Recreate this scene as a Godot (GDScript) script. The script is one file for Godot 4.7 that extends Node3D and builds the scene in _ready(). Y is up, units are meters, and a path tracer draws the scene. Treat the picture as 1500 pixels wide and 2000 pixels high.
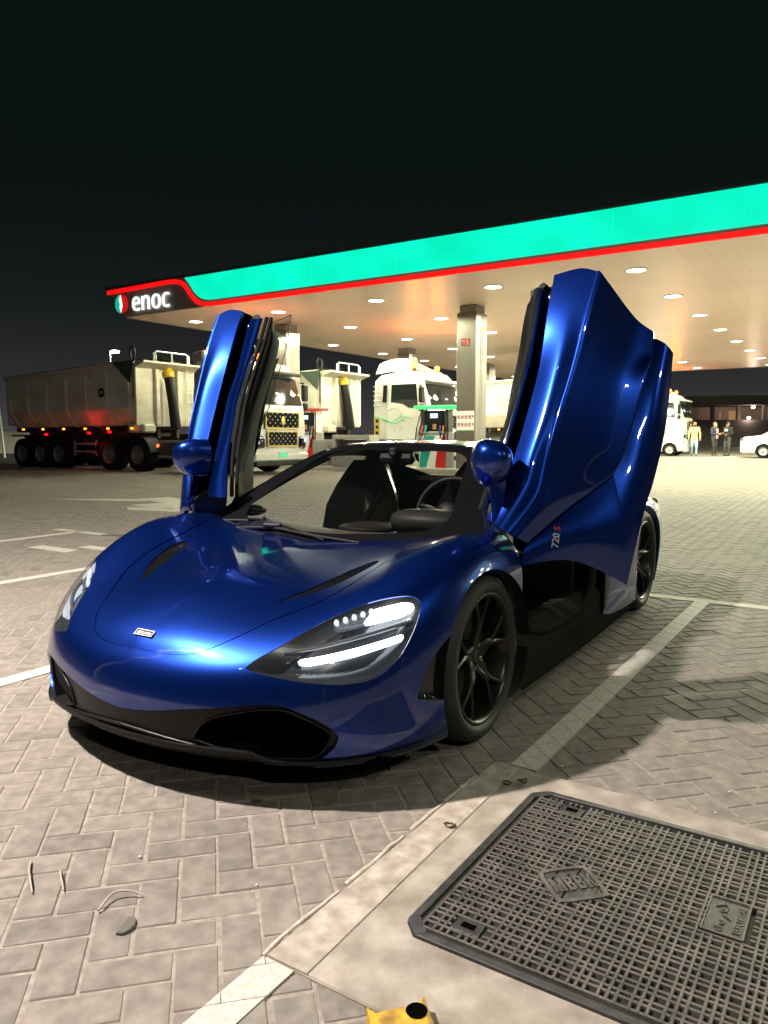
extends Node3D
# Night petrol-station forecourt with a blue sports car. y up, metres; x right, -z away from the camera.

const EYE := 1.1832
var rng := RandomNumberGenerator.new()
var M := {}
var used_names := {}
# axes of the station (parking bays, canopy, trucks): U along the canopy front, V away from it
const UX := 0.841
const UD := 0.541
var FL := Vector3(-8.21, 5.0, -24.54)


func _ready():
	rng.seed = 20240
	make_camera_and_light()
	make_materials()
	make_ground()
	make_pad_and_cover()
	make_canopy()
	make_island()
	make_trucks()
	make_background()
	make_people()
	make_sports_car()
	make_small_things()


func make_camera_and_light():
	var cam := Camera3D.new()
	cam.name = "camera"
	cam.fov = 68.1
	cam.near = 0.05
	cam.far = 900.0
	cam.position = Vector3(0, EYE, 0)
	cam.rotation = Vector3(-0.09762, 0, 0)
	add_child(cam)
	cam.current = true
	var env := Environment.new()
	env.background_mode = Environment.BG_SKY
	var sky := Sky.new()
	var sm := ProceduralSkyMaterial.new()
	sm.sky_top_color = lin(0.0028, 0.0055, 0.0055)
	sm.sky_horizon_color = lin(0.060, 0.057, 0.061)
	sm.sky_curve = 0.050
	sm.ground_horizon_color = lin(0.03, 0.03, 0.03)
	sm.ground_bottom_color = lin(0.01, 0.01, 0.01)
	sky.sky_material = sm
	env.sky = sky
	env.tonemap_mode = Environment.TONE_MAPPER_LINEAR
	env.tonemap_exposure = 1.0
	env.sdfgi_enabled = true
	env.ssao_enabled = true
	env.ssil_enabled = true
	var we := WorldEnvironment.new()
	we.name = "world_environment"
	we.environment = env
	add_child(we)
	var moon := DirectionalLight3D.new()
	moon.name = "moon"
	moon.light_energy = 0.012
	moon.light_color = Color(0.8, 0.87, 1.0)
	moon.light_angular_distance = 0.5
	moon.shadow_enabled = true
	moon.sky_mode = DirectionalLight3D.SKY_MODE_LIGHT_ONLY
	moon.rotation_degrees = Vector3(-52, -60, 0)
	add_child(moon)
	flood_lamp("tall grey lamp post left of the parking bays, lighting the car", Vector3(-4.3, 0, -2.7), 1.0, 146.0, Color(1.0, 0.955, 0.91))
	flood_lamp("tall grey lamp post behind the viewer", Vector3(1.2, 0, 4.6), -1.0, 21.0, Color(1.0, 0.98, 0.90))
	flood_lamp("tall grey lamp post to the right of the viewer", Vector3(6.6, 0, 1.2), -1.0, 17.0, Color(0.96, 1.0, 0.93))


func flood_lamp(label: String, at: Vector3, side: float, power: float, tint: Color):
	# tall forecourt lamp beside the view; the left one draws the car's shadow
	var t := thing("street_lamp", label, "lamp post", at)
	var g := Geo.new()
	g.lathe([[0.09, 0.0], [0.09, 0.02], [0.07, 0.03], [0.055, 2.0], [0.045, 5.6], [0.0, 5.62]], 16)
	part("pole", g, pm("lamp_pole", Color(0.25, 0.25, 0.26), 0.45, 0.6), t)
	g = Geo.new()
	g.box(Vector3(0.22 * side, 5.66, 0), Vector3(0.62, 0.09, 0.26), Basis(), 0.02)
	part("lamp_head", g, pm("lamp_pole", Color(0.25, 0.25, 0.26), 0.45, 0.6), t)
	g = Geo.new()
	g.box(Vector3(0.3 * side, 5.607, 0), Vector3(0.3, 0.012, 0.2))
	part("lamp_panel", g, glow("flood_glow", Color(1.0, 0.93, 0.86), 12.0), t)
	var l := AreaLight3D.new()
	l.name = numbered("flood_light", self)
	l.area_size = Vector2(0.3, 0.2)
	l.light_energy = power
	l.light_color = tint
	l.shadow_enabled = true
	l.position = at + Vector3(0.3 * side, 5.59, 0)
	l.rotation_degrees = Vector3(-90, 0, 0)
	if "area_range" in l:
		l.set("area_range", 60.0)
	add_child(l)


# ------------------------------------------------------------------ small helpers

func lin(r: float, g: float, b: float, a := 1.0) -> Color:
	return Color(r, g, b, a).linear_to_srgb()


func ps(x: float, d: float, y := 0.0) -> Vector3:
	return Vector3(x, y, -d)


func uv_pos(u: float, v: float, y := 0.0) -> Vector3:
	return Vector3(FL.x + UX * u + UD * v, y, FL.z + UD * u - UX * v)


func gy(z: float) -> float:
	var d := -z - 7.0
	return 0.0 if d <= 0.0 else 0.008 * d * d / (d + 2.0)


func on_ground(p: Vector3) -> Vector3:
	return Vector3(p.x, gy(p.z), p.z)


func numbered(called: String, parent: Node) -> String:
	var key := str(parent.get_instance_id()) + called
	var k: int = used_names.get(key, 0)
	used_names[key] = k + 1
	return called if k == 0 else "%s_%03d" % [called, k]


func thing(called: String, label: String, category: String, at := Vector3.ZERO, turn := 0.0, group := "") -> Node3D:
	var o := Node3D.new()
	o.name = numbered(called, self)
	add_child(o)
	o.position = at
	o.rotation.y = turn
	tag(o, label, category, group)
	return o


func tag(o: Node, label: String, category: String, group := "", kind := ""):
	if label: o.set_meta("label", label)
	if category: o.set_meta("category", category)
	if group: o.set_meta("group", group)
	if kind: o.set_meta("kind", kind)


func mesh_node(called: String, mesh: Mesh, m: Material, parent: Node = null) -> MeshInstance3D:
	var pr: Node = parent if parent else self
	var o := MeshInstance3D.new()
	o.name = numbered(called, pr)
	o.mesh = mesh
	o.material_override = m
	pr.add_child(o)
	return o


func part(called: String, g: Geo, m: Material, parent: Node = null) -> MeshInstance3D:
	return mesh_node(called, g.commit(), m, parent)


func struct(called: String, g: Geo, m: Material, label := "") -> MeshInstance3D:
	var o := part(called, g, m)
	tag(o, label, "", "", "structure")
	return o


func copy_thing(o: Node3D, label: String, at: Vector3, turn: float, group := "") -> Node3D:
	var c: Node3D = o.duplicate()
	var base: String = o.name
	c.name = numbered(base.rstrip("0123456789").rstrip("_"), self)
	add_child(c)
	c.position = at
	c.rotation.y = turn
	c.set_meta("label", label)
	if group: c.set_meta("group", group)
	return c


func pm(called: String, c: Color, rough: float, metal := 0.0, spec := 0.5) -> StandardMaterial3D:
	# plain material, c is linear base colour
	if M.has(called):
		return M[called]
	var m := StandardMaterial3D.new()
	m.resource_name = called
	m.albedo_color = c.linear_to_srgb()
	m.roughness = rough
	m.metallic = metal
	m.metallic_specular = spec
	M[called] = m
	return m


func glow(called: String, c: Color, energy: float) -> StandardMaterial3D:
	if M.has(called):
		return M[called]
	var m := StandardMaterial3D.new()
	m.resource_name = called
	m.albedo_color = Color(0.3, 0.3, 0.3)
	m.roughness = 0.4
	m.emission_enabled = true
	m.emission = c
	m.emission_energy_multiplier = energy
	M[called] = m
	return m


func glass(called: String, c: Color, alpha: float, rough := 0.0) -> StandardMaterial3D:
	if M.has(called):
		return M[called]
	var m := StandardMaterial3D.new()
	m.resource_name = called
	m.transparency = BaseMaterial3D.TRANSPARENCY_ALPHA
	m.albedo_color = Color(c.r, c.g, c.b, alpha)
	m.roughness = rough
	m.metallic_specular = 0.5
	M[called] = m
	return m


func noise_tex(sd: int, freq: float, octaves: int, lo: Color, hi: Color, size := 512, kind := FastNoiseLite.TYPE_SIMPLEX_SMOOTH) -> NoiseTexture2D:
	var n := FastNoiseLite.new()
	n.seed = sd
	n.noise_type = kind
	n.frequency = freq
	n.fractal_octaves = octaves
	n.fractal_type = FastNoiseLite.FRACTAL_FBM
	var t := NoiseTexture2D.new()
	t.width = size
	t.height = size
	t.seamless = true
	t.noise = n
	var gr := Gradient.new()
	gr.set_color(0, lo)
	gr.set_color(1, hi)
	t.color_ramp = gr
	return t


func textured(called: String, tex: Texture2D, scale: float, rough: float, tint := Color.WHITE, bump: Texture2D = null, bump_cm := 0.1, vcol := false) -> StandardMaterial3D:
	if M.has(called):
		return M[called]
	var m := StandardMaterial3D.new()
	m.resource_name = called
	m.albedo_color = tint
	m.albedo_texture = tex
	m.uv1_triplanar = true
	m.uv1_world_triplanar = true
	m.uv1_scale = Vector3.ONE * scale
	m.roughness = rough
	m.vertex_color_use_as_albedo = vcol
	if bump:
		m.heightmap_enabled = true
		m.heightmap_texture = bump
		m.heightmap_scale = bump_cm
	M[called] = m
	return m


func make_materials():
	pm("black_plastic", Color(0.007, 0.007, 0.0075), 0.55, 0.0, 0.32)
	pm("black_gloss", Color(0.006, 0.006, 0.007), 0.12)
	pm("rubber", Color(0.009, 0.009, 0.009), 0.8, 0.0, 0.25)
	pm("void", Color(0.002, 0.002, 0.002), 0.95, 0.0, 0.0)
	pm("chrome", Color(0.75, 0.75, 0.75), 0.15, 1.0)
	pm("steel", Color(0.4, 0.4, 0.4), 0.4, 0.9)
	pm("white_paint", Color(0.72, 0.72, 0.70), 0.4)
	pm("cream_paint", Color(0.66, 0.64, 0.53), 0.45)
	pm("grey_paint", Color(0.22, 0.22, 0.22), 0.5)
	pm("dark_grey", Color(0.05, 0.05, 0.05), 0.6)
	pm("red_paint", Color(0.5, 0.015, 0.015), 0.4)
	pm("teal_paint", Color(0.01, 0.28, 0.24), 0.4)
	pm("yellow_paint", Color(0.75, 0.45, 0.02), 0.5)
	var b := StandardMaterial3D.new()
	b.resource_name = "blue_car_paint"
	b.albedo_color = lin(0.0005, 0.022, 0.20)
	b.metallic = 0.88
	b.roughness = 0.33
	b.clearcoat_enabled = true
	b.clearcoat = 1.0
	b.clearcoat_roughness = 0.03
	M["blue"] = b
	glass("windscreen_glass", Color(0.02, 0.04, 0.035), 0.25)
	glass("door_glass", Color(0.30, 0.31, 0.27), 0.34)
	glass("lens_glass", Color(0.5, 0.55, 0.6), 0.03)
	glass("truck_glass", Color(0.02, 0.03, 0.03), 0.55)


# ------------------------------------------------------------------ geometry builder

class Geo:
	var P := PackedVector3Array()
	var N := PackedVector3Array()
	var C := PackedColorArray()
	var colour := Color(1, 1, 1)
	var coloured := false

	func tri(a: Vector3, b: Vector3, c: Vector3, na := Vector3.ZERO, nb := Vector3.ZERO, nc := Vector3.ZERO):
		var f := (b - a).cross(c - a)
		if f.length_squared() < 1e-16:
			return
		if na == Vector3.ZERO:
			# flat: front faces run clockwise, so the outside is where -f points
			na = -f.normalized(); nb = na; nc = na
		elif f.dot(na + nb + nc) > 0.0:
			var t := b; b = c; c = t
			t = nb; nb = nc; nc = t
		P.append(a); P.append(b); P.append(c)
		N.append(na); N.append(nb); N.append(nc)
		if coloured:
			C.append(colour); C.append(colour); C.append(colour)

	func flat(a: Vector3, b: Vector3, c: Vector3, out: Vector3):
		var f := (b - a).cross(c - a)
		if f.dot(out) > 0.0:
			tri(a, c, b)
		else:
			tri(a, b, c)

	func quad(a: Vector3, b: Vector3, c: Vector3, d: Vector3, out: Vector3):
		flat(a, b, c, out)
		flat(a, c, d, out)

	func box(at: Vector3, size: Vector3, bs := Basis(), bev := 0.0):
		var h := size * 0.5
		var e: float = minf(bev, minf(h.x, minf(h.y, h.z)) * 0.9)
		for ax in 3:
			for s in [-1.0, 1.0]:
				var i := (ax + 1) % 3
				var j := (ax + 2) % 3
				var n := Vector3.ZERO
				n[ax] = s
				var q := []
				for k in [[-1, -1], [1, -1], [1, 1], [-1, 1]]:
					var v := Vector3.ZERO
					v[ax] = s * h[ax]
					v[i] = k[0] * (h[i] - e)
					v[j] = k[1] * (h[j] - e)
					q.append(at + bs * v)
				quad(q[0], q[1], q[2], q[3], bs * n)
		if e > 0.0:
			for ax in 3:
				var i := (ax + 1) % 3
				var j := (ax + 2) % 3
				for si in [-1.0, 1.0]:
					for sj in [-1.0, 1.0]:
						var q := []
						for k in [[-1, 0], [1, 0], [1, 1], [-1, 1]]:
							var v := Vector3.ZERO
							v[ax] = k[0] * (h[ax] - e)
							v[i] = si * (h[i] - (e if k[1] == 1 else 0.0))
							v[j] = sj * (h[j] - (0.0 if k[1] == 1 else e))
							q.append(at + bs * v)
						var n := Vector3.ZERO
						n[i] = si
						n[j] = sj
						quad(q[0], q[1], q[2], q[3], bs * n)
			for sx in [-1.0, 1.0]:
				for sy in [-1.0, 1.0]:
					for sz in [-1.0, 1.0]:
						var s := Vector3(sx, sy, sz)
						flat(at + bs * (s * Vector3(h.x, h.y - e, h.z - e)), at + bs * (s * Vector3(h.x - e, h.y, h.z - e)), at + bs * (s * Vector3(h.x - e, h.y - e, h.z)), bs * s)

	func tube(pts: Array, r0: float, r1 := -1.0, sides := 8, caps := true):
		if r1 < 0.0: r1 = r0
		var rings := []
		var dirs := []
		var up := Vector3.UP
		var nn := pts.size()
		for k in nn:
			var t: Vector3 = (pts[mini(k + 1, nn - 1)] - pts[maxi(k - 1, 0)]).normalized()
			if absf(t.dot(up)) > 0.95:
				up = Vector3.RIGHT if absf(t.x) < 0.9 else Vector3.UP
			var x := up.cross(t).normalized()
			var y := t.cross(x)
			up = y
			var r := lerpf(r0, r1, float(k) / maxf(1.0, nn - 1))
			var ring := []
			var dr := []
			for a in sides:
				var d := x * cos(TAU * a / sides) + y * sin(TAU * a / sides)
				ring.append(pts[k] + d * r)
				dr.append(d)
			rings.append(ring)
			dirs.append(dr)
		for k in nn - 1:
			for a in sides:
				var b := (a + 1) % sides
				tri(rings[k][a], rings[k][b], rings[k + 1][b], dirs[k][a], dirs[k][b], dirs[k + 1][b])
				tri(rings[k][a], rings[k + 1][b], rings[k + 1][a], dirs[k][a], dirs[k + 1][b], dirs[k + 1][a])
		if caps:
			var t0: Vector3 = (pts[0] - pts[1]).normalized()
			var t1: Vector3 = (pts[nn - 1] - pts[nn - 2]).normalized()
			for a in sides:
				var b := (a + 1) % sides
				flat(pts[0], rings[0][a], rings[0][b], t0)
				flat(pts[nn - 1], rings[nn - 1][a], rings[nn - 1][b], t1)

	func lathe(prof: Array, segs := 24, xf := Transform3D(), smooth := true):
		# profile [r, y] along the axis; outside lies to the right of the profile's direction
		var n := prof.size()
		var nr := []
		for k in n - 1:
			var d := Vector2(prof[k + 1][0] - prof[k][0], prof[k + 1][1] - prof[k][1])
			nr.append(Vector2(d.y, -d.x).normalized())
		for k in n - 1:
			var n0: Vector2 = nr[k]
			var n1: Vector2 = nr[k]
			if smooth:
				if k > 0 and n0.dot(nr[k - 1]) > 0.55: n0 = (n0 + nr[k - 1]).normalized()
				if k < n - 2 and n1.dot(nr[k + 1]) > 0.55: n1 = (n1 + nr[k + 1]).normalized()
			for s in segs:
				var a := TAU * s / segs
				var b := TAU * (s + 1) / segs
				var ca := Vector2(cos(a), sin(a))
				var cb := Vector2(cos(b), sin(b))
				var p := [_rv(prof[k], ca, xf), _rv(prof[k], cb, xf), _rv(prof[k + 1], cb, xf), _rv(prof[k + 1], ca, xf)]
				var q := [_rn(n0, ca, xf), _rn(n0, cb, xf), _rn(n1, cb, xf), _rn(n1, ca, xf)]
				tri(p[0], p[1], p[2], q[0], q[1], q[2])
				tri(p[0], p[2], p[3], q[0], q[2], q[3])

	func _rv(p: Array, c: Vector2, xf: Transform3D) -> Vector3:
		return xf * Vector3(p[0] * c.x, p[1], p[0] * c.y)

	func _rn(p: Vector2, c: Vector2, xf: Transform3D) -> Vector3:
		return (xf.basis * Vector3(p.x * c.x, p.y, p.x * c.y)).normalized()

	func prism(poly: PackedVector2Array, depth: float, xf := Transform3D(), bev := 0.0):
		# polygon in local xy, extruded from z = 0 to z = depth
		var idx := Geometry2D.triangulate_polygon(poly)
		var n := poly.size()
		var cc := Geometry2D.is_polygon_clockwise(poly)
		var ins := PackedVector2Array()
		for k in n:
			if bev > 0.0:
				var a := (poly[k] - poly[(k + n - 1) % n]).normalized()
				var b := (poly[(k + 1) % n] - poly[k]).normalized()
				var na := Vector2(-a.y, a.x) * (-1.0 if cc else 1.0)
				var nb := Vector2(-b.y, b.x) * (-1.0 if cc else 1.0)
				var m := na + nb
				var ml := maxf(m.length_squared(), 0.3)
				ins.append(poly[k] + m * (2.0 * bev / ml))
			else:
				ins.append(poly[k])
		for t in range(0, idx.size(), 3):
			var a := ins[idx[t]]
			var b := ins[idx[t + 1]]
			var c := ins[idx[t + 2]]
			flat(xf * Vector3(a.x, a.y, depth), xf * Vector3(b.x, b.y, depth), xf * Vector3(c.x, c.y, depth), xf.basis.z * signf(depth))
			a = poly[idx[t]]; b = poly[idx[t + 1]]; c = poly[idx[t + 2]]
			flat(xf * Vector3(a.x, a.y, 0), xf * Vector3(b.x, b.y, 0), xf * Vector3(c.x, c.y, 0), -xf.basis.z * signf(depth))
		for k in n:
			var a := poly[k]
			var b := poly[(k + 1) % n]
			var d := (b - a).normalized()
			var o2 := Vector2(d.y, -d.x) * (-1.0 if cc else 1.0)
			var o := xf.basis * Vector3(o2.x, o2.y, 0)
			var z1 := depth - bev * signf(depth)
			quad(xf * Vector3(a.x, a.y, 0), xf * Vector3(b.x, b.y, 0), xf * Vector3(b.x, b.y, z1), xf * Vector3(a.x, a.y, z1), o)
			if bev > 0.0:
				var a2 := ins[k]
				var b2 := ins[(k + 1) % n]
				quad(xf * Vector3(a.x, a.y, z1), xf * Vector3(b.x, b.y, z1), xf * Vector3(b2.x, b2.y, depth), xf * Vector3(a2.x, a2.y, depth), o + xf.basis.z * signf(depth))

	func ball(at: Vector3, r: Vector3, bs := Basis(), nu := 16, nv := 10, pw := 1.0):
		var pt := func(i: int, j: int) -> Vector3:
			var a := TAU * i / nu
			var b := PI * j / nv - PI / 2
			var v := Vector3(cos(a) * cos(b), sin(b), sin(a) * cos(b))
			return Vector3(signf(v.x) * pow(absf(v.x), pw), signf(v.y) * pow(absf(v.y), pw), signf(v.z) * pow(absf(v.z), pw))
		for i in nu:
			for j in nv:
				var q := [pt.call(i, j), pt.call(i + 1, j), pt.call(i + 1, j + 1), pt.call(i, j + 1)]
				var w := []
				var m := []
				for v in q:
					w.append(at + bs * (v * r))
					m.append((bs * (v / r)).normalized())
				tri(w[0], w[1], w[2], m[0], m[1], m[2])
				tri(w[0], w[2], w[3], m[0], m[2], m[3])

	func grid(pts: PackedVector3Array, nrm: PackedVector3Array, nu: int, nv: int):
		for i in nu - 1:
			for j in nv - 1:
				var a := i * nv + j
				var b := a + nv
				tri(pts[a], pts[b], pts[b + 1], nrm[a], nrm[b], nrm[b + 1])
				tri(pts[a], pts[b + 1], pts[a + 1], nrm[a], nrm[b + 1], nrm[a + 1])

	func add_mesh(m: Mesh, xf: Transform3D):
		for s in m.get_surface_count():
			var arr := m.surface_get_arrays(s)
			var v: PackedVector3Array = arr[Mesh.ARRAY_VERTEX]
			var n: PackedVector3Array = arr[Mesh.ARRAY_NORMAL]
			var ix: PackedInt32Array = arr[Mesh.ARRAY_INDEX] if arr[Mesh.ARRAY_INDEX] != null else PackedInt32Array(range(v.size()))
			for k in range(0, ix.size(), 3):
				tri(xf * v[ix[k]], xf * v[ix[k + 1]], xf * v[ix[k + 2]], (xf.basis * n[ix[k]]).normalized(), (xf.basis * n[ix[k + 1]]).normalized(), (xf.basis * n[ix[k + 2]]).normalized())

	func mirror_x():
		# appends the mirror image across x = 0
		var n := P.size()
		var k := Vector3(-1, 1, 1)
		for t in range(0, n, 3):
			tri(P[t] * k, P[t + 1] * k, P[t + 2] * k, N[t] * k, N[t + 1] * k, N[t + 2] * k)

	func commit() -> ArrayMesh:
		var m := ArrayMesh.new()
		if P.is_empty():
			return m
		var arr := []
		arr.resize(Mesh.ARRAY_MAX)
		arr[Mesh.ARRAY_VERTEX] = P
		arr[Mesh.ARRAY_NORMAL] = N
		if coloured:
			arr[Mesh.ARRAY_COLOR] = C
		m.add_surface_from_arrays(Mesh.PRIMITIVE_TRIANGLES, arr)
		return m


# a soup of triangles that can be cut by a scalar field; q holds each corner's surface parameters
class Soup:
	var P := PackedVector3Array()
	var N := PackedVector3Array()
	var Q := PackedVector2Array()

	func add(p: Vector3, n: Vector3, q: Vector2):
		P.append(p); N.append(n); Q.append(q)

	func cut(f: PackedFloat32Array) -> Array:
		# [inside (f < 0), outside, edges [a, na, b, nb]]
		var inn := Soup.new()
		var out := Soup.new()
		var edges := []
		for t in range(0, P.size(), 3):
			var s := 0
			for k in 3:
				if f[t + k] < 0.0: s += 1
			if s == 0 or s == 3:
				var w: Soup = out if s == 0 else inn
				for k in 3: w.add(P[t + k], N[t + k], Q[t + k])
				continue
			# the corner that stands alone
			var k0 := 0
			for k in 3:
				if (f[t + k] < 0.0) == (s == 1): k0 = k
			var a := t + k0
			var b := t + (k0 + 1) % 3
			var c := t + (k0 + 2) % 3
			var fb := f[a] / (f[a] - f[b])
			var fc := f[a] / (f[a] - f[c])
			var pb := P[a].lerp(P[b], fb); var nb := N[a].lerp(N[b], fb).normalized(); var qb := Q[a].lerp(Q[b], fb)
			var pc := P[a].lerp(P[c], fc); var nc := N[a].lerp(N[c], fc).normalized(); var qc := Q[a].lerp(Q[c], fc)
			var one: Soup = inn if s == 1 else out
			var two: Soup = out if s == 1 else inn
			one.add(P[a], N[a], Q[a]); one.add(pb, nb, qb); one.add(pc, nc, qc)
			two.add(pb, nb, qb); two.add(P[b], N[b], Q[b]); two.add(P[c], N[c], Q[c])
			two.add(pb, nb, qb); two.add(P[c], N[c], Q[c]); two.add(pc, nc, qc)
			edges.append([pb, nb, pc, nc])
		return [inn, out, edges]

	func to_geo(g: Geo, offset := 0.0):
		for t in range(0, P.size(), 3):
			g.tri(P[t] + N[t] * offset, P[t + 1] + N[t + 1] * offset, P[t + 2] + N[t + 2] * offset, N[t], N[t + 1], N[t + 2])


func walls(g: Geo, edges: Array, depth: float):
	# skirts from cut edges inwards, both sides of a cut look the same
	for e in edges:
		var a: Vector3 = e[0]
		var b: Vector3 = e[2]
		var c: Vector3 = b - e[3] * depth
		var d: Vector3 = a - e[1] * depth
		g.tri(a, b, c)
		g.tri(a, c, d)


# clamped uniform cubic B-spline
func bs_row(n: int, u: float) -> Array:
	var spans := n - 3
	var x := clampf(u, 0.0, 0.999999) * spans
	var s := int(x)
	var kn := func(i: int) -> float: return clampf(float(i - 3), 0.0, float(spans))
	var k := s + 3
	var w := [1.0, 0.0, 0.0, 0.0]
	for d in range(1, 4):
		var saved := 0.0
		for r in d:
			var right: float = kn.call(k + r + 1) - x
			var left: float = x - kn.call(k + 1 - d + r)
			var tmp: float = w[r] / (right + left)
			w[r] = saved + right * tmp
			saved = left * tmp
		w[d] = saved
	return [s, w]


func bs_point(G: Array, u: float, v: float) -> Vector3:
	var a := bs_row(G.size(), u)
	var b := bs_row(G[0].size(), v)
	var p := Vector3.ZERO
	for i in 4:
		for j in 4:
			p += G[a[0] + i][b[0] + j] * (a[1][i] * b[1][j])
	return p


func bs_surface(G: Array, nu: int, nv: int, outward: Vector3) -> Array:
	# [points, normals]; normals are turned so that their sum points along outward
	var ra := []
	var rb := []
	for i in nu: ra.append(bs_row(G.size(), float(i) / (nu - 1)))
	for j in nv: rb.append(bs_row(G[0].size(), float(j) / (nv - 1)))
	var pts := PackedVector3Array()
	pts.resize(nu * nv)
	for i in nu:
		var s: int = ra[i][0]
		var w: Array = ra[i][1]
		var row := []
		for j in G[0].size():
			row.append(G[s][j] * w[0] + G[s + 1][j] * w[1] + G[s + 2][j] * w[2] + G[s + 3][j] * w[3])
		for j in nv:
			var t: int = rb[j][0]
			var x: Array = rb[j][1]
			pts[i * nv + j] = row[t] * x[0] + row[t + 1] * x[1] + row[t + 2] * x[2] + row[t + 3] * x[3]
	return [pts, grid_normals(pts, nu, nv, outward)]


func grid_normals(pts: PackedVector3Array, nu: int, nv: int, outward: Vector3) -> PackedVector3Array:
	var nrm := PackedVector3Array()
	nrm.resize(nu * nv)
	var total := Vector3.ZERO
	for i in nu:
		for j in nv:
			var a := pts[mini(i + 1, nu - 1) * nv + j] - pts[maxi(i - 1, 0) * nv + j]
			var b := pts[i * nv + mini(j + 1, nv - 1)] - pts[i * nv + maxi(j - 1, 0)]
			var n := a.cross(b)
			nrm[i * nv + j] = n.normalized() if n.length_squared() > 1e-18 else Vector3.ZERO
			total += n
	if total.dot(outward) < 0.0:
		for k in nrm.size(): nrm[k] = -nrm[k]
	for k in nrm.size():
		if nrm[k] == Vector3.ZERO: nrm[k] = outward.normalized()
	return nrm


func curve(pts: Array, n: int) -> Array:
	# Catmull-Rom through pts, n samples
	var out := []
	var m := pts.size()
	for k in n:
		var x := float(k) / (n - 1) * (m - 1)
		var i := mini(int(x), m - 2)
		var t := x - i
		var p0 = pts[maxi(i - 1, 0)]
		var p1 = pts[i]
		var p2 = pts[i + 1]
		var p3 = pts[mini(i + 2, m - 1)]
		out.append(0.5 * ((2.0 * p1) + (p2 - p0) * t + (2.0 * p0 - 5.0 * p1 + 4.0 * p2 - p3) * t * t + (3.0 * p1 - p0 - 3.0 * p2 + p3) * t * t * t))
	return out


func ribbon(g: Geo, a: Array, b: Array, out: Vector3):
	# smooth strip between two curves of equal length
	var n := a.size()
	var pts := PackedVector3Array()
	for k in n:
		pts.append(a[k]); pts.append(b[k])
	g.grid(pts, grid_normals(pts, n, 2, out), n, 2)


func loft(g: Geo, rows: Array, out: Vector3):
	var nu := rows.size()
	var nv: int = rows[0].size()
	var pts := PackedVector3Array()
	for r in rows:
		for p in r: pts.append(p)
	g.grid(pts, grid_normals(pts, nu, nv, out), nu, nv)


func text_geo(g: Geo, text: String, size: float, xf: Transform3D, font := "Droid Sans", bold := false, depth := 0.002, squash := Vector2.ONE, arabic := false):
	var tm := TextMesh.new()
	var f := SystemFont.new()
	f.font_names = PackedStringArray([font])
	if bold: f.font_weight = 700
	tm.font = f
	tm.text = text
	tm.font_size = 64
	tm.pixel_size = size / 64.0
	tm.depth = depth
	tm.curve_step = 2.0
	g.add_mesh(tm, xf * Transform3D(Basis().scaled(Vector3(squash.x, squash.y, 1.0)), Vector3.ZERO))


# ------------------------------------------------------------------ ground, pavers, paint

const PAVE_TURN := 0.2269
var bay_o := Vector2(0.035, 1.71)            # corner of the cover, (x, depth)
var bay_a := Vector2(0.545, 0.838)           # along the parking lines, away
var bay_b := Vector2(0.838, -0.545)          # across the bays, to the right
var paint_polys := []                        # arrays of Vector2 (x, depth)


func bay(a: float, b: float) -> Vector2:
	return bay_o + bay_a * a + bay_b * b


func pad_poly() -> PackedVector2Array:
	return PackedVector2Array([bay(-0.238, -0.21), bay(1.005, -0.21), bay(1.005, 1.7), bay(-0.238, 1.7)])


func strip(a0: float, a1: float, b0: float, b1: float):
	paint_polys.append(PackedVector2Array([bay(a0, b0), bay(a1, b0), bay(a1, b1), bay(a0, b1)]))


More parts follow.
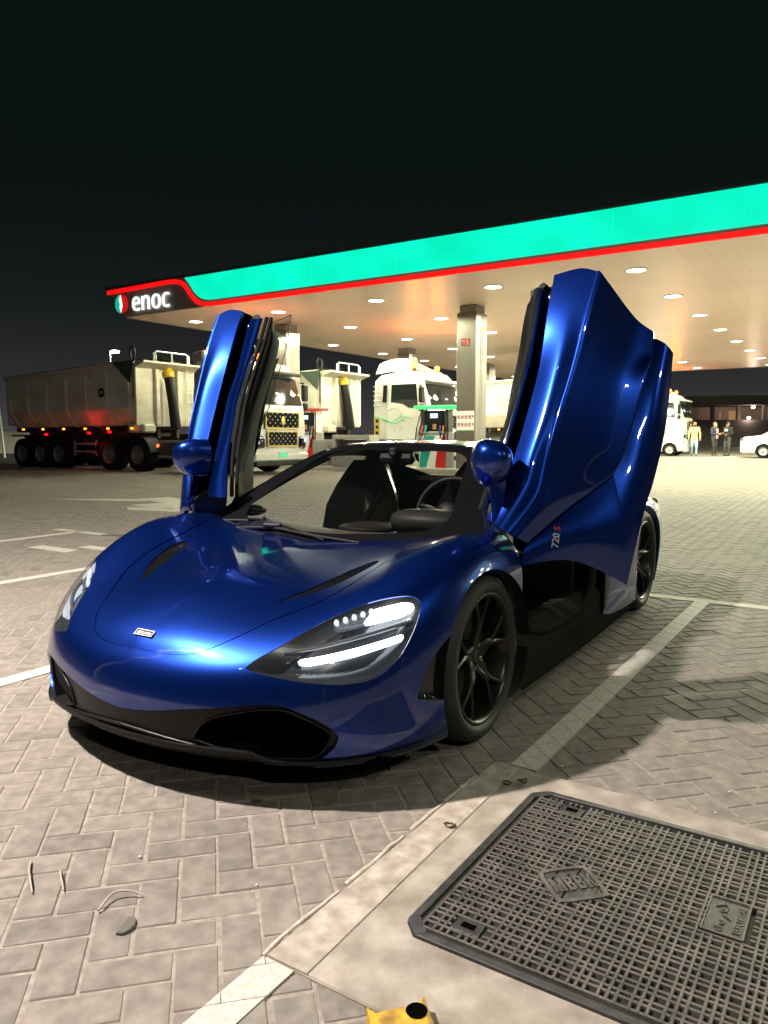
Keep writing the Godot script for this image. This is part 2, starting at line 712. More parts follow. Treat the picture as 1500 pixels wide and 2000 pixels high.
func make_ground():
	# one sheet with a faint rise towards the station, as sand bed near by and as far paving
	var grain := noise_tex(3, 0.012, 6, Color(0.74, 0.74, 0.74), Color(1, 1, 1), 1024)
	var fine := noise_tex(4, 0.12, 3, Color(0.0, 0.0, 0.0), Color(1, 1, 1), 512)
	var sand := textured("joint_sand", grain, 2.3, 0.95, lin(0.36, 0.31, 0.265), fine, 0.10)
	var pave := textured("paver_concrete", grain, 1.7, 0.78, Color.WHITE, fine, 0.06, true)
	var far := textured("far_paving", grain, 0.35, 0.72, lin(0.25, 0.222, 0.19))
	var xs := [-260.0, -90.0, -40.0, -20.0, -10.0, -5.0, 0.0, 5.0, 10.0, 20.0, 40.0, 90.0, 260.0]
	var zs := [60.0, 10.0, 0.0]
	for k in range(1, 40): zs.append(-float(k))
	for d in [45.0, 55.0, 70.0, 90.0, 130.0, 200.0, 400.0]: zs.append(-d)
	var g := Geo.new()
	var g2 := Geo.new()
	for i in xs.size() - 1:
		for j in zs.size() - 1:
			var a := Vector3(xs[i], gy(zs[j]) - 0.0030, zs[j])
			var b := Vector3(xs[i + 1], gy(zs[j]) - 0.0030, zs[j])
			var c := Vector3(xs[i + 1], gy(zs[j + 1]) - 0.0030, zs[j + 1])
			var d := Vector3(xs[i], gy(zs[j + 1]) - 0.0030, zs[j + 1])
			g.quad(a, b, c, d, Vector3.UP)
			if zs[j] <= -30.0:
				var o := Vector3(0, 0.002, 0)
				g2.quad(a + o, b + o, c + o, d + o, Vector3.UP)
	var ground := struct("ground", g, sand, "paved forecourt ground of grey herringbone blocks on sand")
	struct("far_pavement", g2, far, "distant paved forecourt beyond the pumps")
	make_paint_layout()
	# bricks
	var meshes := []
	for k in 4:
		var b := Geo.new()
		b.box(Vector3(0, -0.02, 0), Vector3(0.1945 - 0.001 * k, 0.04, 0.0945 - 0.0008 * k), Basis(), 0.0032 + 0.0006 * k)
		meshes.append(b.commit())
	var tones := [Color(0.262, 0.227, 0.198), Color(0.245, 0.213, 0.186), Color(0.275, 0.238, 0.206), Color(0.235, 0.205, 0.18), Color(0.255, 0.222, 0.191), Color(0.215, 0.188, 0.167)]
	var mats := []
	for k in tones.size():
		mats.append(textured("paver_tone_%d" % k, grain, 1.1, 0.8, tones[k].linear_to_srgb(), fine, 0.03))
	var pad := pad_poly()
	var ex := Vector2(cos(PAVE_TURN), sin(PAVE_TURN))
	var ey := Vector2(-sin(PAVE_TURN), cos(PAVE_TURN))
	var org := Vector2(-0.376, 2.072) - ex * 0.0 - ey * 0.085
	var all := []
	for n in range(-330, 331):
		for m in range(-200, 201):
			for k in 2:
				var cell := Vector2(n + 2 * m, n - 2 * m) + (Vector2(1.0, 0.5) if k == 0 else Vector2(0.5, 2.0))
				var c := org + (ex * cell.x + ey * cell.y) * 0.1
				if c.y < 0.7 or c.y > 30.3 or absf(c.x) > 0.62 * c.y + 2.2:
					continue
				if Geometry2D.is_point_in_polygon(c, pad):
					var deep := true
					for q in [Vector2(0.11, 0.06), Vector2(-0.11, 0.06), Vector2(0.11, -0.06), Vector2(-0.11, -0.06)]:
						if not Geometry2D.is_point_in_polygon(c + q * 1.2, pad): deep = false
					if deep: continue
				all.append([c, k])
	var near := []
	var rest := []
	for e in all:
		var c: Vector2 = e[0]
		var car := car_local(ps(c.x, c.y))
		var under: bool = absf(car.x) < 0.8 and car.z < 0.75 and car.z > -3.4
		var covered: bool = Geometry2D.is_point_in_polygon(c, pad)
		if c.y > 1.38 and c.y < 4.6 and absf(c.x) < 0.512 * c.y + 0.06 and not under and not covered:
			near.append(e)
		else:
			rest.append(e)
	near.sort_custom(func(p, q): return p[0].length_squared() < q[0].length_squared())
	for k in range(300, near.size()): rest.append(near[k])
	near.resize(mini(300, near.size()))
	var paint := Geo.new()
	for e in near:
		var xf := brick_xf(e[0], e[1], 1.0)
		var o := mesh_node("brick", meshes[rng.randi() % 4], mats[pick_tone(e[0])], ground)
		o.transform = xf
	var mm := MultiMesh.new()
	mm.transform_format = MultiMesh.TRANSFORM_3D
	mm.use_colors = true
	mm.mesh = meshes[1]
	mm.instance_count = rest.size()
	for k in rest.size():
		mm.set_instance_transform(k, brick_xf(rest[k][0], rest[k][1], 0.8))
		mm.set_instance_color(k, tones[pick_tone(rest[k][0])] * (0.94 + 0.12 * rng.randf()))
	var mi := MultiMeshInstance3D.new()
	mi.name = "bricks"
	mi.multimesh = mm
	mi.material_override = pave
	mi.set_meta("kind", "stuff")
	ground.add_child(mi)
	# painted marks lie on the bricks, cut at the joints
	var white := textured("road_paint", noise_tex(9, 0.06, 4, Color(0.82, 0.81, 0.79), Color(1, 1, 1), 512), 1.3, 0.7, lin(0.58, 0.545, 0.50), fine, 0.03)
	var sets := []
	for p in paint_polys: sets.append(Geo.new())
	for e in all:
		var c: Vector2 = e[0]
		for k in paint_polys.size():
			var poly: PackedVector2Array = paint_polys[k]
			var near_it := false
			var box := Rect2(poly[0], Vector2.ZERO)
			for q in poly: box = box.expand(q)
			if not box.grow(0.15).has_point(c): continue
			var dx: Vector2 = (ex if e[1] == 0 else ey) * 0.0988
			var dy: Vector2 = (ey if e[1] == 0 else ex) * 0.0490
			var br := PackedVector2Array([c - dx - dy, c + dx - dy, c + dx + dy, c - dx + dy])
			for piece in Geometry2D.intersect_polygons(br, poly):
				if piece.size() < 3: continue
				var y := gy(-c.y) + 0.0042
				var idx := Geometry2D.triangulate_polygon(piece)
				for t in range(0, idx.size(), 3):
					sets[k].flat(ps(piece[idx[t]].x, piece[idx[t]].y, y), ps(piece[idx[t + 1]].x, piece[idx[t + 1]].y, y), ps(piece[idx[t + 2]].x, piece[idx[t + 2]].y, y), Vector3.UP)
				for q in piece.size():
					var u: Vector2 = piece[q]
					var w: Vector2 = piece[(q + 1) % piece.size()]
					sets[k].quad(ps(u.x, u.y, y), ps(w.x, w.y, y), ps(w.x, w.y, y - 0.006), ps(u.x, u.y, y - 0.006), ps(u.x + w.x - 2.0 * c.x, u.y + w.y - 2.0 * c.y))
	for k in paint_polys.size():
		if sets[k].P.size():
			struct("painted_line", sets[k], white, "white paint mark on the grey block paving")
	# marks on the far paving
	var gf := Geo.new()
	for q in [[[14.2, 35.5], [17.6, 38.2], [17.7, 37.4], [14.6, 35.1]], [[19.2, 38.6], [22.4, 41.0], [22.6, 40.4], [19.6, 38.2]]]:
		var w := []
		for s in q: w.append(Vector3(s[0], gy(-s[1]) + 0.003, -s[1]))
		gf.quad(w[0], w[1], w[2], w[3], Vector3.UP)
	struct("painted_line", gf, white, "white paint marks on the far paving")
	# dark oil stains
	var gs := Geo.new()
	for s in [[-5.1, 17.2, 1.1, 0.28], [-3.05, 9.1, 0.35, 0.10]]:
		var n := 22
		for k in n:
			var a := TAU * k / n
			var b := TAU * (k + 1) / n
			var ra: float = 1.0 + 0.25 * sin(a * 3.0) + 0.12 * sin(a * 7.0)
			var rb: float = 1.0 + 0.25 * sin(b * 3.0) + 0.12 * sin(b * 7.0)
			var y := gy(-s[1]) + 0.0035
			gs.flat(Vector3(s[0], y, -s[1]), Vector3(s[0] + s[2] * ra * cos(a), gy(-s[1] - s[3] * ra * sin(a)) + 0.0035, -s[1] - s[3] * ra * sin(a)), Vector3(s[0] + s[2] * rb * cos(b), gy(-s[1] - s[3] * rb * sin(b)) + 0.0035, -s[1] - s[3] * rb * sin(b)), Vector3.UP)
	for k in 16:
		var d := 1.7 + 4.0 * rng.randf()
		var c := Vector2((rng.randf() * 2.0 - 1.0) * 0.5 * d, d)
		var r := 0.006 + 0.016 * rng.randf() * rng.randf()
		var ph := rng.randf() * 6.0
		if Geometry2D.is_point_in_polygon(c, pad_poly()): continue
		for q in 12:
			var a := TAU * q / 12
			var b := TAU * (q + 1) / 12
			var ra := r * (1.0 + 0.3 * sin(a * 3.0 + ph))
			var rb := r * (1.0 + 0.3 * sin(b * 3.0 + ph))
			gs.flat(ps(c.x, c.y, 0.0026), ps(c.x + ra * cos(a), c.y + ra * sin(a) * 0.8, 0.0026), ps(c.x + rb * cos(b), c.y + rb * sin(b) * 0.8, 0.0026), Vector3.UP)
	struct("oil_stain", gs, pm("oil", Color(0.10, 0.085, 0.07), 0.6), "dark oil stains on the paving")


func pick_tone(c: Vector2) -> int:
	var v := sin(c.x * 2.1 + 1.3 * sin(c.y * 1.7)) + sin(c.y * 1.3 + c.x)
	var r := rng.randi() % 10
	if r < 6: return [0, 4, 2, 0, 4, 1][r]
	return (2 if v > 0.3 else (1 if v > -0.8 else 3)) if r < 9 else 5


func brick_xf(c: Vector2, k: int, wob: float) -> Transform3D:
	var turn := PAVE_TURN + (PI / 2 if k == 1 else 0.0) + rng.randfn(0.0, 0.006) * wob
	var bs := Basis(Vector3.UP, turn) * Basis(Vector3.RIGHT, rng.randfn(0.0, 0.007) * wob) * Basis(Vector3.BACK, rng.randfn(0.0, 0.004) * wob)
	return Transform3D(bs, Vector3(c.x + rng.randfn(0, 0.0008), gy(-c.y) + rng.randf_range(-0.0015, 0.0012), -c.y))


func make_paint_layout():
	strip(-0.9, -0.24, -0.215, -0.125)
	strip(1.02, 4.42, -0.155, -0.055)          # line beside the car
	strip(4.30, 4.42, -0.62, -0.155)
	strip(4.30, 4.42, -0.055, 0.45)
	strip(-1.2, 4.42, -2.66, -2.55)
	strip(4.30, 4.42, -2.95, -2.25)
	strip(-1.2, 4.42, -5.12, -5.00)
	strip(4.30, 4.42, -5.5, -4.6)
	strip(-1.2, 4.42, -7.52, -7.40)
	strip(4.30, 4.42, -7.9, -6.95)
	strip(3.25, 3.42, -6.75, -6.1)
	strip(3.55, 3.70, -6.3, -5.9)
	# large arrow on the lane
	paint_polys.append(PackedVector2Array([Vector2(-6.3, 14.1), Vector2(-5.1, 13.75), Vector2(-4.35, 13.65), Vector2(-4.25, 14.0), Vector2(-5.0, 14.15)]))
	paint_polys.append(PackedVector2Array([Vector2(-4.6, 14.15), Vector2(-4.1, 14.5), Vector2(-3.3, 13.4), Vector2(-3.45, 12.2), Vector2(-4.35, 12.9), Vector2(-3.9, 13.3)]))
	paint_polys.append(PackedVector2Array([Vector2(-4.3, 12.6), Vector2(-3.2, 12.3), Vector2(-3.2, 11.8), Vector2(-4.1, 12.1)]))


# ------------------------------------------------------------------ concrete pad and ribbed cover

func make_pad_and_cover():
	var mott := noise_tex(21, 0.012, 5, Color(0.72, 0.70, 0.67), Color(1, 1, 1), 512)
	var pit := noise_tex(22, 0.09, 4, Color(0, 0, 0), Color(1, 1, 1), 512)
	var conc := textured("pad_concrete", mott, 1.1, 0.85, lin(0.40, 0.355, 0.312), pit, 0.10)
	var pts := PackedVector2Array()
	var pp := pad_poly()
	for k in 4:
		var a := pp[k]
		var b := pp[(k + 1) % 4]
		var n := 26
		var d := (b - a).normalized()
		for s in n:
			var q := a.lerp(b, float(s) / n) + Vector2(-d.y, d.x) * (rng.randfn(0, 0.0035) if s else 0.0)
			pts.append(q)
	var g := Geo.new()
	# pad with an opening for the cover, in strips round it
	var xf := Transform3D(Basis(Vector3(1, 0, 0), Vector3(0, 0, -1), Vector3(0, 1, 0)), Vector3(0, -0.03, 0))
	g.prism(pts, 0.036, xf, 0.004)
	var pad := struct("concrete_pad", g, conc, "pale concrete surround of the black cover")
	# smoother trowelled band along the edge
	g = Geo.new()
	var band := PackedVector2Array([bay(-0.236, -0.208), bay(1.0, -0.208), bay(1.0, -0.115), bay(-0.236, -0.09)])
	g.prism(band, 0.0035, Transform3D(Basis(Vector3(1, 0, 0), Vector3(0, 0, -1), Vector3(0, 1, 0)), Vector3(0, 0.0058, 0)), 0.002)
	part("edge_band", g, textured("pad_band", mott, 2.1, 0.8, lin(0.47, 0.415, 0.37), pit, 0.06), pad)
	# rough mortar bead at the pad's edge
	g = Geo.new()
	for side in 2:
		var n := 34
		var c := []
		for k in n + 1:
			var t := float(k) / n
			var q: Vector2 = bay(lerpf(-0.238, 1.0, t), -0.222) if side == 0 else bay(-0.246, lerpf(-0.2, 0.55, t))
			c.append(Vector3(q.x + rng.randfn(0, 0.003), rng.randfn(0.0, 0.0016), -q.y + rng.randfn(0, 0.003)))
		var k0 := 0
		while k0 < n:
			var len := 3 + rng.randi() % 6
			var seg := c.slice(k0, mini(k0 + len, n) + 1)
			if seg.size() > 1 and (rng.randf() < 0.8 if side == 0 else rng.randf() < 0.45):
				g.tube(seg, 0.007 + 0.004 * rng.randf(), 0.006, 6)
			k0 += len + (1 if rng.randf() < 0.4 else 0)
	part("mortar_bead", g, textured("mortar", mott, 3.0, 0.9, lin(0.60, 0.54, 0.48), pit, 0.2), pad)
	# cover
	var at := ps(bay_o.x, bay_o.y)
	var t := thing("manhole_cover", "black ribbed access cover with diamond badge set in the concrete pad", "manhole cover", at)
	t.transform = Transform3D(Basis(Vector3(0.545, 0, -0.838), Vector3.UP, Vector3(0.838, 0, 0.545)), Vector3(at.x, 0.0046, at.z))
	# local: x along a, z along b
	var LA := 0.872
	var LB := 1.30
	var worn := textured("cover_worn", noise_tex(31, 0.02, 4, Color(0.55, 0.55, 0.55), Color(1, 1, 1), 256), 2.0, 0.55, lin(0.135, 0.118, 0.104), pit, 0.03)
	var dark := textured("cover_dark", noise_tex(32, 0.04, 4, Color(0.6, 0.6, 0.6), Color(1, 1, 1), 256), 3.0, 0.6, lin(0.022, 0.021, 0.022), pit, 0.05)
	var rim := textured("cover_rim", noise_tex(33, 0.03, 4, Color(0.6, 0.6, 0.6), Color(1, 1, 1), 256), 3.0, 0.5, lin(0.052, 0.050, 0.052), pit, 0.03)
	var flat := Transform3D(Basis(Vector3(1, 0, 0), Vector3(0, 0, 1), Vector3(0, 1, 0)), Vector3.ZERO)
	var oct := func(x0: float, x1: float, z0: float, z1: float, c: float) -> PackedVector2Array:
		return PackedVector2Array([Vector2(x0 + c, z0), Vector2(x1 - c, z0), Vector2(x1, z0 + c), Vector2(x1, z1), Vector2(x0, z1), Vector2(x0, z0 + c)])
	g = Geo.new()
	g.prism(oct.call(0.0, LA, 0.0, LB, 0.04), 0.003, flat)
	part("base_plate", g, dark, t)
	g = Geo.new()
	for e in [[0.02, 0.0, 0.02, LB, 0], [LA - 0.02, 0.0, LA - 0.02, LB, 1], [0.0, 0.02, LA, 0.02, 2]]:
		pass
	var o1: PackedVector2Array = oct.call(0.0, LA, 0.0, LB, 0.045)
	var o2: PackedVector2Array = oct.call(0.021, LA - 0.021, 0.021, LB, 0.047)
	for k in [0, 1, 2, 4, 5]:
		var a := o1[k]
		var b := o1[(k + 1) % 6]
		var c := o2[(k + 1) % 6]
		var d := o2[k]
		g.prism(PackedVector2Array([a, b, c, d]), 0.0115, flat, 0.002)
	part("frame", g, rim, t)
	# ribs: wide and narrow pockets alternate both ways
	g = Geo.new()
	var keep_out := [Rect2(0.385, 0.60, 0.17, 0.105), Rect2(0.07, 0.10, 0.055, 0.075), Rect2(0.765, 0.115, 0.055, 0.075)]
	var add_rib := func(p0: Vector2, p1: Vector2, h: float):
		# broken where the badge and the plates sit
		var n := int(p0.distance_to(p1) / 0.008)
		var run = null
		for k in n + 1:
			var q := p0.lerp(p1, float(k) / n)
			var hit := false
			for r in keep_out:
				if r.has_point(q): hit = true
			if not hit and run == null: run = q
			if run != null and (hit or k == n):
				var s: Vector2 = run
				var len := s.distance_to(q)
				if len > 0.004:
					var along: bool = absf(q.x - s.x) > absf(q.y - s.y)
					var mid := (s + q) * 0.5
					g.box(Vector3(mid.x, h * 0.5 + 0.0015, mid.y), Vector3(len if along else 0.0072, h, 0.0072 if along else len), Basis(), 0.0014)
				run = null
	var z := 0.040
	var pat := [0.030, 0.018, 0.018]
	var i := 0
	while z < LB:
		add_rib.call(Vector2(0.036, z), Vector2(LA - 0.036, z), 0.0100)
		z += pat[i % 3]
		i += 1
	var x := 0.040
	i = 0
	while x < LA - 0.035:
		add_rib.call(Vector2(x, 0.036), Vector2(x, LB), 0.0094)
		x += [0.026, 0.017][i % 2]
		i += 1
	var ribs := part("grid_ribs", g, worn, t)
	ribs.set_meta("kind", "stuff")
	# diamond badge
	var dia := func(s: float, zz: float) -> PackedVector2Array:
		var out := PackedVector2Array()
		for k in 4:
			var c := Vector2(cos(PI / 2 * k), sin(PI / 2 * k))
			var d := Vector2(-c.y, c.x)
			out.append(c * 0.80 * s - d * 0.2 * s)
			out.append(c * 0.93 * s)
			out.append(c * 0.80 * s + d * 0.2 * s)
		return out
	var put := func(poly: PackedVector2Array, at2: Vector2, h: float, y0: float, mm: Material, nm: String, par: Node3D):
		var gg := Geo.new()
		var q := PackedVector2Array()
		for v in poly: q.append(v + at2)
		gg.prism(q, h, Transform3D(flat.basis, Vector3(0, y0, 0)), 0.0012)
		return part(nm, gg, mm, par)
	var ctr := Vector2(0.40, 0.29)
	var badge = put.call(dia.call(0.105, 0), ctr, 0.0085, 0.003, rim, "badge", t)
	# raised border of the diamond
	var gb := Geo.new()
	var d1: PackedVector2Array = dia.call(0.104, 0)
	var d2: PackedVector2Array = dia.call(0.088, 0)
	for k in d1.size():
		var b := (k + 1) % d1.size()
		gb.prism(PackedVector2Array([d1[k] + ctr, d1[b] + ctr, d2[b] + ctr, d2[k] + ctr]), 0.003, Transform3D(flat.basis, Vector3(0, 0.0113, 0)), 0.0)
	part("badge_border", gb, worn, badge)
	var tx := Transform3D(Basis(Vector3(0.72, 0, 0.69).normalized(), Vector3(0.69, 0, -0.72).normalized(), Vector3.UP), Vector3(ctr.x, 0.0122, ctr.y))
	gb = Geo.new()
	text_geo(gb, "MBBK", 0.070, tx, "Droid Sans", true, 0.004, Vector2(0.62, 1.15))
	part("badge_letters", gb, worn, badge)
	# lettered plate
	var plate = put.call(PackedVector2Array([Vector2(0.392, 0.606), Vector2(0.548, 0.606), Vector2(0.548, 0.70), Vector2(0.392, 0.70)]), Vector2.ZERO, 0.009, 0.003, rim, "name_plate", t)
	gb = Geo.new()
	for e in [[0.47, 0.607, 0.16, 0.004], [0.47, 0.699, 0.16, 0.004], [0.393, 0.653, 0.004, 0.09], [0.547, 0.653, 0.004, 0.09]]:
		gb.box(Vector3(e[0], 0.0128, e[1]), Vector3(e[2], 0.003, e[3]))
	part("plate_border", gb, worn, plate)
	gb = Geo.new()
	text_geo(gb, "ELECTRICAL", 0.026, Transform3D(Basis(Vector3(1, 0, 0), Vector3(0, 0, -1), Vector3.UP), Vector3(0.47, 0.0122, 0.683)), "Droid Sans", true, 0.003, Vector2(0.80, 0.95))
	# the arabic word above it, in strokes
	for s in [[[0.53, 0.640], [0.522, 0.650], [0.505, 0.652]], [[0.522, 0.650], [0.512, 0.634], [0.505, 0.625]], [[0.498, 0.640], [0.492, 0.652], [0.484, 0.642], [0.492, 0.636], [0.498, 0.646]], [[0.474, 0.645], [0.468, 0.658], [0.458, 0.664]], [[0.452, 0.640], [0.446, 0.652], [0.436, 0.652], [0.430, 0.642]], [[0.420, 0.632], [0.419, 0.652]], [[0.408, 0.640], [0.402, 0.646], [0.41, 0.65]]]:
		var c := []
		for q in s: c.append(Vector3(q[0], 0.013, q[1]))
		gb.tube(c, 0.0016, 0.0016, 6)
	part("plate_letters", gb, worn, plate)
	for e in [[0.0975, 0.1375], [0.79, 0.1525]]:
		gb = Geo.new()
		gb.box(Vector3(e[0], 0.0062, e[1]), Vector3(0.05, 0.0065, 0.07), Basis(), 0.002)
		var kh := part("lifting_slot", gb, rim, t)
		gb = Geo.new()
		gb.box(Vector3(e[0], 0.0097, e[1]), Vector3(0.02, 0.0012, 0.036))
		part("slot_hole", gb, pm("void", Color(), 1.0), kh)


# ------------------------------------------------------------------ canopy and pump island

func station_xf(u: float, v: float, y := 0.0) -> Transform3D:
	# local x along the canopy front, z towards the camera
	var p := uv_pos(u, v, y)
	return Transform3D(Basis(Vector3.UP, -0.5716), p)


func place(t: Node3D, u: float, v: float, y := -1.0):
	t.transform = station_xf(u, v)
	t.position.y = gy(t.position.z) if y < 0.0 else y


func make_canopy():
	var t := thing("canopy", "large petrol station canopy with lit green fascia and red stripe", "canopy")
	t.transform = station_xf(0, 0)
	var LU := 35.2
	var LV := 29.74
	var soffit_tex := noise_tex(41, 0.006, 3, Color(0.93, 0.92, 0.90), Color(1, 1, 1), 256)
	var soffit := textured("soffit_panel", soffit_tex, 0.12, 0.30, lin(0.86, 0.65, 0.575))
	# soffit of long metal strips with fine joints
	var n := 70
	for k in n:
		var g := Geo.new()
		var w := LU / n
		g.box(Vector3((k + 0.5) * w, 5.02, -LV / 2), Vector3(w - 0.0025, 0.04, LV - 0.02))
		part("soffit_strip", g, soffit, t)
	var g := Geo.new()
	g.box(Vector3(LU / 2, 5.35, -LV / 2), Vector3(LU - 0.1, 0.6, LV - 0.1))
	part("roof", g, pm("dark_grey", Color(), 0.5), t)
	var fas := pm("fascia_grey", Color(0.30, 0.27, 0.25), 0.4)
	g = Geo.new()
	# front fascia board; its left end leans outwards
	g.prism(PackedVector2Array([Vector2(0.12, 4.98), Vector2(LU, 4.98), Vector2(LU, 5.9), Vector2(-0.72, 5.9)]), 0.10, Transform3D(Basis(), Vector3.ZERO), 0.01)
	part("fascia_board", g, fas, t)
	g = Geo.new()
	g.box(Vector3(LU / 2 - 0.3, 5.93, 0.03), Vector3(LU + 0.9, 0.06, 0.22))
	part("cap_strip", g, pm("dark_grey", Color(), 0.5), t)
	# side and back fascias
	g = Geo.new()
	g.prism(PackedVector2Array([Vector2(0.06, 4.98), Vector2(LV, 4.98), Vector2(LV, 5.9), Vector2(-0.03, 5.9)]), 0.08, Transform3D(Basis(Vector3(0, 0, -1), Vector3.UP, Vector3(1, 0, 0)), Vector3(-0.06, 0, 0)))
	part("side_fascia", g, fas, t)
	g = Geo.new()
	g.box(Vector3(LU / 2, 5.44, -LV - 0.03), Vector3(LU, 0.92, 0.06))
	part("back_fascia", g, fas, t)
	# green lit panels, one lightbox each
	var green := green_mat()
	var x0 := 4.62
	var edge := [Vector2(2.86, 5.87), Vector2(3.02, 5.72), Vector2(3.22, 5.46), Vector2(3.46, 5.26), Vector2(3.72, 5.17), Vector2(4.1, 5.15)]
	var poly := PackedVector2Array()
	for e in curve(edge, 16): poly.append(e)
	poly.append(Vector2(5.0, 5.15)); poly.append(Vector2(5.0, 5.87))
	g = Geo.new()
	g.prism(poly, 0.05, Transform3D(Basis(), Vector3(0, 0, 0.101)), 0.006)
	part("light_panel", g, green, t)
	var x := 5.006
	while x < LU:
		var w := minf(2.61, LU - x)
		g = Geo.new()
		g.box(Vector3(x + w / 2 - 0.004, 5.51, 0.126), Vector3(w - 0.008, 0.72, 0.05), Basis(), 0.006)
		part("light_panel", g, green, t)
		x += 2.61
	# red tube of light
	var path := [Vector3(LU, 5.02, 0.13), Vector3(24, 5.02, 0.13), Vector3(14, 5.02, 0.13), Vector3(8, 5.02, 0.13), Vector3(4.6, 5.02, 0.13), Vector3(4.0, 5.02, 0.13)]
	for e in curve([Vector3(3.7, 5.03, 0.13), Vector3(3.38, 5.13, 0.13), Vector3(3.12, 5.34, 0.13), Vector3(2.92, 5.58, 0.13), Vector3(2.72, 5.74, 0.13), Vector3(2.4, 5.82, 0.13), Vector3(2.0, 5.83, 0.13)], 22): path.append(e)
	path.append(Vector3(0.8, 5.81, 0.13)); path.append(Vector3(-0.66, 5.79, 0.13))
	g = Geo.new()
	for k in path.size() - 1:
		var a: Vector3 = path[k]
		var b: Vector3 = path[k + 1]
		g.box((a + b) / 2, Vector3(a.distance_to(b) + 0.02, 0.115, 0.05), Basis(Vector3.BACK, (b - a).angle_to(Vector3.LEFT) * signf((b - a).cross(Vector3.LEFT).z) * -1.0 if absf(b.y - a.y) > 1e-4 else 0.0))
	part("red_light_stripe", g, glow("red_neon", Color(1.0, 0.035, 0.04), 1.15), t)
	# emblem and letters
	var white := glow("white_neon", Color(1, 1, 1), 1.3)
	g = Geo.new()
	text_geo(g, "enoc", 0.78, Transform3D(Basis(), Vector3(1.36, 5.38, 0.15)), "Droid Sans", false, 0.05, Vector2(1.02, 1.0))
	part("sign_letters", g, white, t)
	var disc := Vector2(-0.02, 5.39)
	for k in 3:
		var pl := PackedVector2Array()
		var r := 0.285
		if k == 0:
			for s in 17: pl.append(disc + Vector2(cos(PI / 2 + PI * s / 16), sin(PI / 2 + PI * s / 16)) * r)
			pl.append(disc + Vector2(-0.07, -0.05)); pl.append(disc + Vector2(-0.10, 0.08))
		elif k == 1:
			for s in 17: pl.append(disc + Vector2(cos(-PI / 2 + PI * s / 16), sin(-PI / 2 + PI * s / 16)) * r)
			pl.append(disc + Vector2(0.05, 0.10)); pl.append(disc + Vector2(0.09, -0.06))
		else:
			for q in [[0.0, 0.27], [0.06, 0.12], [0.04, -0.02], [0.08, -0.10], [0.0, -0.27], [-0.06, -0.12], [-0.03, 0.0], [-0.09, 0.1]]: pl.append(disc + Vector2(q[0], q[1]))
		g = Geo.new()
		g.prism(pl, 0.04 + 0.006 * k, Transform3D(Basis(), Vector3(0, 0, 0.102)), 0.004)
		part("emblem", g, [glow("emblem_green", Color(0.05, 0.75, 0.62), 0.9), glow("emblem_red", Color(0.9, 0.04, 0.04), 0.8), white][k], t)
	# recessed lamps in the soffit, a light in front of each
	var lamp := glow("soffit_lamp", Color(1.0, 0.97, 0.92), 14.0)
	var rim := pm("white_paint", Color(), 0.4)
	var lg := Geo.new()
	lg.lathe([[0.0, -0.03], [0.12, -0.028], [0.19, -0.016], [0.21, 0.0]], 20)
	var rg := Geo.new()
	rg.lathe([[0.21, 0.0], [0.215, -0.02], [0.25, -0.022], [0.26, 0.0]], 20)
	var lm := lg.commit()
	var rm := rg.commit()
	for i in 10:
		for j in (8 if i < 7 else 4):
			var u: float = 1.2 + 3.555 * i
			var v: float = 1.85 + 3.79 * j
			var f := mesh_node("ceiling_lamp", rm, rim, t)
			f.position = Vector3(u, 5.0, -v)
			var d := mesh_node("lamp_diffuser", lm, lamp, f)
			var l := SpotLight3D.new()
			l.name = numbered("canopy_light", self)
			l.light_size = 0.19
			l.spot_angle = 84.0
			l.spot_angle_attenuation = 0.06
			l.spot_range = 60.0
			l.spot_attenuation = 2.0
			l.light_energy = 25.0 if i < 7 else 13.0
			l.light_color = Color(0.985, 1.0, 0.84)
			l.shadow_enabled = true
			var xf := station_xf(u, v, 4.955)
			l.transform = Transform3D(xf.basis * Basis(Vector3.RIGHT, -PI / 2), xf.origin)
			add_child(l)
	# columns
	var cm := textured("column_metal", noise_tex(44, 0.01, 2, Color(0.9, 0.9, 0.9), Color(1, 1, 1), 128), 0.4, 0.32, lin(0.205, 0.18, 0.155))
	cm.metallic = 0.35
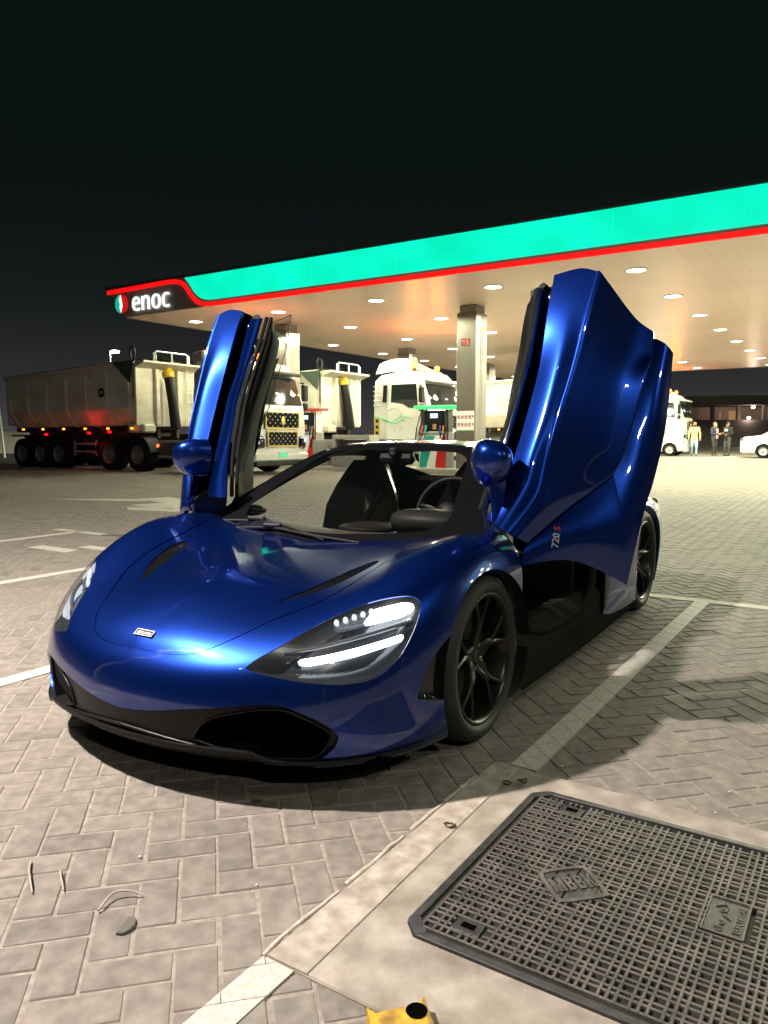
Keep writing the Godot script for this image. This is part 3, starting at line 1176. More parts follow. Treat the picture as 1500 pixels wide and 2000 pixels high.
	for i in 2:
		for j in 3:
			var u: float = [3.1, 10.15][i]
			var v: float = 4.15 + 8.05 * j
			var y0 := gy(uv_pos(u, v).z)
			g = Geo.new()
			g.box(Vector3(u, (y0 + 4.78) / 2, -v), Vector3(0.62, 4.78 - y0, 0.74), Basis(), 0.02)
			var col := part("column", g, cm, t)
			g = Geo.new()
			g.box(Vector3(u, 4.885, -v), Vector3(0.50, 0.20, 0.62))
			part("column_cap", g, pm("grey_paint", Color(), 0.5), col)
			g = Geo.new()
			for s in [-1.0, 1.0]:
				g.box(Vector3(u + 0.314, (y0 + 4.7) / 2, -v + s * 0.06), Vector3(0.012, 4.6 - y0, 0.02))
			part("joint_trim", g, pm("grey_paint", Color(), 0.5), col)
			if i == 1 and j == 0:
				g = Geo.new()
				g.box(Vector3(u - 0.02, 3.93, -v + 0.375), Vector3(0.26, 0.20, 0.012))
				var dsp := part("number_display", g, pm("display_dark", Color(0.03, 0.012, 0.012), 0.3), col)
				g = Geo.new()
				text_geo(g, "15", 0.22, Transform3D(Basis(), Vector3(u - 0.02, 3.93, -v + 0.384)), "Droid Sans", true, 0.004)
				part("display_digits", g, glow("red_led", Color(1.0, 0.06, 0.08), 2.0), dsp)
				g = Geo.new()
				g.box(Vector3(u, 1.68, -v + 0.378), Vector3(0.56, 0.56, 0.012))
				var sg := part("safety_sign", g, pm("sign_white", Color(0.75, 0.70, 0.70), 0.5), col)
				g = Geo.new()
				var ring_at := []
				for r in 2:
					for c in 4:
						ring_at.append(Vector3(u - 0.21 + 0.118 * c, 1.80 - 0.22 * r, -v + 0.386))
				for p in ring_at:
					var c := []
					for s in 13: c.append(p + Vector3(cos(TAU * s / 12), sin(TAU * s / 12), 0) * 0.038)
					g.tube(c, 0.005, 0.005, 5, false)
				part("sign_rings", g, pm("red_paint", Color(), 0.4), sg)
				g = Geo.new()
				for p in ring_at:
					g.box(p + Vector3(0, 0, 0.002), Vector3(0.03, 0.035, 0.004), Basis(Vector3.BACK, 0.5))
					g.box(p + Vector3(0, -0.06, 0.001), Vector3(0.07, 0.012, 0.003))
				for s in 2: g.box(Vector3(u + 0.24, 1.80 - 0.22 * s, -v + 0.387), Vector3(0.03, 0.06, 0.003))
				part("sign_symbols", g, pm("dark_grey", Color(), 0.6), sg)


func green_mat() -> StandardMaterial3D:
	# translucent lightbox face, slightly uneven from dirt on the panel
	var m := StandardMaterial3D.new()
	m.resource_name = "green_lightbox"
	m.albedo_color = lin(0.02, 0.4, 0.33)
	m.roughness = 0.3
	m.emission_enabled = true
	m.emission = Color.BLACK
	var nz := noise_tex(47, 0.008, 4, Color(0.0, 0.90, 0.70), Color(0.03, 1.0, 0.84), 256)
	m.emission_texture = nz
	m.emission_energy_multiplier = 1.05
	m.emission_operator = BaseMaterial3D.EMISSION_OP_ADD
	m.uv1_triplanar = true
	m.uv1_world_triplanar = true
	m.uv1_scale = Vector3.ONE * 0.3
	return m


func make_island():
	var conc := pm("island_concrete", Color(0.30, 0.28, 0.26), 0.8)
	var g := Geo.new()
	var p := uv_pos(5.5, 4.15)
	g.box(Vector3(0, 0.0, 0), Vector3(15.5, 0.30, 1.3), Basis(), 0.03)
	var o := struct("pump_island", g, conc, "raised concrete pump island")
	o.transform = station_xf(5.5, 4.15)
	o.position.y = gy(p.z)
	# dispenser nearer the silver truck: side with green and red swoosh
	fuel_pump(4.05, "fuel dispenser with red top and green swoosh beside the silver truck", false)
	fuel_pump(9.0, "fuel dispenser with lit green top bar beside the column", true)
	# low grey service boxes
	var t := thing("service_cabinet", "plain grey service cabinet between the two fuel dispensers", "cabinet", Vector3.ZERO, 0.0, "")
	place(t, 4.95, 3.85)
	t.position.y += 0.15
	g = Geo.new()
	g.box(Vector3(0, 0.42, 0), Vector3(0.62, 0.84, 0.5), Basis(), 0.015)
	part("body", g, pm("cabinet_grey", Color(0.21, 0.195, 0.195), 0.5), t)
	g = Geo.new()
	g.box(Vector3(0, 0.45, 0.254), Vector3(0.44, 0.6, 0.012), Basis(), 0.004)
	part("door", g, pm("cabinet_dark", Color(0.2, 0.19, 0.19), 0.5), t)
	t = thing("waste_station", "wide grey bin station with red canisters on its shelf", "bin station")
	place(t, 6.25, 3.75)
	t.position.y += 0.15
	g = Geo.new()
	for s in [-1.0, 1.0]:
		g.box(Vector3(s * 0.66, 0.5, 0), Vector3(0.12, 1.0, 0.52), Basis(), 0.01)
	g.box(Vector3(0, 0.93, 0), Vector3(1.2, 0.13, 0.52), Basis(), 0.01)
	g.box(Vector3(0, 0.2, 0), Vector3(1.2, 0.40, 0.50), Basis(), 0.01)
	g.box(Vector3(0, 0.6, -0.22), Vector3(1.2, 0.5, 0.03))
	part("body", g, pm("cabinet_grey", Color(), 0.5), t)
	g = Geo.new()
	for k in 3:
		g.box(Vector3(-0.36 + 0.33 * k, 0.52, 0.05), Vector3(0.26, 0.2, 0.24), Basis(), 0.05)
	part("canister", g, pm("red_paint", Color(), 0.4), t)
	t = thing("price_board", "narrow upright yellow sign with black symbols by the ladder", "sign")
	place(t, 6.7, 4.4)
	t.position.y += 0.15
	g = Geo.new()
	g.box(Vector3(0, 0.75, 0), Vector3(0.05, 1.5, 0.05))
	part("post", g, pm("grey_paint", Color(), 0.5), t)
	g = Geo.new()
	g.box(Vector3(0, 1.25, 0.04), Vector3(0.22, 0.62, 0.03), Basis(), 0.01)
	part("board", g, glow("yellow_sign", Color(0.9, 0.75, 0.02), 0.5), t)
	g = Geo.new()
	for k in 3: g.box(Vector3(0, 1.06 + 0.19 * k, 0.058), Vector3(0.10, 0.10, 0.006))
	part("symbols", g, pm("black_plastic", Color(), 0.5), t)


func fuel_pump(u: float, label: String, lit: bool):
	var t := thing("fuel_dispenser", label, "fuel dispenser")
	place(t, u, 4.15)
	t.position.y += 0.15
	var g := Geo.new()
	g.box(Vector3(0, 0.55, 0), Vector3(0.95, 1.1, 0.5), Basis(), 0.02)
	part("body", g, pm("pump_grey", Color(0.20, 0.195, 0.195), 0.45), t)
	g = Geo.new()
	g.box(Vector3(0, 1.42, 0), Vector3(0.62, 0.62, 0.36), Basis(), 0.02)
	var head := part("display_head", g, pm("black_plastic", Color(), 0.5), t)
	g = Geo.new()
	g.box(Vector3(0, 1.58, 0.183), Vector3(0.26, 0.14, 0.008))
	part("display_screen", g, glow("pump_screen", Color(0.75, 0.85, 0.95), 1.6), head)
	g = Geo.new()
	g.box(Vector3(0.02, 1.25, 0.183), Vector3(0.12, 0.16, 0.008))
	part("keypad", g, glow("keypad", Color(0.9, 0.55, 0.15), 0.5), head)
	for s in [-1.0, 1.0]:
		g = Geo.new()
		g.box(Vector3(s * 0.42, 1.38, 0), Vector3(0.09, 0.75, 0.34), Basis(), 0.01)
		part("post", g, pm("pump_white" if not lit else "dark_grey", Color(0.6, 0.58, 0.58), 0.4), t)
	g = Geo.new()
	g.box(Vector3(0, 1.84, 0), Vector3(1.35, 0.10, 0.55), Basis(), 0.03)
	if lit:
		part("top_bar", g, glow("green_bar", Color(0.10, 0.95, 0.45), 1.6), t)
	else:
		part("top_bar", g, glow("red_bar", Color(0.95, 0.05, 0.08), 0.55), t)
	# nozzles and hoses
	var cols := [Color(0.6, 0.05, 0.03), Color(0.02, 0.35, 0.3), Color(0.02, 0.05, 0.3), Color(0.6, 0.3, 0.02)]
	for k in 4:
		var x: float = [-0.36, -0.24, 0.26, 0.38][k]
		g = Geo.new()
		g.tube([Vector3(x, 1.28, 0.24), Vector3(x, 1.10, 0.30), Vector3(x, 1.02, 0.25)], 0.035, 0.025, 7)
		part("nozzle", g, pm("nozzle_%d" % k, cols[k], 0.4), t)
		g = Geo.new()
		var hx: float = x + (0.12 if k > 1 else -0.12)
		g.tube(curve([Vector3(x, 1.05, 0.27), Vector3(hx, 0.55, 0.38), Vector3(hx + signf(x) * 0.06, 1.0, 0.34), Vector3(hx, 1.5, 0.24), Vector3(x * 1.05, 1.82, 0.16)], 14), 0.016, 0.016, 6)
		part("hose", g, pm("rubber", Color(), 0.7), t)
	# swoosh on the end panel facing the forecourt
	g = Geo.new()
	g.box(Vector3(0, 0.5, 0.254), Vector3(0.93, 0.98, 0.008))
	part("front_panel", g, pm("pump_white2", Color(0.66, 0.66, 0.66), 0.4), t)
	for k in 2:
		g = Geo.new()
		var a := []
		var b := []
		for s in 9:
			var f := s / 8.0
			a.append(Vector3((-0.46 if k == 0 else 0.10) + 0.25 * f * f, 0.02 + 0.96 * f, 0.2605 + 0.0005 * k))
			b.append(Vector3((-0.22 if k == 0 else 0.46) + (0.30 * f if k == 0 else 0.0), 0.02 + 0.96 * f, 0.2605 + 0.0005 * k))
		ribbon(g, a, b, Vector3.BACK)
		part("swoosh", g, pm("teal_paint" if k == 0 else "red_paint", Color(), 0.4), t)


# ------------------------------------------------------------------ lorries

func truck_wheel(t: Node3D, at: Vector3, r: float, w: float, cap: Material):
	# axis along z, outer face towards +z
	var xf := Transform3D(Basis(Vector3(1, 0, 0), Vector3(0, 0, 1), Vector3(0, -1, 0)), at)
	var g := Geo.new()
	g.lathe([[r * 0.55, w * 0.40], [r * 0.86, w * 0.5], [r * 0.97, w * 0.42], [r, w * 0.30], [r, -w * 0.45], [r * 0.9, -w * 0.5], [r * 0.5, -w * 0.5]].map(func(e): return [e[0], -e[1]]), 26, Transform3D(xf.basis * Basis(Vector3.RIGHT, PI), at))
	var wheel := part("wheel", g, pm("rubber", Color(), 0.7), t)
	g = Geo.new()
	g.lathe([[0.0, w * 0.12], [r * 0.18, w * 0.16], [r * 0.2, w * 0.34], [r * 0.27, w * 0.34], [r * 0.30, w * 0.12], [r * 0.47, w * 0.08], [r * 0.52, w * 0.38], [r * 0.57, w * 0.43], [r * 0.575, w * 0.36]].map(func(e): return [e[0], -e[1]]), 20, Transform3D(xf.basis * Basis(Vector3.RIGHT, PI), at))
	part("wheel_disc", g, cap, wheel)


func make_tipper(label: String, u: float, v: float, group: String, red: bool) -> Node3D:
	# front wall at local x = 0, body back to x = -7; near side at z = 0, far side z = -2.5
	var t := thing("tipper_trailer", label, "tipper trailer", Vector3.ZERO, 0.0, group)
	place(t, u, v)
	var paint := textured("trailer_paint", noise_tex(51, 0.012, 4, Color(0.80, 0.78, 0.74), Color(1, 1, 1), 256), 0.5, 0.42, lin(0.72, 0.70, 0.60))
	var L := 7.0
	# sides: upright above, leaning in below
	var prof := func(x: float) -> Array:
		var f := -x / L
		var top := lerpf(3.42, 3.16, f)
		var bot := lerpf(1.48, 1.42, f)
		return [top, bot + 0.52, bot]
	for s in [0, 1]:
		var g := Geo.new()
		var rows := []
		for k in 15:
			var x := -L * k / 14.0
			var p: Array = prof.call(x)
			var z0 := 0.0 if s == 0 else -2.5
			var inn := -1.0 if s == 0 else 1.0
			rows.append([Vector3(x, p[0], z0), Vector3(x, (p[0] + p[1]) / 2, z0), Vector3(x, p[1], z0), Vector3(x, p[2], z0 + inn * 0.36), Vector3(x, p[2] - 0.02, z0 + inn * 0.8)])
		for k in 14:
			for j in 4:
				g.quad(rows[k][j], rows[k + 1][j], rows[k + 1][j + 1], rows[k][j + 1], Vector3(0, 0.0 if j < 2 else -0.6, 1.0 if s == 0 else -1.0))
				var e := Vector3(0, 0.03, -0.06 if s == 0 else 0.06)
				g.quad(rows[k][j] + e, rows[k + 1][j] + e, rows[k + 1][j + 1] + e, rows[k][j + 1] + e, Vector3(0, 0, -1.0 if s == 0 else 1.0))
		var side := part("side_wall", g, paint, t)
		for k in 7:
			var x := -0.25 - 1.08 * k
			var p: Array = prof.call(x)
			g = Geo.new()
			var zs := 0.0 if s == 0 else -2.5
			var o := 0.075 if s == 0 else -0.075
			var w := 0.11
			var q := [[p[0] - 0.22, 0.004], [p[0] - 0.30, o], [p[1], o], [p[2] + 0.02, o - (0.36 if s == 0 else -0.36)], [p[2] - 0.04, -(0.40 if s == 0 else -0.40)]]
			for j in 4:
				var a := Vector3(x, q[j][0], zs + q[j][1])
				var b := Vector3(x, q[j + 1][0], zs + q[j + 1][1])
				var h := Vector3(w / 2, 0, 0)
				var d := Vector3(0, 0, -0.12 if s == 0 else 0.12)
				g.quad(a - h, a + h, b + h, b - h, Vector3(0, -0.2, o))
				g.quad(a - h, b - h, b - h + d, a - h + d, Vector3.LEFT)
				g.quad(a + h, b + h, b + h + d, a + h + d, Vector3.RIGHT)
			part("rib", g, paint, side)
		# top rail
		g = Geo.new()
		var zr := 0.02 if s == 0 else -2.52
		g.tube([Vector3(0.03, 3.44, zr), Vector3(-L, 3.18, zr)], 0.075, 0.075, 6)
		part("top_rail", g, paint, side)
	# front wall with a recess for the ram
	var g := Geo.new()
	for e in [[-0.45, 0.86], [-2.05, 0.86]]:
		g.box(Vector3(0.0, 2.42, e[0]), Vector3(0.10, 1.96, e[1]), Basis(), 0.02)
	g.box(Vector3(-0.22, 2.42, -1.25), Vector3(0.06, 1.96, 0.9))
	var wall := part("front_wall", g, paint, t)
	for z in [-0.80, -1.70]:
		g = Geo.new()
		g.box(Vector3(0.10, 2.35, z), Vector3(0.16, 1.8, 0.16), Basis(), 0.02)
		part("pillar", g, paint, wall)
	g = Geo.new()
	g.prism(PackedVector2Array([Vector2(0.0, 3.25), Vector2(0.42, 3.40), Vector2(0.42, 3.46), Vector2(0.0, 3.46)]), -2.5, Transform3D(Basis(), Vector3(0.06, 0, 0)))
	part("cab_guard", g, paint, wall)
	g = Geo.new()
	for z in [-0.5, -1.15, -1.8]:
		g.tube([Vector3(0.45, 3.46, z), Vector3(0.45, 3.74, z)], 0.022, 0.022, 6)
	g.tube([Vector3(0.45, 3.46, -0.42), Vector3(0.45, 3.70, -0.42), Vector3(0.45, 3.77, -0.55), Vector3(0.45, 3.77, -1.75), Vector3(0.45, 3.70, -1.88), Vector3(0.45, 3.46, -1.88)], 0.025, 0.025, 6)
	part("railing", g, pm("white_paint", Color(), 0.4), wall)
	g = Geo.new()
	g.tube([Vector3(0.16, 3.05, -1.25), Vector3(0.34, 2.2, -1.25), Vector3(0.46, 1.35, -1.25)], 0.15, 0.17, 12)
	var ram := part("hydraulic_ram", g, pm("black_plastic", Color(), 0.5), t)
	g = Geo.new()
	g.lathe([[0.0, 0.0], [0.18, 0.0], [0.20, 0.06], [0.20, 0.18], [0.14, 0.24], [0.1, 0.34], [0.0, 0.34]], 14, Transform3D(Basis(Vector3.BACK, 0.2), Vector3(0.17, 3.0, -1.25)))
	part("ram_collar", g, pm("ram_yellow", Color(0.65, 0.42, 0.03), 0.4), ram)
	g = Geo.new()
	for z in [-2.02, -2.32]:
		g.tube([Vector3(0.16, 1.5, z), Vector3(0.16, 3.35, z)], 0.02, 0.02, 6)
	for k in 6: g.tube([Vector3(0.16, 1.65 + 0.3 * k, -2.02), Vector3(0.16, 1.65 + 0.3 * k, -2.32)], 0.016, 0.016, 6)
	part("ladder", g, pm("white_paint", Color(), 0.4), t)
	g = Geo.new()
	g.box(Vector3(-0.1, 1.36, -0.35), Vector3(0.8, 0.28, 0.5), Basis(), 0.05)
	part("front_bracket", g, paint, t)
	# tail gate
	g = Geo.new()
	g.box(Vector3(-L - 0.03, 2.35, -1.25), Vector3(0.08, 1.7, 2.4), Basis(), 0.02)
	part("tailgate", g, paint, t)
	# tarpaulin over the front
	g = Geo.new()
	var tarp := []
	for k in 8:
		var row := []
		for j in 9:
			var f := j / 8.0
			row.append(Vector3(0.02 - 0.85 * k, 3.46 - 0.03 * k + 0.16 * sin(PI * f) + 0.03 * sin(k * 2.1 + j * 1.7), -2.5 * f + (0.1 if j == 0 else 0.0)))
		tarp.append(row)
	loft(g, tarp, Vector3.UP)
	g.tri(Vector3(0.08, 3.47, 0.11), Vector3(-0.05, 2.75, 0.12), Vector3(-0.9, 3.44, 0.11))
	part("tarpaulin", g, pm("tarp_green", Color(0.035, 0.055, 0.04), 0.8), t)
	g = Geo.new()
	var loop := []
	for k in 13: loop.append(Vector3(0.02 + 0.11 * sin(TAU * k / 12), 3.66 + 0.22 * cos(TAU * k / 12), 0.05))
	g.tube(loop, 0.035, 0.035, 6, false)
	g.tube([Vector3(0.03, 3.5, 0.06), Vector3(0.05, 2.3, 0.10)], 0.02, 0.02, 5)
	part("tarp_arm", g, pm("black_plastic", Color(), 0.5), t)
	# round black mark on the side
	g = Geo.new()
	g.lathe([[0.0, 0.012], [0.14, 0.012], [0.16, 0.0]].map(func(e): return [e[0], -e[1]]), 18, Transform3D(Basis(Vector3.RIGHT, -PI / 2), Vector3(-1.62, 2.52, 0.001)))
	var mark := part("round_mark", g, pm("black_plastic", Color(), 0.5), t)
	g = Geo.new()
	for q in [[-0.06, -0.05, -0.02, 0.05], [0.0, -0.05, 0.0, 0.05], [0.04, 0.05, 0.07, -0.04]]:
		g.tube([Vector3(-1.62 + q[0], 2.52 + q[1], 0.016), Vector3(-1.62 + q[2], 2.52 + q[3], 0.016)], 0.012, 0.012, 5)
	part("mark_letters", g, pm("mark_gold", Color(0.45, 0.33, 0.08), 0.4), mark)
	# chassis
	g = Geo.new()
	for z in [-0.85, -1.65]:
		g.box(Vector3(-3.4, 1.18, z), Vector3(7.0, 0.32, 0.12))
	g.box(Vector3(-5.2, 1.02, -1.25), Vector3(3.0, 0.2, 1.6))
	for k in 6: g.box(Vector3(-0.6 - 1.2 * k, 1.34, -1.25), Vector3(0.14, 0.16, 2.2))
	part("chassis", g, pm("chassis_dark", Color(0.03, 0.022, 0.02), 0.6), t)
	g = Geo.new()
	g.box(Vector3(-5.15, 1.14, -0.28), Vector3(3.4, 0.06, 0.5), Basis(), 0.02)
	g.box(Vector3(-3.42, 1.02, -0.28), Vector3(0.05, 0.3, 0.5))
	part("mudguard", g, pm("black_plastic", Color(), 0.5), t)
	g = Geo.new()
	for y in [0.60, 0.86]: g.box(Vector3(-2.7, y, -0.1), Vector3(1.1, 0.07, 0.04), Basis(), 0.01)
	g.box(Vector3(-2.15, 0.72, -0.14), Vector3(0.06, 0.5, 0.05))
	g.box(Vector3(-3.3, 0.72, -0.14), Vector3(0.06, 0.5, 0.05))
	part("side_guard", g, pm("grey_paint", Color(), 0.5), t)
	var cap := pm("wheel_disc_grey", Color(0.16, 0.15, 0.14), 0.5, 0.3)
	for k in 3:
		truck_wheel(t, Vector3(-6.25 + 1.08 * k, 0.52, -0.22), 0.52, 0.42, cap)
		truck_wheel(t, Vector3(-6.25 + 1.08 * k, 0.52, -2.3), 0.52, 0.42, cap)
	var amber := glow("amber_marker", Color(1.0, 0.55, 0.08), 5.0)
	for k in 6:
		g = Geo.new()
		g.box(Vector3(-0.15 - 1.17 * k, 1.36, 0.02), Vector3(0.10, 0.06, 0.05), Basis(), 0.01)
		part("marker_lamp", g, amber, t)
	if red:
		for e in [[-2.25, 1.22], [-1.2, 1.25], [-4.6, 1.18]]:
			g = Geo.new()
			g.box(Vector3(e[0], e[1], 0.06), Vector3(0.16, 0.07, 0.05), Basis(), 0.01)
			part("red_lamp", g, glow("red_lamp", Color(1.0, 0.03, 0.06), 3.0), t)
		for e in [[-2.28, 1.52, 0.07], [-1.9, 0.85, 0.10]]:
			var l := OmniLight3D.new()
			l.name = numbered("red_lamp_light", self)
			l.light_color = Color(1.0, 0.04, 0.10)
			l.light_energy = e[2]
			l.light_size = 0.05
			l.omni_range = 40.0
			l.omni_attenuation = 2.0
			l.shadow_enabled = true
			add_child(l)
			l.position = t.transform * Vector3(e[0], e[1], 0.07 if e[1] > 1.0 else 0.13)
	return t


func cab_profile() -> Array:
	return [Vector2(2.55, 0.95), Vector2(2.52, 3.02), Vector2(2.75, 3.20), Vector2(3.6, 3.34), Vector2(4.25, 3.28), Vector2(4.52, 3.02), Vector2(4.78, 2.35), Vector2(4.88, 1.95), Vector2(4.94, 1.4), Vector2(4.95, 0.62), Vector2(4.86, 0.46), Vector2(4.25, 0.46), Vector2(4.12, 0.95)]


func make_tractor(label: String, u: float, v: float, style: int, group: String) -> Node3D:
	# x forward, rear drive axles at 0 and -1.4, cab front at 4.95; near side z = 0, far side -2.5
	var t := thing("tractor_unit", label, "lorry cab", Vector3.ZERO, 0.0, group)
	place(t, u, v)
	var body := textured("cab_silver", noise_tex(55, 0.01, 3, Color(0.9, 0.9, 0.9), Color(1, 1, 1), 128), 0.4, 0.3, lin(0.46, 0.45, 0.44)) if style == 0 else textured("cab_white", noise_tex(55, 0.01, 3, Color(0.9, 0.9, 0.9), Color(1, 1, 1), 128), 0.4, 0.3, lin(0.60, 0.58, 0.55))
	body.metallic = 0.25
	var gold := pm("gold_trim", Color(0.62, 0.44, 0.12), 0.3, 0.6)
	# shell: side profile swept across, narrowing to the roof and rounded at the edges
	var prof := []
	var base := cab_profile()
	var dens := []
	for k in base.size():
		var a: Vector2 = base[k]
		var b: Vector2 = base[(k + 1) % base.size()]
		for s in 3: dens.append(a.lerp(b, s / 3.0))
	var g := Geo.new()
	var rows := []
	var zz := [0.0, 0.04, 0.12, 0.5, 1.25, 2.0, 2.38, 2.46, 2.5]
	for k in zz.size():
		var row := []
		var z: float = zz[k]
		var e := 1.0 - pow(absf(z - 1.25) / 1.25, 14.0)
		for q in dens:
			var cx := 3.75
			var cy := 1.9
			var sh := lerpf(0.955, 1.0, e)
			var taper := clampf((q.y - 2.0) / 1.4, 0.0, 1.0) * 0.12
			var zt := lerpf(z, 1.25, taper)
			var fr := clampf((q.x - 4.3) / 0.65, 0.0, 1.0)
			var bow := -0.10 * fr * pow(absf(z - 1.25) / 1.25, 3.0)
			row.append(Vector3(cx + (q.x - cx) * sh + bow, cy + (q.y - cy) * sh, -zt))
		rows.append(row)
	for k in rows.size() - 1:
		for j in dens.size():
			var j2 := (j + 1) % dens.size()
			var mid: Vector3 = (rows[k][j] + rows[k + 1][j2]) / 2 - Vector3(3.75, 1.9, -1.25)
			g.quad(rows[k][j], rows[k][j2], rows[k + 1][j2], rows[k + 1][j], mid)
	for k in [0, rows.size() - 1]:
		var pl := PackedVector2Array()
		for q in rows[k]: pl.append(Vector2(q.x, q.y))
		var ix := Geometry2D.triangulate_polygon(pl)
		for s in range(0, ix.size(), 3):
			g.flat(rows[k][ix[s]], rows[k][ix[s + 1]], rows[k][ix[s + 2]], Vector3.BACK if k == 0 else Vector3.FORWARD)
	part("cab_body", g, body, t)
	# side windows and door
	var gl := pm("cab_glass", Color(0.012, 0.015, 0.016), 0.06)
	var dark := pm("black_plastic", Color(), 0.5)
	for s in [0, 1]:
		var z0 := 0.008 if s == 0 else -2.508
		var dz := 0.012 if s == 0 else -0.012
		var lean := Basis(Vector3.RIGHT, -0.09 if s == 0 else 0.09)
		var side_xf := Transform3D(lean, Vector3(0, 2.02, z0))
		var door := part("door", panel(PackedVector2Array([Vector2(3.18, -1.05), Vector2(4.30, -1.05), Vector2(4.46, -0.6), Vector2(4.46, 0.18), Vector2(4.34, 0.9), Vector2(3.18, 0.9)]), dz, side_xf), body, t)
		part("side_window", panel(PackedVector2Array([Vector2(3.28, 0.22), Vector2(3.75, 0.16), Vector2(4.0, 0.02), Vector2(4.38, -0.02), Vector2(4.26, 0.82), Vector2(3.28, 0.82)]), dz * 1.8, side_xf), gl, door)
		part("rear_window", panel(PackedVector2Array([Vector2(2.94, 0.22), Vector2(3.1, 0.22), Vector2(3.1, 0.82), Vector2(2.94, 0.82)]), dz * 1.8, side_xf), gl, t)
		part("door_handle", panel(PackedVector2Array([Vector2(3.26, -0.55), Vector2(3.42, -0.55), Vector2(3.42, -0.46), Vector2(3.26, -0.46)]), dz * 3.0, Transform3D(Basis(), Vector3(0, 2.02, z0))), dark, door)
		# mirrors
		g = Geo.new()
		var zm := 0.22 if s == 0 else -2.72
		g.box(Vector3(4.62, 2.45, zm), Vector3(0.14, 0.52, 0.24), Basis(), 0.04)
		g.box(Vector3(4.62, 2.02, zm), Vector3(0.13, 0.22, 0.23), Basis(), 0.04)
		g.tube([Vector3(4.5, 2.75, zm * 0.6 + (0.0 if s == 0 else -1.0)), Vector3(4.62, 2.74, zm)], 0.025, 0.025, 6)
		part("mirror", g, dark, t)
		# step well and tank
		g = Geo.new()
		g.box(Vector3(4.55, 0.72, z0 - dz * 6), Vector3(0.5, 0.16, 0.05), Basis(), 0.01)
		part("step", g, dark, t)
	# windscreen leaning with the front, visor, wipers
	var fa := Vector3(4.545, 3.0, 0)
	var fb := Vector3(4.89, 1.98, 0)
	var up := (fa - fb).normalized()
	var out := Vector3(up.y, -up.x, 0).normalized()
	var at := func(f: float, z: float, off: float) -> Vector3:
		var bow := -0.10 * pow(absf(z + 1.25) / 1.25, 3.0)
		return fb.lerp(fa, f) + Vector3(bow, 0, z) + out * off
	g = Geo.new()
	var ws := []
	for k in 9:
		var row := []
		for j in 13: row.append(at.call(0.04 + 0.80 * k / 8.0, -0.15 - 2.2 * j / 12.0, 0.012))
		ws.append(row)
	loft(g, ws, out)
	part("windscreen", g, gl, t)
	g = Geo.new()
	g.box(at.call(0.93, -1.25, 0.10), Vector3(0.28, 0.10, 2.2), Basis(Vector3.BACK, -0.25), 0.03)
	part("sun_visor", g, pm("visor_smoke", Color(0.03, 0.025, 0.02), 0.3) if style == 0 else body, t)
	g = Geo.new()
	for k in 2:
		var z := -0.5 - 0.95 * k
		g.tube([at.call(0.02, z, 0.03), at.call(0.12, z - 0.7, 0.035)], 0.014, 0.01, 5)
	part("wiper", g, dark, t)
	# grille: two framed black meshes
	for k in 2:
		var y0: float = [1.34, 0.82][k]
		var y1: float = [1.80, 1.24][k]
		var hw: float = [0.74, 0.66][k]
		g = Geo.new()
		g.box(Vector3(4.955, (y0 + y1) / 2, -1.25), Vector3(0.04, y1 - y0, hw * 2), Basis(), 0.01)
		var gr := part("grille", g, pm("black_gloss", Color(), 0.2), t)
		g = Geo.new()
		for s in [-1.0, 1.0]:
			g.box(Vector3(4.975, (y0 + y1) / 2, -1.25 + s * hw), Vector3(0.03, y1 - y0 + 0.05, 0.035), Basis(), 0.006)
		g.box(Vector3(4.976, y0, -1.25), Vector3(0.03, 0.035, hw * 2 - 0.036), Basis(), 0.006)
		g.box(Vector3(4.976, y1, -1.25), Vector3(0.03, 0.025, hw * 2 - 0.036), Basis(), 0.006)
		part("grille_frame", g, gold if style == 0 else pm("chrome", Color(), 0.2), gr)
		g = Geo.new()
		for r in 5:
			for c in 13:
				if (r + c) % 2 == 0:
					g.box(Vector3(4.978, y0 + 0.05 + (y1 - y0 - 0.08) * r / 4.0, -1.25 - hw + 0.06 + (hw * 2 - 0.12) * c / 12.0), Vector3(0.014, 0.05, 0.05), Basis(Vector3.RIGHT, PI / 4))
		part("grille_mesh", g, pm("grille_grey", Color(0.10, 0.085, 0.05), 0.4), gr)
		if k == 0:
			g = Geo.new()
			g.ball(Vector3(4.99, 1.56, -1.25), Vector3(0.02, 0.13, 0.08), Basis(), 10, 8)
			part("emblem", g, gold, gr)
	g = Geo.new()
	for k in 7:
		var z := -0.86 - 0.13 * k
		g.tube([Vector3(4.975, 1.87, z), Vector3(4.972, 1.91 + 0.03 * (k % 2), z - 0.03), Vector3(4.972, 1.885, z - 0.09)], 0.013, 0.011, 5)
	part("front_letters", g, gold, t)
	# lamps
	for s in [-1.0, 1.0]:
		g = Geo.new()
		var z: float = -1.25 + s * 0.97
		g.box(Vector3(4.90, 0.92, z), Vector3(0.12, 0.34, 0.40), Basis(Vector3.RIGHT, s * 0.15) * Basis(Vector3.UP, -s * 0.25), 0.05)
		var hl := part("headlight", g, pm("black_gloss", Color(), 0.2), t)
		g = Geo.new()
		for k in 2: g.ball(Vector3(4.955, 0.93 + 0.05 * k, z + 0.10 - 0.19 * k), Vector3(0.03, 0.06, 0.07), Basis(), 10, 6)
		g.box(Vector3(4.95, 1.06, z), Vector3(0.03, 0.03, 0.32), Basis(Vector3.UP, -s * 0.25))
		part("lens", g, glow("truck_lens", Color(0.85, 0.92, 1.0), 1.0), hl)
	g = Geo.new()
	g.box(Vector3(4.86, 0.50, -1.25), Vector3(0.24, 0.26, 2.46), Basis(), 0.06)
	part("bumper", g, body, t)
	g = Geo.new()
	g.box(Vector3(4.87, 0.32, -1.25), Vector3(0.2, 0.16, 2.3), Basis(), 0.03)
	part("lower_bumper", g, dark, t)
	g = Geo.new()
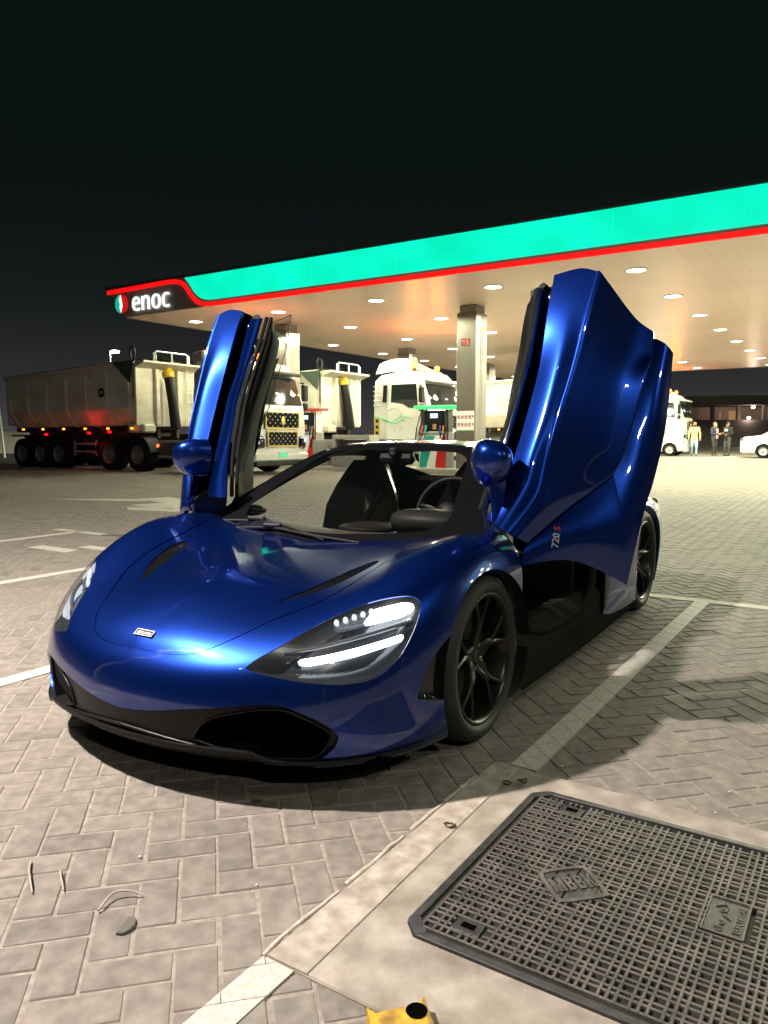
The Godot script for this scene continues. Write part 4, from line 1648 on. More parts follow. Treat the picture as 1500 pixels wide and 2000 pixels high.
	g.box(Vector3(4.985, 0.56, -1.25), Vector3(0.012, 0.14, 0.36))
	part("number_plate", g, pm("plate_green", Color(0.05, 0.45, 0.30), 0.4), t)
	# roof parts
	if style == 1:
		g = Geo.new()
		rows = []
		for k in 6:
			var x := 2.5 + 0.32 * k
			var h: float = [0.62, 0.66, 0.60, 0.46, 0.26, 0.02][k]
			var row := []
			for j in 9:
				var f := j / 8.0
				row.append(Vector3(x, 3.16 + 0.03 * k + h * pow(sin(PI * clampf(f, 0.001, 0.999)), 0.35), -0.25 - 2.0 * f))
			rows.append(row)
		loft(g, rows, Vector3.UP)
		part("roof_deflector", g, textured("deflector_cream", noise_tex(55, 0.01, 3, Color(0.9, 0.9, 0.9), Color(1, 1, 1), 128), 0.4, 0.35, lin(0.62, 0.57, 0.42)), t)
		g = Geo.new()
		for k in 5:
			g.box(Vector3(2.70, 2.15 + 0.16 * k, 0.01), Vector3(0.26, 0.025, 0.05), Basis(), 0.01)
		part("louvre", g, body, t)
		# green wave and grey figure on the side
		for k in 2:
			g = Geo.new()
			var wv := []
			for s in 25:
				var f := s / 24.0
				wv.append(Vector3(2.65 + 1.55 * f, 1.62 + 0.10 * sin(f * 9.0 + k) + 0.05 * k, 0.075))
			g.tube(wv, 0.022 - 0.006 * k, 0.006, 5)
			part("side_stripe", g, pm("stripe_green", Color(0.05, 0.55, 0.18), 0.4), t)
		g = Geo.new()
		for c in [[[3.2, 1.95], [3.5, 2.06], [3.75, 1.9], [3.7, 1.72], [3.85, 1.62]], [[3.3, 1.5], [3.5, 1.3], [3.4, 1.15], [3.65, 1.05]], [[3.6, 1.45], [3.8, 1.36], [3.75, 1.22], [3.95, 1.1]]]:
			var w := []
			for e in c: w.append(Vector3(e[0], e[1], 0.08))
			g.tube(curve(w, 14), 0.018, 0.012, 5)
		part("side_drawing", g, pm("drawing_grey", Color(0.33, 0.33, 0.33), 0.4), t)
	else:
		g = Geo.new()
		g.box(Vector3(2.6, 3.45, -0.6), Vector3(0.5, 0.34, 0.8), Basis(Vector3.BACK, 0.15), 0.06)
		part("roof_box", g, body, t)
	for s in ([-0.45, -2.05] if style == 1 else [-1.3]):
		g = Geo.new()
		var bx := 3.95
		g.lathe([[0.0, 0.0], [0.07, 0.0], [0.07, 0.06], [0.0, 0.06]].map(func(e): return [e[0], e[1]]), 12, Transform3D(Basis(), Vector3(bx, 3.34, s)))
		var bc := part("beacon", g, dark, t)
		g = Geo.new()
		g.ball(Vector3(bx, 3.48, s), Vector3(0.10, 0.12, 0.10), Basis(), 12, 8)
		part("beacon_lens", g, glow("beacon_glow", Color(1.0, 0.42, 0.03), 7.0), bc)
		var l := OmniLight3D.new()
		l.name = numbered("beacon_light", self)
		l.light_color = Color(1.0, 0.45, 0.08)
		l.light_energy = 1.7
		l.light_size = 0.05
		l.omni_range = 40.0
		l.omni_attenuation = 2.0
		l.shadow_enabled = true
		add_child(l)
		l.position = t.transform * Vector3(bx, 3.48, s)
	# chassis, tank, wheels
	g = Geo.new()
	for z in [-0.82, -1.68]: g.box(Vector3(1.3, 0.92, z), Vector3(6.0, 0.26, 0.1))
	g.box(Vector3(2.2, 1.05, -1.25), Vector3(0.8, 0.5, 1.0))
	g.box(Vector3(-0.7, 1.16, -1.25), Vector3(1.2, 0.14, 1.1), Basis(), 0.03)
	part("chassis", g, pm("chassis_dark", Color(), 0.6), t)
	g = Geo.new()
	g.box(Vector3(1.55, 0.72, -0.32), Vector3(1.1, 0.52, 0.5), Basis(), 0.08)
	var tank := part("fuel_tank", g, pm("tank_grey", Color(0.07, 0.065, 0.055), 0.5, 0.3), t)
	g = Geo.new()
	for y in [0.48, 0.94]: g.box(Vector3(1.55, y, -0.04), Vector3(1.15, 0.07, 0.06), Basis(), 0.01)
	part("tank_step", g, pm("grey_paint", Color(), 0.5), tank)
	g = Geo.new()
	g.box(Vector3(0.95, 0.82, -0.05), Vector3(0.09, 0.09, 0.06), Basis(), 0.02)
	part("side_marker", g, glow("orange_marker", Color(1.0, 0.30, 0.04), 6.0), t)
	var cap := pm("wheel_disc_light", Color(0.20, 0.185, 0.17), 0.45, 0.3)
	for x in [-1.42, 0.0]:
		for s in [0, 1]: truck_wheel(t, Vector3(x, 0.52, -0.26 - 1.98 * s), 0.52, 0.50, cap)
		g = Geo.new()
		var arc := []
		var arc2 := []
		for k in 13:
			var a := PI * (0.05 + 0.9 * k / 12.0)
			arc.append(Vector3(x + 0.66 * cos(a), 0.52 + 0.62 * sin(a), -0.02))
			arc2.append(Vector3(x + 0.66 * cos(a), 0.52 + 0.62 * sin(a), -0.52))
		ribbon(g, arc, arc2, Vector3.UP)
		part("mudguard", g, dark, t)
	for s in [0, 1]: truck_wheel(t, Vector3(3.45, 0.52, -0.20 - 2.1 * s), 0.52, 0.34, cap)
	return t


func panel(poly: PackedVector2Array, depth: float, xf: Transform3D) -> Geo:
	var g := Geo.new()
	g.prism(poly, depth, xf, 0.004)
	return g


func make_trucks():
	var tg := "white tipper trailers in the truck lanes"
	make_tipper("grey-lit tipper trailer at the left with amber side lamps and red glow", 0.62, -0.25, tg, true)
	make_tractor("silver lorry cab with black gold-trimmed grille, facing right at the near lane", 0.62, -0.25, 0, "lorry cabs at the pumps")
	make_tipper("bright cream tipper trailer between the silver cab and the white cab", 3.15, 6.0, tg, false)
	make_tractor("white lorry cab with roof deflector, two orange beacons and green wave stripe", 2.9, 6.0, 1, "lorry cabs at the pumps")
	make_tipper("cream tipper trailer far back, just right of the numbered column", 9.3, 13.6, tg, false)
	make_tractor("distant white lorry cab with orange beacon behind the three standing people", 6.6, 27.6, 1, "lorry cabs at the pumps")


# ------------------------------------------------------------------ far buildings, cars, posts

func make_background():
	# dark low building with a lit glazed band
	var t := thing("dark_building", "long dark low building with lit window bays at the far right", "building", ps(24.0, 62.0, gy(-62.0)), -0.12)
	var g := Geo.new()
	g.box(Vector3(6.0, 1.1, -3.0), Vector3(48.0, 2.2, 6.0))
	part("lower_wall", g, pm("building_dark", Color(0.075, 0.07, 0.072), 0.8), t)
	g = Geo.new()
	g.box(Vector3(6.0, 3.75, -3.2), Vector3(49.0, 0.75, 7.0))
	part("roof", g, pm("building_roof", Color(0.14, 0.13, 0.135), 0.8), t)
	g = Geo.new()
	g.box(Vector3(6.0, 2.8, -4.5), Vector3(48.0, 1.2, 0.2))
	part("back_wall", g, pm("building_back", Color(0.42, 0.33, 0.29), 0.8), t)
	for k in 24:
		var x := -17.4 + 2.0 * k
		g = Geo.new()
		g.box(Vector3(x, 2.79, -0.2), Vector3(0.28, 1.19, 0.3))
		part("pillar", g, pm("building_dark", Color(), 0.8), t)
		if k % 5 == 1 or k % 5 == 4:
			g = Geo.new()
			g.box(Vector3(x + 0.9, 2.62, -4.3), Vector3(0.7, 0.84, 0.05))
			part("window", g, glow("window_warm", Color(0.75, 0.55, 0.36), 0.55), t)
		else:
			g = Geo.new()
			g.box(Vector3(x + 0.6, 2.7, -2.2), Vector3(0.12, 0.8, 0.1))
			g.box(Vector3(x + 1.2, 2.6, -2.2), Vector3(0.16, 0.6, 0.1))
			part("mullion", g, pm("mullion_brown", Color(0.45, 0.36, 0.32), 0.7), t)
	for e in [[5.6, 3.2], [5.3, 2.35], [-2.0, 3.25], [12.0, 3.2]]:
		g = Geo.new()
		g.ball(Vector3(e[0], e[1], 0.2), Vector3(0.16, 0.12, 0.12), Basis(), 10, 6)
		part("wall_lamp", g, glow("wall_lamp", Color(1.0, 0.92, 0.8), 8.0), t)
		var l := OmniLight3D.new()
		l.name = numbered("wall_lamp_light", self)
		l.light_color = Color(1.0, 0.88, 0.78)
		l.light_energy = 2.2
		l.light_size = 0.1
		l.omni_range = 40.0
		l.omni_attenuation = 2.0
		l.shadow_enabled = true
		add_child(l)
		l.position = t.transform * Vector3(e[0], e[1], 0.2)
	# bright low wall and lights at far left
	t = thing("boundary_wall", "pale low wall at the far left edge, behind the trailer", "wall", ps(-22.0, 44.0, gy(-44.0)), 0.35)
	g = Geo.new()
	g.box(Vector3(0, 0.6, 0), Vector3(9.0, 1.2, 0.25))
	part("wall", g, pm("wall_pale", Color(0.55, 0.52, 0.48), 0.8), t)
	g = Geo.new()
	g.box(Vector3(0, 1.24, 0), Vector3(9.1, 0.08, 0.35))
	part("coping", g, pm("wall_pale", Color(), 0.8), t)
	t = thing("sign_pole", "thin pale pole at the far left edge of the picture", "pole", ps(-18.4, 36.6, gy(-36.6)))
	g = Geo.new()
	g.tube([Vector3(0.12, 0, 0), Vector3(0.02, 1.6, 0), Vector3(-0.12, 3.55, 0)], 0.06, 0.035, 8)
	part("pole", g, pm("white_paint", Color(), 0.4), t)
	# distant lamp posts
	far_lamp(-20.3, 57.0, 7.2, "distant lit lamp post above the left tipper trailer")
	far_lamp(-7.4, 60.5, 6.4, "distant lit lamp post beside the silver cab's windscreen")
	# cars
	small_car("white saloon car at the right edge, seen from behind", ps(19.55, 35.9), -0.62, 0)
	small_car("white hatchback standing before the distant lorry cab", ps(14.0, 40.4), -0.5716, 1)
	small_car("white off-road car behind the numbered column", ps(5.6, 34.6), 2.3, 2)


func far_lamp(x: float, d: float, h: float, label: String):
	var t := thing("street_lamp", label, "lamp post", ps(x, d, gy(-d)))
	var g := Geo.new()
	g.tube([Vector3(0, 0, 0), Vector3(0, h, 0)], 0.08, 0.055, 8)
	part("pole", g, pm("white_paint", Color(), 0.4), t)
	g = Geo.new()
	g.box(Vector3(0.30, h + 0.02, 0), Vector3(0.8, 0.10, 0.30), Basis(), 0.03)
	part("lamp_head", g, pm("grey_paint", Color(), 0.5), t)
	g = Geo.new()
	g.ball(Vector3(0.38, h - 0.06, 0.03), Vector3(0.36, 0.13, 0.22), Basis(), 12, 6)
	part("lamp_panel", g, glow("far_lamp", Color(1.0, 1.0, 0.96), 22.0), t)
	var l := OmniLight3D.new()
	l.name = numbered("far_lamp_light", self)
	l.light_color = Color(1.0, 0.97, 0.88)
	l.light_energy = 5.0
	l.light_size = 0.1
	l.omni_range = 80.0
	l.omni_attenuation = 2.0
	l.shadow_enabled = true
	l.position = ps(x + 0.5, d, gy(-d) + h - 0.2)
	add_child(l)


func small_car(label: String, at: Vector3, turn: float, kind: int):
	# x forward
	var t := thing("parked_car", label, "car", on_ground(at), turn, "white cars standing on the forecourt")
	var paint := pm("white_car_paint", Color(0.70, 0.69, 0.66), 0.3)
	paint.clearcoat_enabled = true
	paint.clearcoat_roughness = 0.05
	var H: float = [1.46, 1.52, 1.75][kind]
	var top: Array = [
		[[-2.38, 0.86], [-2.25, 1.02], [-1.55, 1.08], [-0.95, 1.40], [0.1, 1.46], [0.75, 1.32], [1.35, 1.02], [2.2, 0.86], [2.36, 0.66]],
		[[-1.98, 0.95], [-1.9, 1.2], [-1.55, 1.48], [-0.6, 1.52], [0.3, 1.46], [0.95, 1.12], [1.75, 0.90], [1.98, 0.7]],
		[[-2.3, 1.0], [-2.26, 1.25], [-2.1, 1.68], [-1.2, 1.75], [0.2, 1.72], [0.85, 1.25], [2.0, 1.12], [2.25, 0.85]]][kind]
	var W := 0.9
	var rows := []
	var n := 33
	var x0: float = top[0][0]
	var x1: float = top[top.size() - 1][0]
	for k in n:
		var x := lerpf(x0, x1, float(k) / (n - 1))
		var y := 0.0
		for s in top.size() - 1:
			if x >= top[s][0] and x <= top[s + 1][0]:
				var f: float = (x - top[s][0]) / (top[s + 1][0] - top[s][0])
				y = lerpf(top[s][1], top[s + 1][1], f * f * (3.0 - 2.0 * f) * 0.5 + f * 0.5)
		var belt := minf(y, 0.93 if kind < 2 else 1.12)
		var ends := 1.0 - 0.16 * pow(absf(x) / x1, 4.0)
		var w: float = W * ends
		var tum: float = clampf((y - belt) / 0.5, 0.0, 1.0)
		var wt: float = w * (1.0 - 0.26 * tum)
		var bot := 0.22
		rows.append([Vector3(x, bot, w * 0.8), Vector3(x, bot + 0.08, w * 0.97), Vector3(x, 0.55, w), Vector3(x, belt - 0.04, w * 0.975), Vector3(x, belt, w * 0.95), Vector3(x, lerpf(belt, y, 0.8), lerpf(w * 0.95, wt, 0.8)), Vector3(x, y - 0.015, wt * 0.9), Vector3(x, y, wt * 0.6), Vector3(x, y + 0.01, 0.0)])
	var shell := Soup.new()
	var g := Geo.new()
	var pts := PackedVector3Array()
	for r in rows:
		for p in r: pts.append(p)
	var nv: int = rows[0].size()
	var nr := grid_normals(pts, n, nv, Vector3(0, 1, 1))
	for i in n - 1:
		for j in nv - 1:
			var a := i * nv + j
			for tr in [[a, a + nv, a + nv + 1], [a, a + nv + 1, a + 1]]:
				for c in tr: shell.add(pts[c], nr[c], Vector2(float(c / nv), float(c % nv)))
	# wheel arches cut out
	var ax: Array = [[-1.35, 1.42], [-1.2, 1.3], [-1.35, 1.4]][kind]
	for cx in ax:
		var f := PackedFloat32Array()
		for k in shell.P.size():
			var p := shell.P[k]
			f.append(Vector2(p.x - cx, p.y - 0.33).length() - 0.37 if p.z > 0.5 else 1.0)
		shell = shell.cut(f)[1]
	shell.to_geo(g)
	# ends
	for k in [0, n - 1]:
		var r: Array = rows[k]
		for j in nv - 2:
			g.flat(Vector3(r[0].x, 0.5, 0), r[j], r[j + 1], Vector3.LEFT if k == 0 else Vector3.RIGHT)
		g.flat(Vector3(r[0].x, 0.5, 0), r[nv - 2], r[nv - 1], Vector3.LEFT if k == 0 else Vector3.RIGHT)
		g.flat(Vector3(r[0].x, 0.5, 0), r[0], Vector3(r[0].x, r[0].y, 0), Vector3.LEFT if k == 0 else Vector3.RIGHT)
	var m := g.P.size()
	for s in range(0, m, 3):
		var k := Vector3(1, 1, -1)
		g.tri(g.P[s] * k, g.P[s + 1] * k, g.P[s + 2] * k, g.N[s] * k, g.N[s + 1] * k, g.N[s + 2] * k)
	part("body", g, paint, t)
	# glass
	var gl := pm("car_glass", Color(0.02, 0.025, 0.025), 0.05)
	for s in [-1.0, 1.0]:
		g = Geo.new()
		var a := []
		var b := []
		for k in n:
			var r: Array = rows[k]
			if r[5].y - r[4].y > 0.2:
				a.append(Vector3(r[4].x, r[4].y + 0.03, (r[4].z + 0.006) * s))
				b.append(Vector3(r[5].x, r[5].y - 0.01, (r[5].z + 0.010) * s))
		if a.size() > 2:
			ribbon(g, a, b, Vector3(0, 0.2, s))
			part("side_window", g, gl, t)
	for e in [[-1, 0.35], [1, 0.2]]:
		var best := []
		for k in n:
			var r: Array = rows[k]
			var slope: float = rows[mini(k + 1, n - 1)][8].y - rows[maxi(k - 1, 0)][8].y
			if r[8].y > (1.06 if kind < 2 else 1.3) and signf(slope) == -signf(e[0]) and absf(slope) > 0.03:
				best.append(k)
		if best.size() > 1:
			g = Geo.new()
			var rr := []
			for k in best:
				var r: Array = rows[k]
				rr.append([r[8] + Vector3(0.01 * e[0], 0.012, 0.62), r[8] + Vector3(0.01 * e[0], 0.016, 0.3), r[8] + Vector3(0.01 * e[0], 0.018, 0), r[8] + Vector3(0.01 * e[0], 0.016, -0.3), r[8] + Vector3(0.01 * e[0], 0.012, -0.62)])
			loft(g, rr, Vector3(e[0], 1, 0))
			part("rear_screen" if e[0] < 0 else "windscreen", g, gl, t)
	# lamps and plate
	for s in [-1.0, 1.0]:
		g = Geo.new()
		g.box(Vector3(x0 + 0.06, 0.88, s * 0.60), Vector3(0.16, 0.13, 0.36), Basis(Vector3.UP, s * 0.25), 0.03)
		part("tail_lamp", g, glow("tail_lamp", Color(0.9, 0.03, 0.05), 0.5), t)
		g = Geo.new()
		g.box(Vector3(x1 - 0.09, 0.70, s * 0.60), Vector3(0.16, 0.13, 0.34), Basis(Vector3.UP, -s * 0.3), 0.03)
		part("headlight", g, pm("chrome", Color(), 0.2), t)
	g = Geo.new()
	g.box(Vector3(x0 - 0.012, 0.78, 0), Vector3(0.02, 0.11, 0.5))
	part("number_plate", g, pm("plate_white", Color(0.5, 0.5, 0.48), 0.5), t)
	g = Geo.new()
	g.box(Vector3(x0 + 0.05, 0.32, 0), Vector3(0.14, 0.16, 1.4), Basis(), 0.03)
	part("rear_valance", g, pm("dark_grey", Color(), 0.5), t)
	for cx in ax:
		for s in [-1.0, 1.0]:
			g = Geo.new()
			var xf := Transform3D(Basis(Vector3(1, 0, 0), Vector3(0, 0, s), Vector3(0, -s, 0)), Vector3(cx, 0.33, s * 0.76))
			g.lathe([[0.20, 0.10], [0.29, 0.11], [0.325, 0.07], [0.33, -0.06], [0.30, -0.11]], 22, xf)
			var w := part("wheel", g, pm("rubber", Color(), 0.7), t)
			g = Geo.new()
			g.lathe([[0.0, 0.06], [0.04, 0.06], [0.06, 0.04], [0.19, 0.05], [0.215, 0.095]], 20, xf)
			part("wheel_disc", g, pm("steel", Color(), 0.4), w)
	g = Geo.new()
	g.box(Vector3(0, 0.4, 0), Vector3(3.9, 0.35, 1.4))
	part("underbody", g, pm("void", Color(), 0.9), t)


# ------------------------------------------------------------------ people

func make_people():
	person_figure("person in an orange shirt and pale blue jeans walking towards the camera", ps(16.15, 39.6), -0.30, [Color(0.62, 0.36, 0.20), Color(0.28, 0.36, 0.48), Color(0.30, 0.17, 0.10), Color(0.015, 0.012, 0.01)], 0, 1.76)
	person_figure("person in a dark jacket over a pink shirt looking at a held phone", ps(17.15, 39.5), 0.55, [Color(0.03, 0.035, 0.055), Color(0.03, 0.028, 0.024), Color(0.45, 0.26, 0.16), Color(0.25, 0.13, 0.07)], 1, 1.75)
	person_figure("person in a black cap and black top with grey trousers, turned to the left", ps(17.78, 39.4), -0.95, [Color(0.012, 0.012, 0.014), Color(0.06, 0.055, 0.055), Color(0.25, 0.15, 0.09), Color(0.012, 0.012, 0.012)], 2, 1.76)


func person_figure(label: String, at: Vector3, turn: float, cols: Array, pose: int, height: float):
	# faces +z before turning; one continuous skin from joined capsules
	var t := thing("person", label, "person", on_ground(at), turn, "people standing on the far forecourt")
	var s := height / 1.76
	# joints
	var hip := Vector3(0, 0.92, 0)
	var chest := Vector3(0, 1.30, 0.0)
	var neck := Vector3(0, 1.49, -0.01)
	var head := Vector3(0, 1.63, 0.02)
	var shl := Vector3(0.185, 1.42, -0.01)
	var shr := Vector3(-0.185, 1.42, -0.01)
	var elr: Vector3
	var wrr: Vector3
	var ell: Vector3
	var wrl: Vector3
	var step := 0.0
	if pose == 0:
		ell = Vector3(0.27, 1.15, -0.05); wrl = Vector3(0.27, 0.90, 0.05)
		elr = Vector3(-0.27, 1.15, -0.07); wrr = Vector3(-0.28, 0.90, 0.02)
		step = 0.14
	elif pose == 1:
		ell = Vector3(0.25, 1.16, 0.02); wrl = Vector3(0.12, 1.18, 0.26)
		elr = Vector3(-0.25, 1.15, 0.0); wrr = Vector3(-0.04, 1.14, 0.25)
	else:
		ell = Vector3(0.25, 1.16, -0.02); wrl = Vector3(0.10, 1.10, 0.24)
		elr = Vector3(-0.25, 1.15, 0.0); wrr = Vector3(-0.08, 1.17, 0.26)
	var kl := Vector3(0.10, 0.50, 0.03 + step * 0.6)
	var al := Vector3(0.10, 0.09, step)
	var kr := Vector3(-0.10, 0.50, 0.05 - step * 0.3)
	var ar := Vector3(-0.10, 0.09, -step)
	# [a, b, ra, rb, colour index] 0 shirt 1 trousers 2 skin 3 hair
	var bones := [
		[hip, chest, 0.145, 0.165, 0], [chest, Vector3(0, 1.42, 0), 0.165, 0.10, 0], [shl, shr, 0.078, 0.078, 0],
		[neck, head - Vector3(0, 0.06, 0), 0.055, 0.05, 2],
		[shl, ell, 0.066, 0.050, 0], [ell, wrl, 0.048, 0.036, 0 if pose != 2 else 0], [shr, elr, 0.066, 0.050, 0], [elr, wrr, 0.048, 0.036, 0],
		[hip + Vector3(0.08, -0.02, 0), kl, 0.105, 0.068, 1], [kl, al, 0.066, 0.048, 1], [hip + Vector3(-0.08, -0.02, 0), kr, 0.105, 0.068, 1], [kr, ar, 0.066, 0.048, 1],
		[al + Vector3(0, -0.045, -0.03), al + Vector3(0, -0.055, 0.15), 0.042, 0.034, 3], [ar + Vector3(0, -0.045, -0.03), ar + Vector3(0, -0.055, 0.15), 0.042, 0.034, 3]]
	var g := Geo.new()
	g.coloured = true
	skin_mesh(g, bones, cols, 0.026, 0.035)
	# head with nose, ears, beard and hair on a finer grid
	var hb := [
		[head + Vector3(0, 0.035, -0.01), head + Vector3(0, -0.045, 0.012), 0.082, 0.062, 2], [head + Vector3(0, -0.005, 0.085), head + Vector3(0, -0.03, 0.102), 0.010, 0.014, 2],
		[head + Vector3(0.08, -0.01, -0.01), head + Vector3(0.08, -0.035, 0.0), 0.016, 0.012, 2], [head + Vector3(-0.08, -0.01, -0.01), head + Vector3(-0.08, -0.035, 0.0), 0.016, 0.012, 2],
		[head + Vector3(0, 0.055, -0.03), head + Vector3(0, 0.01, -0.045), 0.080, 0.072, 3], [head + Vector3(0, -0.065, 0.055), head + Vector3(0, -0.11, 0.05), 0.038, 0.030, 3 if pose == 0 else 2],
		[head + Vector3(0.045, -0.06, 0.03), head + Vector3(-0.045, -0.06, 0.03), 0.036, 0.036, 3 if pose == 0 else 2],
		[neck, head - Vector3(0, 0.07, 0), 0.055, 0.05, 2],
		[head + Vector3(0.03, 0.012, 0.079), head + Vector3(0.036, 0.012, 0.077), 0.010, 0.009, 3], [head + Vector3(-0.03, 0.012, 0.079), head + Vector3(-0.036, 0.012, 0.077), 0.010, 0.009, 3],
		[head + Vector3(-0.02, -0.052, 0.082), head + Vector3(0.02, -0.052, 0.082), 0.007, 0.007, 3]]
	if pose == 2:
		hb.append([head + Vector3(0, 0.07, 0.0), head + Vector3(0, 0.06, 0.12), 0.07, 0.03, 3])
	skin_mesh(g, hb, cols, 0.0115, 0.012)
	# hands: palm, four fingers and a thumb, curled
	for h in 2:
		var w: Vector3 = wrl if h == 0 else wrr
		var e: Vector3 = ell if h == 0 else elr
		var d := (w - e).normalized()
		var side := d.cross(Vector3(0, 0, 1) if absf(d.z) < 0.8 else Vector3.UP).normalized()
		var nrm := d.cross(side).normalized()
		var fb := [[w - d * 0.03, w + d * 0.07, 0.030, 0.032, 2]]
		for k in 4:
			var b := w + d * 0.075 + side * (0.026 * (k - 1.5))
			var ln: float = [0.030, 0.037, 0.040, 0.034][k]
			fb.append([b, b + d * ln + nrm * 0.012, 0.0095, 0.009, 2])
			fb.append([b + d * ln + nrm * 0.012, b + d * (ln + 0.02) + nrm * 0.035, 0.009, 0.008, 2])
		fb.append([w + d * 0.03 + side * 0.03, w + d * 0.07 + side * 0.052 + nrm * 0.02, 0.011, 0.009, 2])
		skin_mesh(g, fb, cols, 0.009, 0.006)
	var m := pm("figure_skin", Color(1, 1, 1), 0.75)
	m.vertex_color_use_as_albedo = true
	var o := part("body", g, m, t)
	o.scale = Vector3.ONE * s
	if pose == 1:
		g = Geo.new()
		var rr := []
		for k in 2:
			var row := []
			for j in 7:
				var f := j / 6.0
				row.append(Vector3(-0.085 + 0.17 * f, 1.40 - 0.50 * k, 0.155 + 0.035 * sin(PI * f)))
			rr.append(row)
		loft(g, rr, Vector3.BACK)
		part("shirt_front", g, pm("pink_shirt", Color(0.62, 0.25, 0.30), 0.8), t)
		g = Geo.new()
		g.box(Vector3(0.03, 1.22, 0.33), Vector3(0.075, 0.15, 0.012), Basis(Vector3.RIGHT, -0.6), 0.004)
		var ph := part("held_phone", g, pm("black_gloss", Color(), 0.2), t)
	if pose == 2:
		g = Geo.new()
		g.box(Vector3(0.0, 1.33, 0.165), Vector3(0.16, 0.12, 0.02), Basis(), 0.008)
		part("shirt_print", g, pm("white_paint", Color(), 0.5), t)
	if pose == 0:
		g = Geo.new()
		var belt := []
		for k in 17: belt.append(Vector3(0.16 * cos(TAU * k / 16), 0.90, 0.155 * sin(TAU * k / 16)))
		g.tube(belt, 0.028, 0.028, 6, false)
		part("shirt_hem", g, pm("orange_shirt", Color(0.62, 0.36, 0.20), 0.8), t)


func skin_mesh(g: Geo, bones: Array, cols: Array, cell: float, blend: float):
	# surface nets over the smooth union of tapered capsules
	var lo := Vector3.ONE * 1e9
	var hi := -lo
	for b in bones:
		var r: float = maxf(b[2], b[3]) + cell * 2.0
		lo = lo.min(b[0] - Vector3.ONE * r).min(b[1] - Vector3.ONE * r)
		hi = hi.max(b[0] + Vector3.ONE * r).max(b[1] + Vector3.ONE * r)
	var n := Vector3i(((hi - lo) / cell).ceil()) + Vector3i.ONE
	var val := PackedFloat32Array()
	val.resize(n.x * n.y * n.z)
	val.fill(1.0)
	var reach := blend * 2.0 + cell * 2.0
	for b in bones:
		var a: Vector3 = b[0]
		var d: Vector3 = b[1] - a
		var dd := maxf(d.length_squared(), 1e-9)
		var r: float = maxf(b[2], b[3]) + reach
		var l0 := Vector3i(((a.min(b[1]) - Vector3.ONE * r - lo) / cell).floor()).clamp(Vector3i.ZERO, n - Vector3i.ONE)
		var l1 := Vector3i(((a.max(b[1]) + Vector3.ONE * r - lo) / cell).ceil()).clamp(Vector3i.ZERO, n - Vector3i.ONE)
		for x in range(l0.x, l1.x + 1):
			for y in range(l0.y, l1.y + 1):
				for z in range(l0.z, l1.z + 1):
					var p := lo + Vector3(x, y, z) * cell
					var f := clampf((p - a).dot(d) / dd, 0.0, 1.0)
					var v: float = (p - a - d * f).length() - lerpf(b[2], b[3], f)
					var k := (x * n.y + y) * n.z + z
					var h := maxf(blend - absf(val[k] - v), 0.0) / blend
					val[k] = minf(val[k], v) - h * h * blend * 0.25
	var where := {}
	var pts := PackedVector3Array()
	var grad := PackedVector3Array()
	var tint := PackedColorArray()
	var off := []
	for k in 8: off.append(Vector3i(k & 1, (k >> 1) & 1, (k >> 2) & 1))
	for x in n.x - 1:
		for y in n.y - 1:
			for z in n.z - 1:
				var base := (x * n.y + y) * n.z + z
				var vs := [val[base], val[base + n.y * n.z], val[base + n.z], val[base + n.y * n.z + n.z], val[base + 1], val[base + n.y * n.z + 1], val[base + n.z + 1], val[base + n.y * n.z + n.z + 1]]
				var neg := 0
				for k in 8:
					if vs[k] < 0.0: neg += 1
				if neg == 0 or neg == 8: continue
				var sum := Vector3.ZERO
				var cnt := 0
				for e in [[0, 1], [2, 3], [4, 5], [6, 7], [0, 2], [1, 3], [4, 6], [5, 7], [0, 4], [1, 5], [2, 6], [3, 7]]:
					var va: float = vs[e[0]]
					var vb: float = vs[e[1]]
					if (va < 0.0) != (vb < 0.0):
						sum += Vector3(off[e[0]]).lerp(Vector3(off[e[1]]), va / (va - vb))
						cnt += 1
				var p := lo + (Vector3(x, y, z) + sum / cnt) * cell
				where[base] = pts.size()
				pts.append(p)
				grad.append(Vector3(vs[1] + vs[3] + vs[5] + vs[7] - vs[0] - vs[2] - vs[4] - vs[6], vs[2] + vs[3] + vs[6] + vs[7] - vs[0] - vs[1] - vs[4] - vs[5], vs[4] + vs[5] + vs[6] + vs[7] - vs[0] - vs[1] - vs[2] - vs[3]).normalized())
				var best := 1e9
				var ci := 0
				for b in bones:
					var d: Vector3 = b[1] - b[0]
					var f := clampf((p - b[0]).dot(d) / maxf(d.length_squared(), 1e-9), 0.0, 1.0)
					var v: float = (p - b[0] - d * f).length() - lerpf(b[2], b[3], f)
					if v < best:
						best = v
						ci = b[4]
				tint.append(cols[ci])
	var sx := n.y * n.z
	var sy := n.z
	for x in range(1, n.x - 1):
		for y in range(1, n.y - 1):
			for z in range(1, n.z - 1):
				var b := (x * n.y + y) * n.z + z
				var v0 := val[b] < 0.0
				for ax in 3:
					var st: int = [sx, sy, 1][ax]
					if v0 == (val[b + st] < 0.0): continue
					var u: int = [sy, 1, sx][ax]
					var w: int = [1, sx, sy][ax]
					var q := [b, b - u, b - u - w, b - w]
					var ok := true
					for k in q:
						if not where.has(k): ok = false
					if not ok: continue
					var i0: int = where[q[0]]; var i1: int = where[q[1]]; var i2: int = where[q[2]]; var i3: int = where[q[3]]
					g.colour = tint[i0]
					g.tri(pts[i0], pts[i1], pts[i2], grad[i0], grad[i1], grad[i2])
					g.tri(pts[i0], pts[i2], pts[i3], grad[i0], grad[i2], grad[i3])


# ------------------------------------------------------------------ sports car
# car axes: x to the car's left, y up, z forward; origin on the ground under the front axle

const CAR_X := -0.383
const CAR_D := 3.368
const CAR_TURN := -0.55228


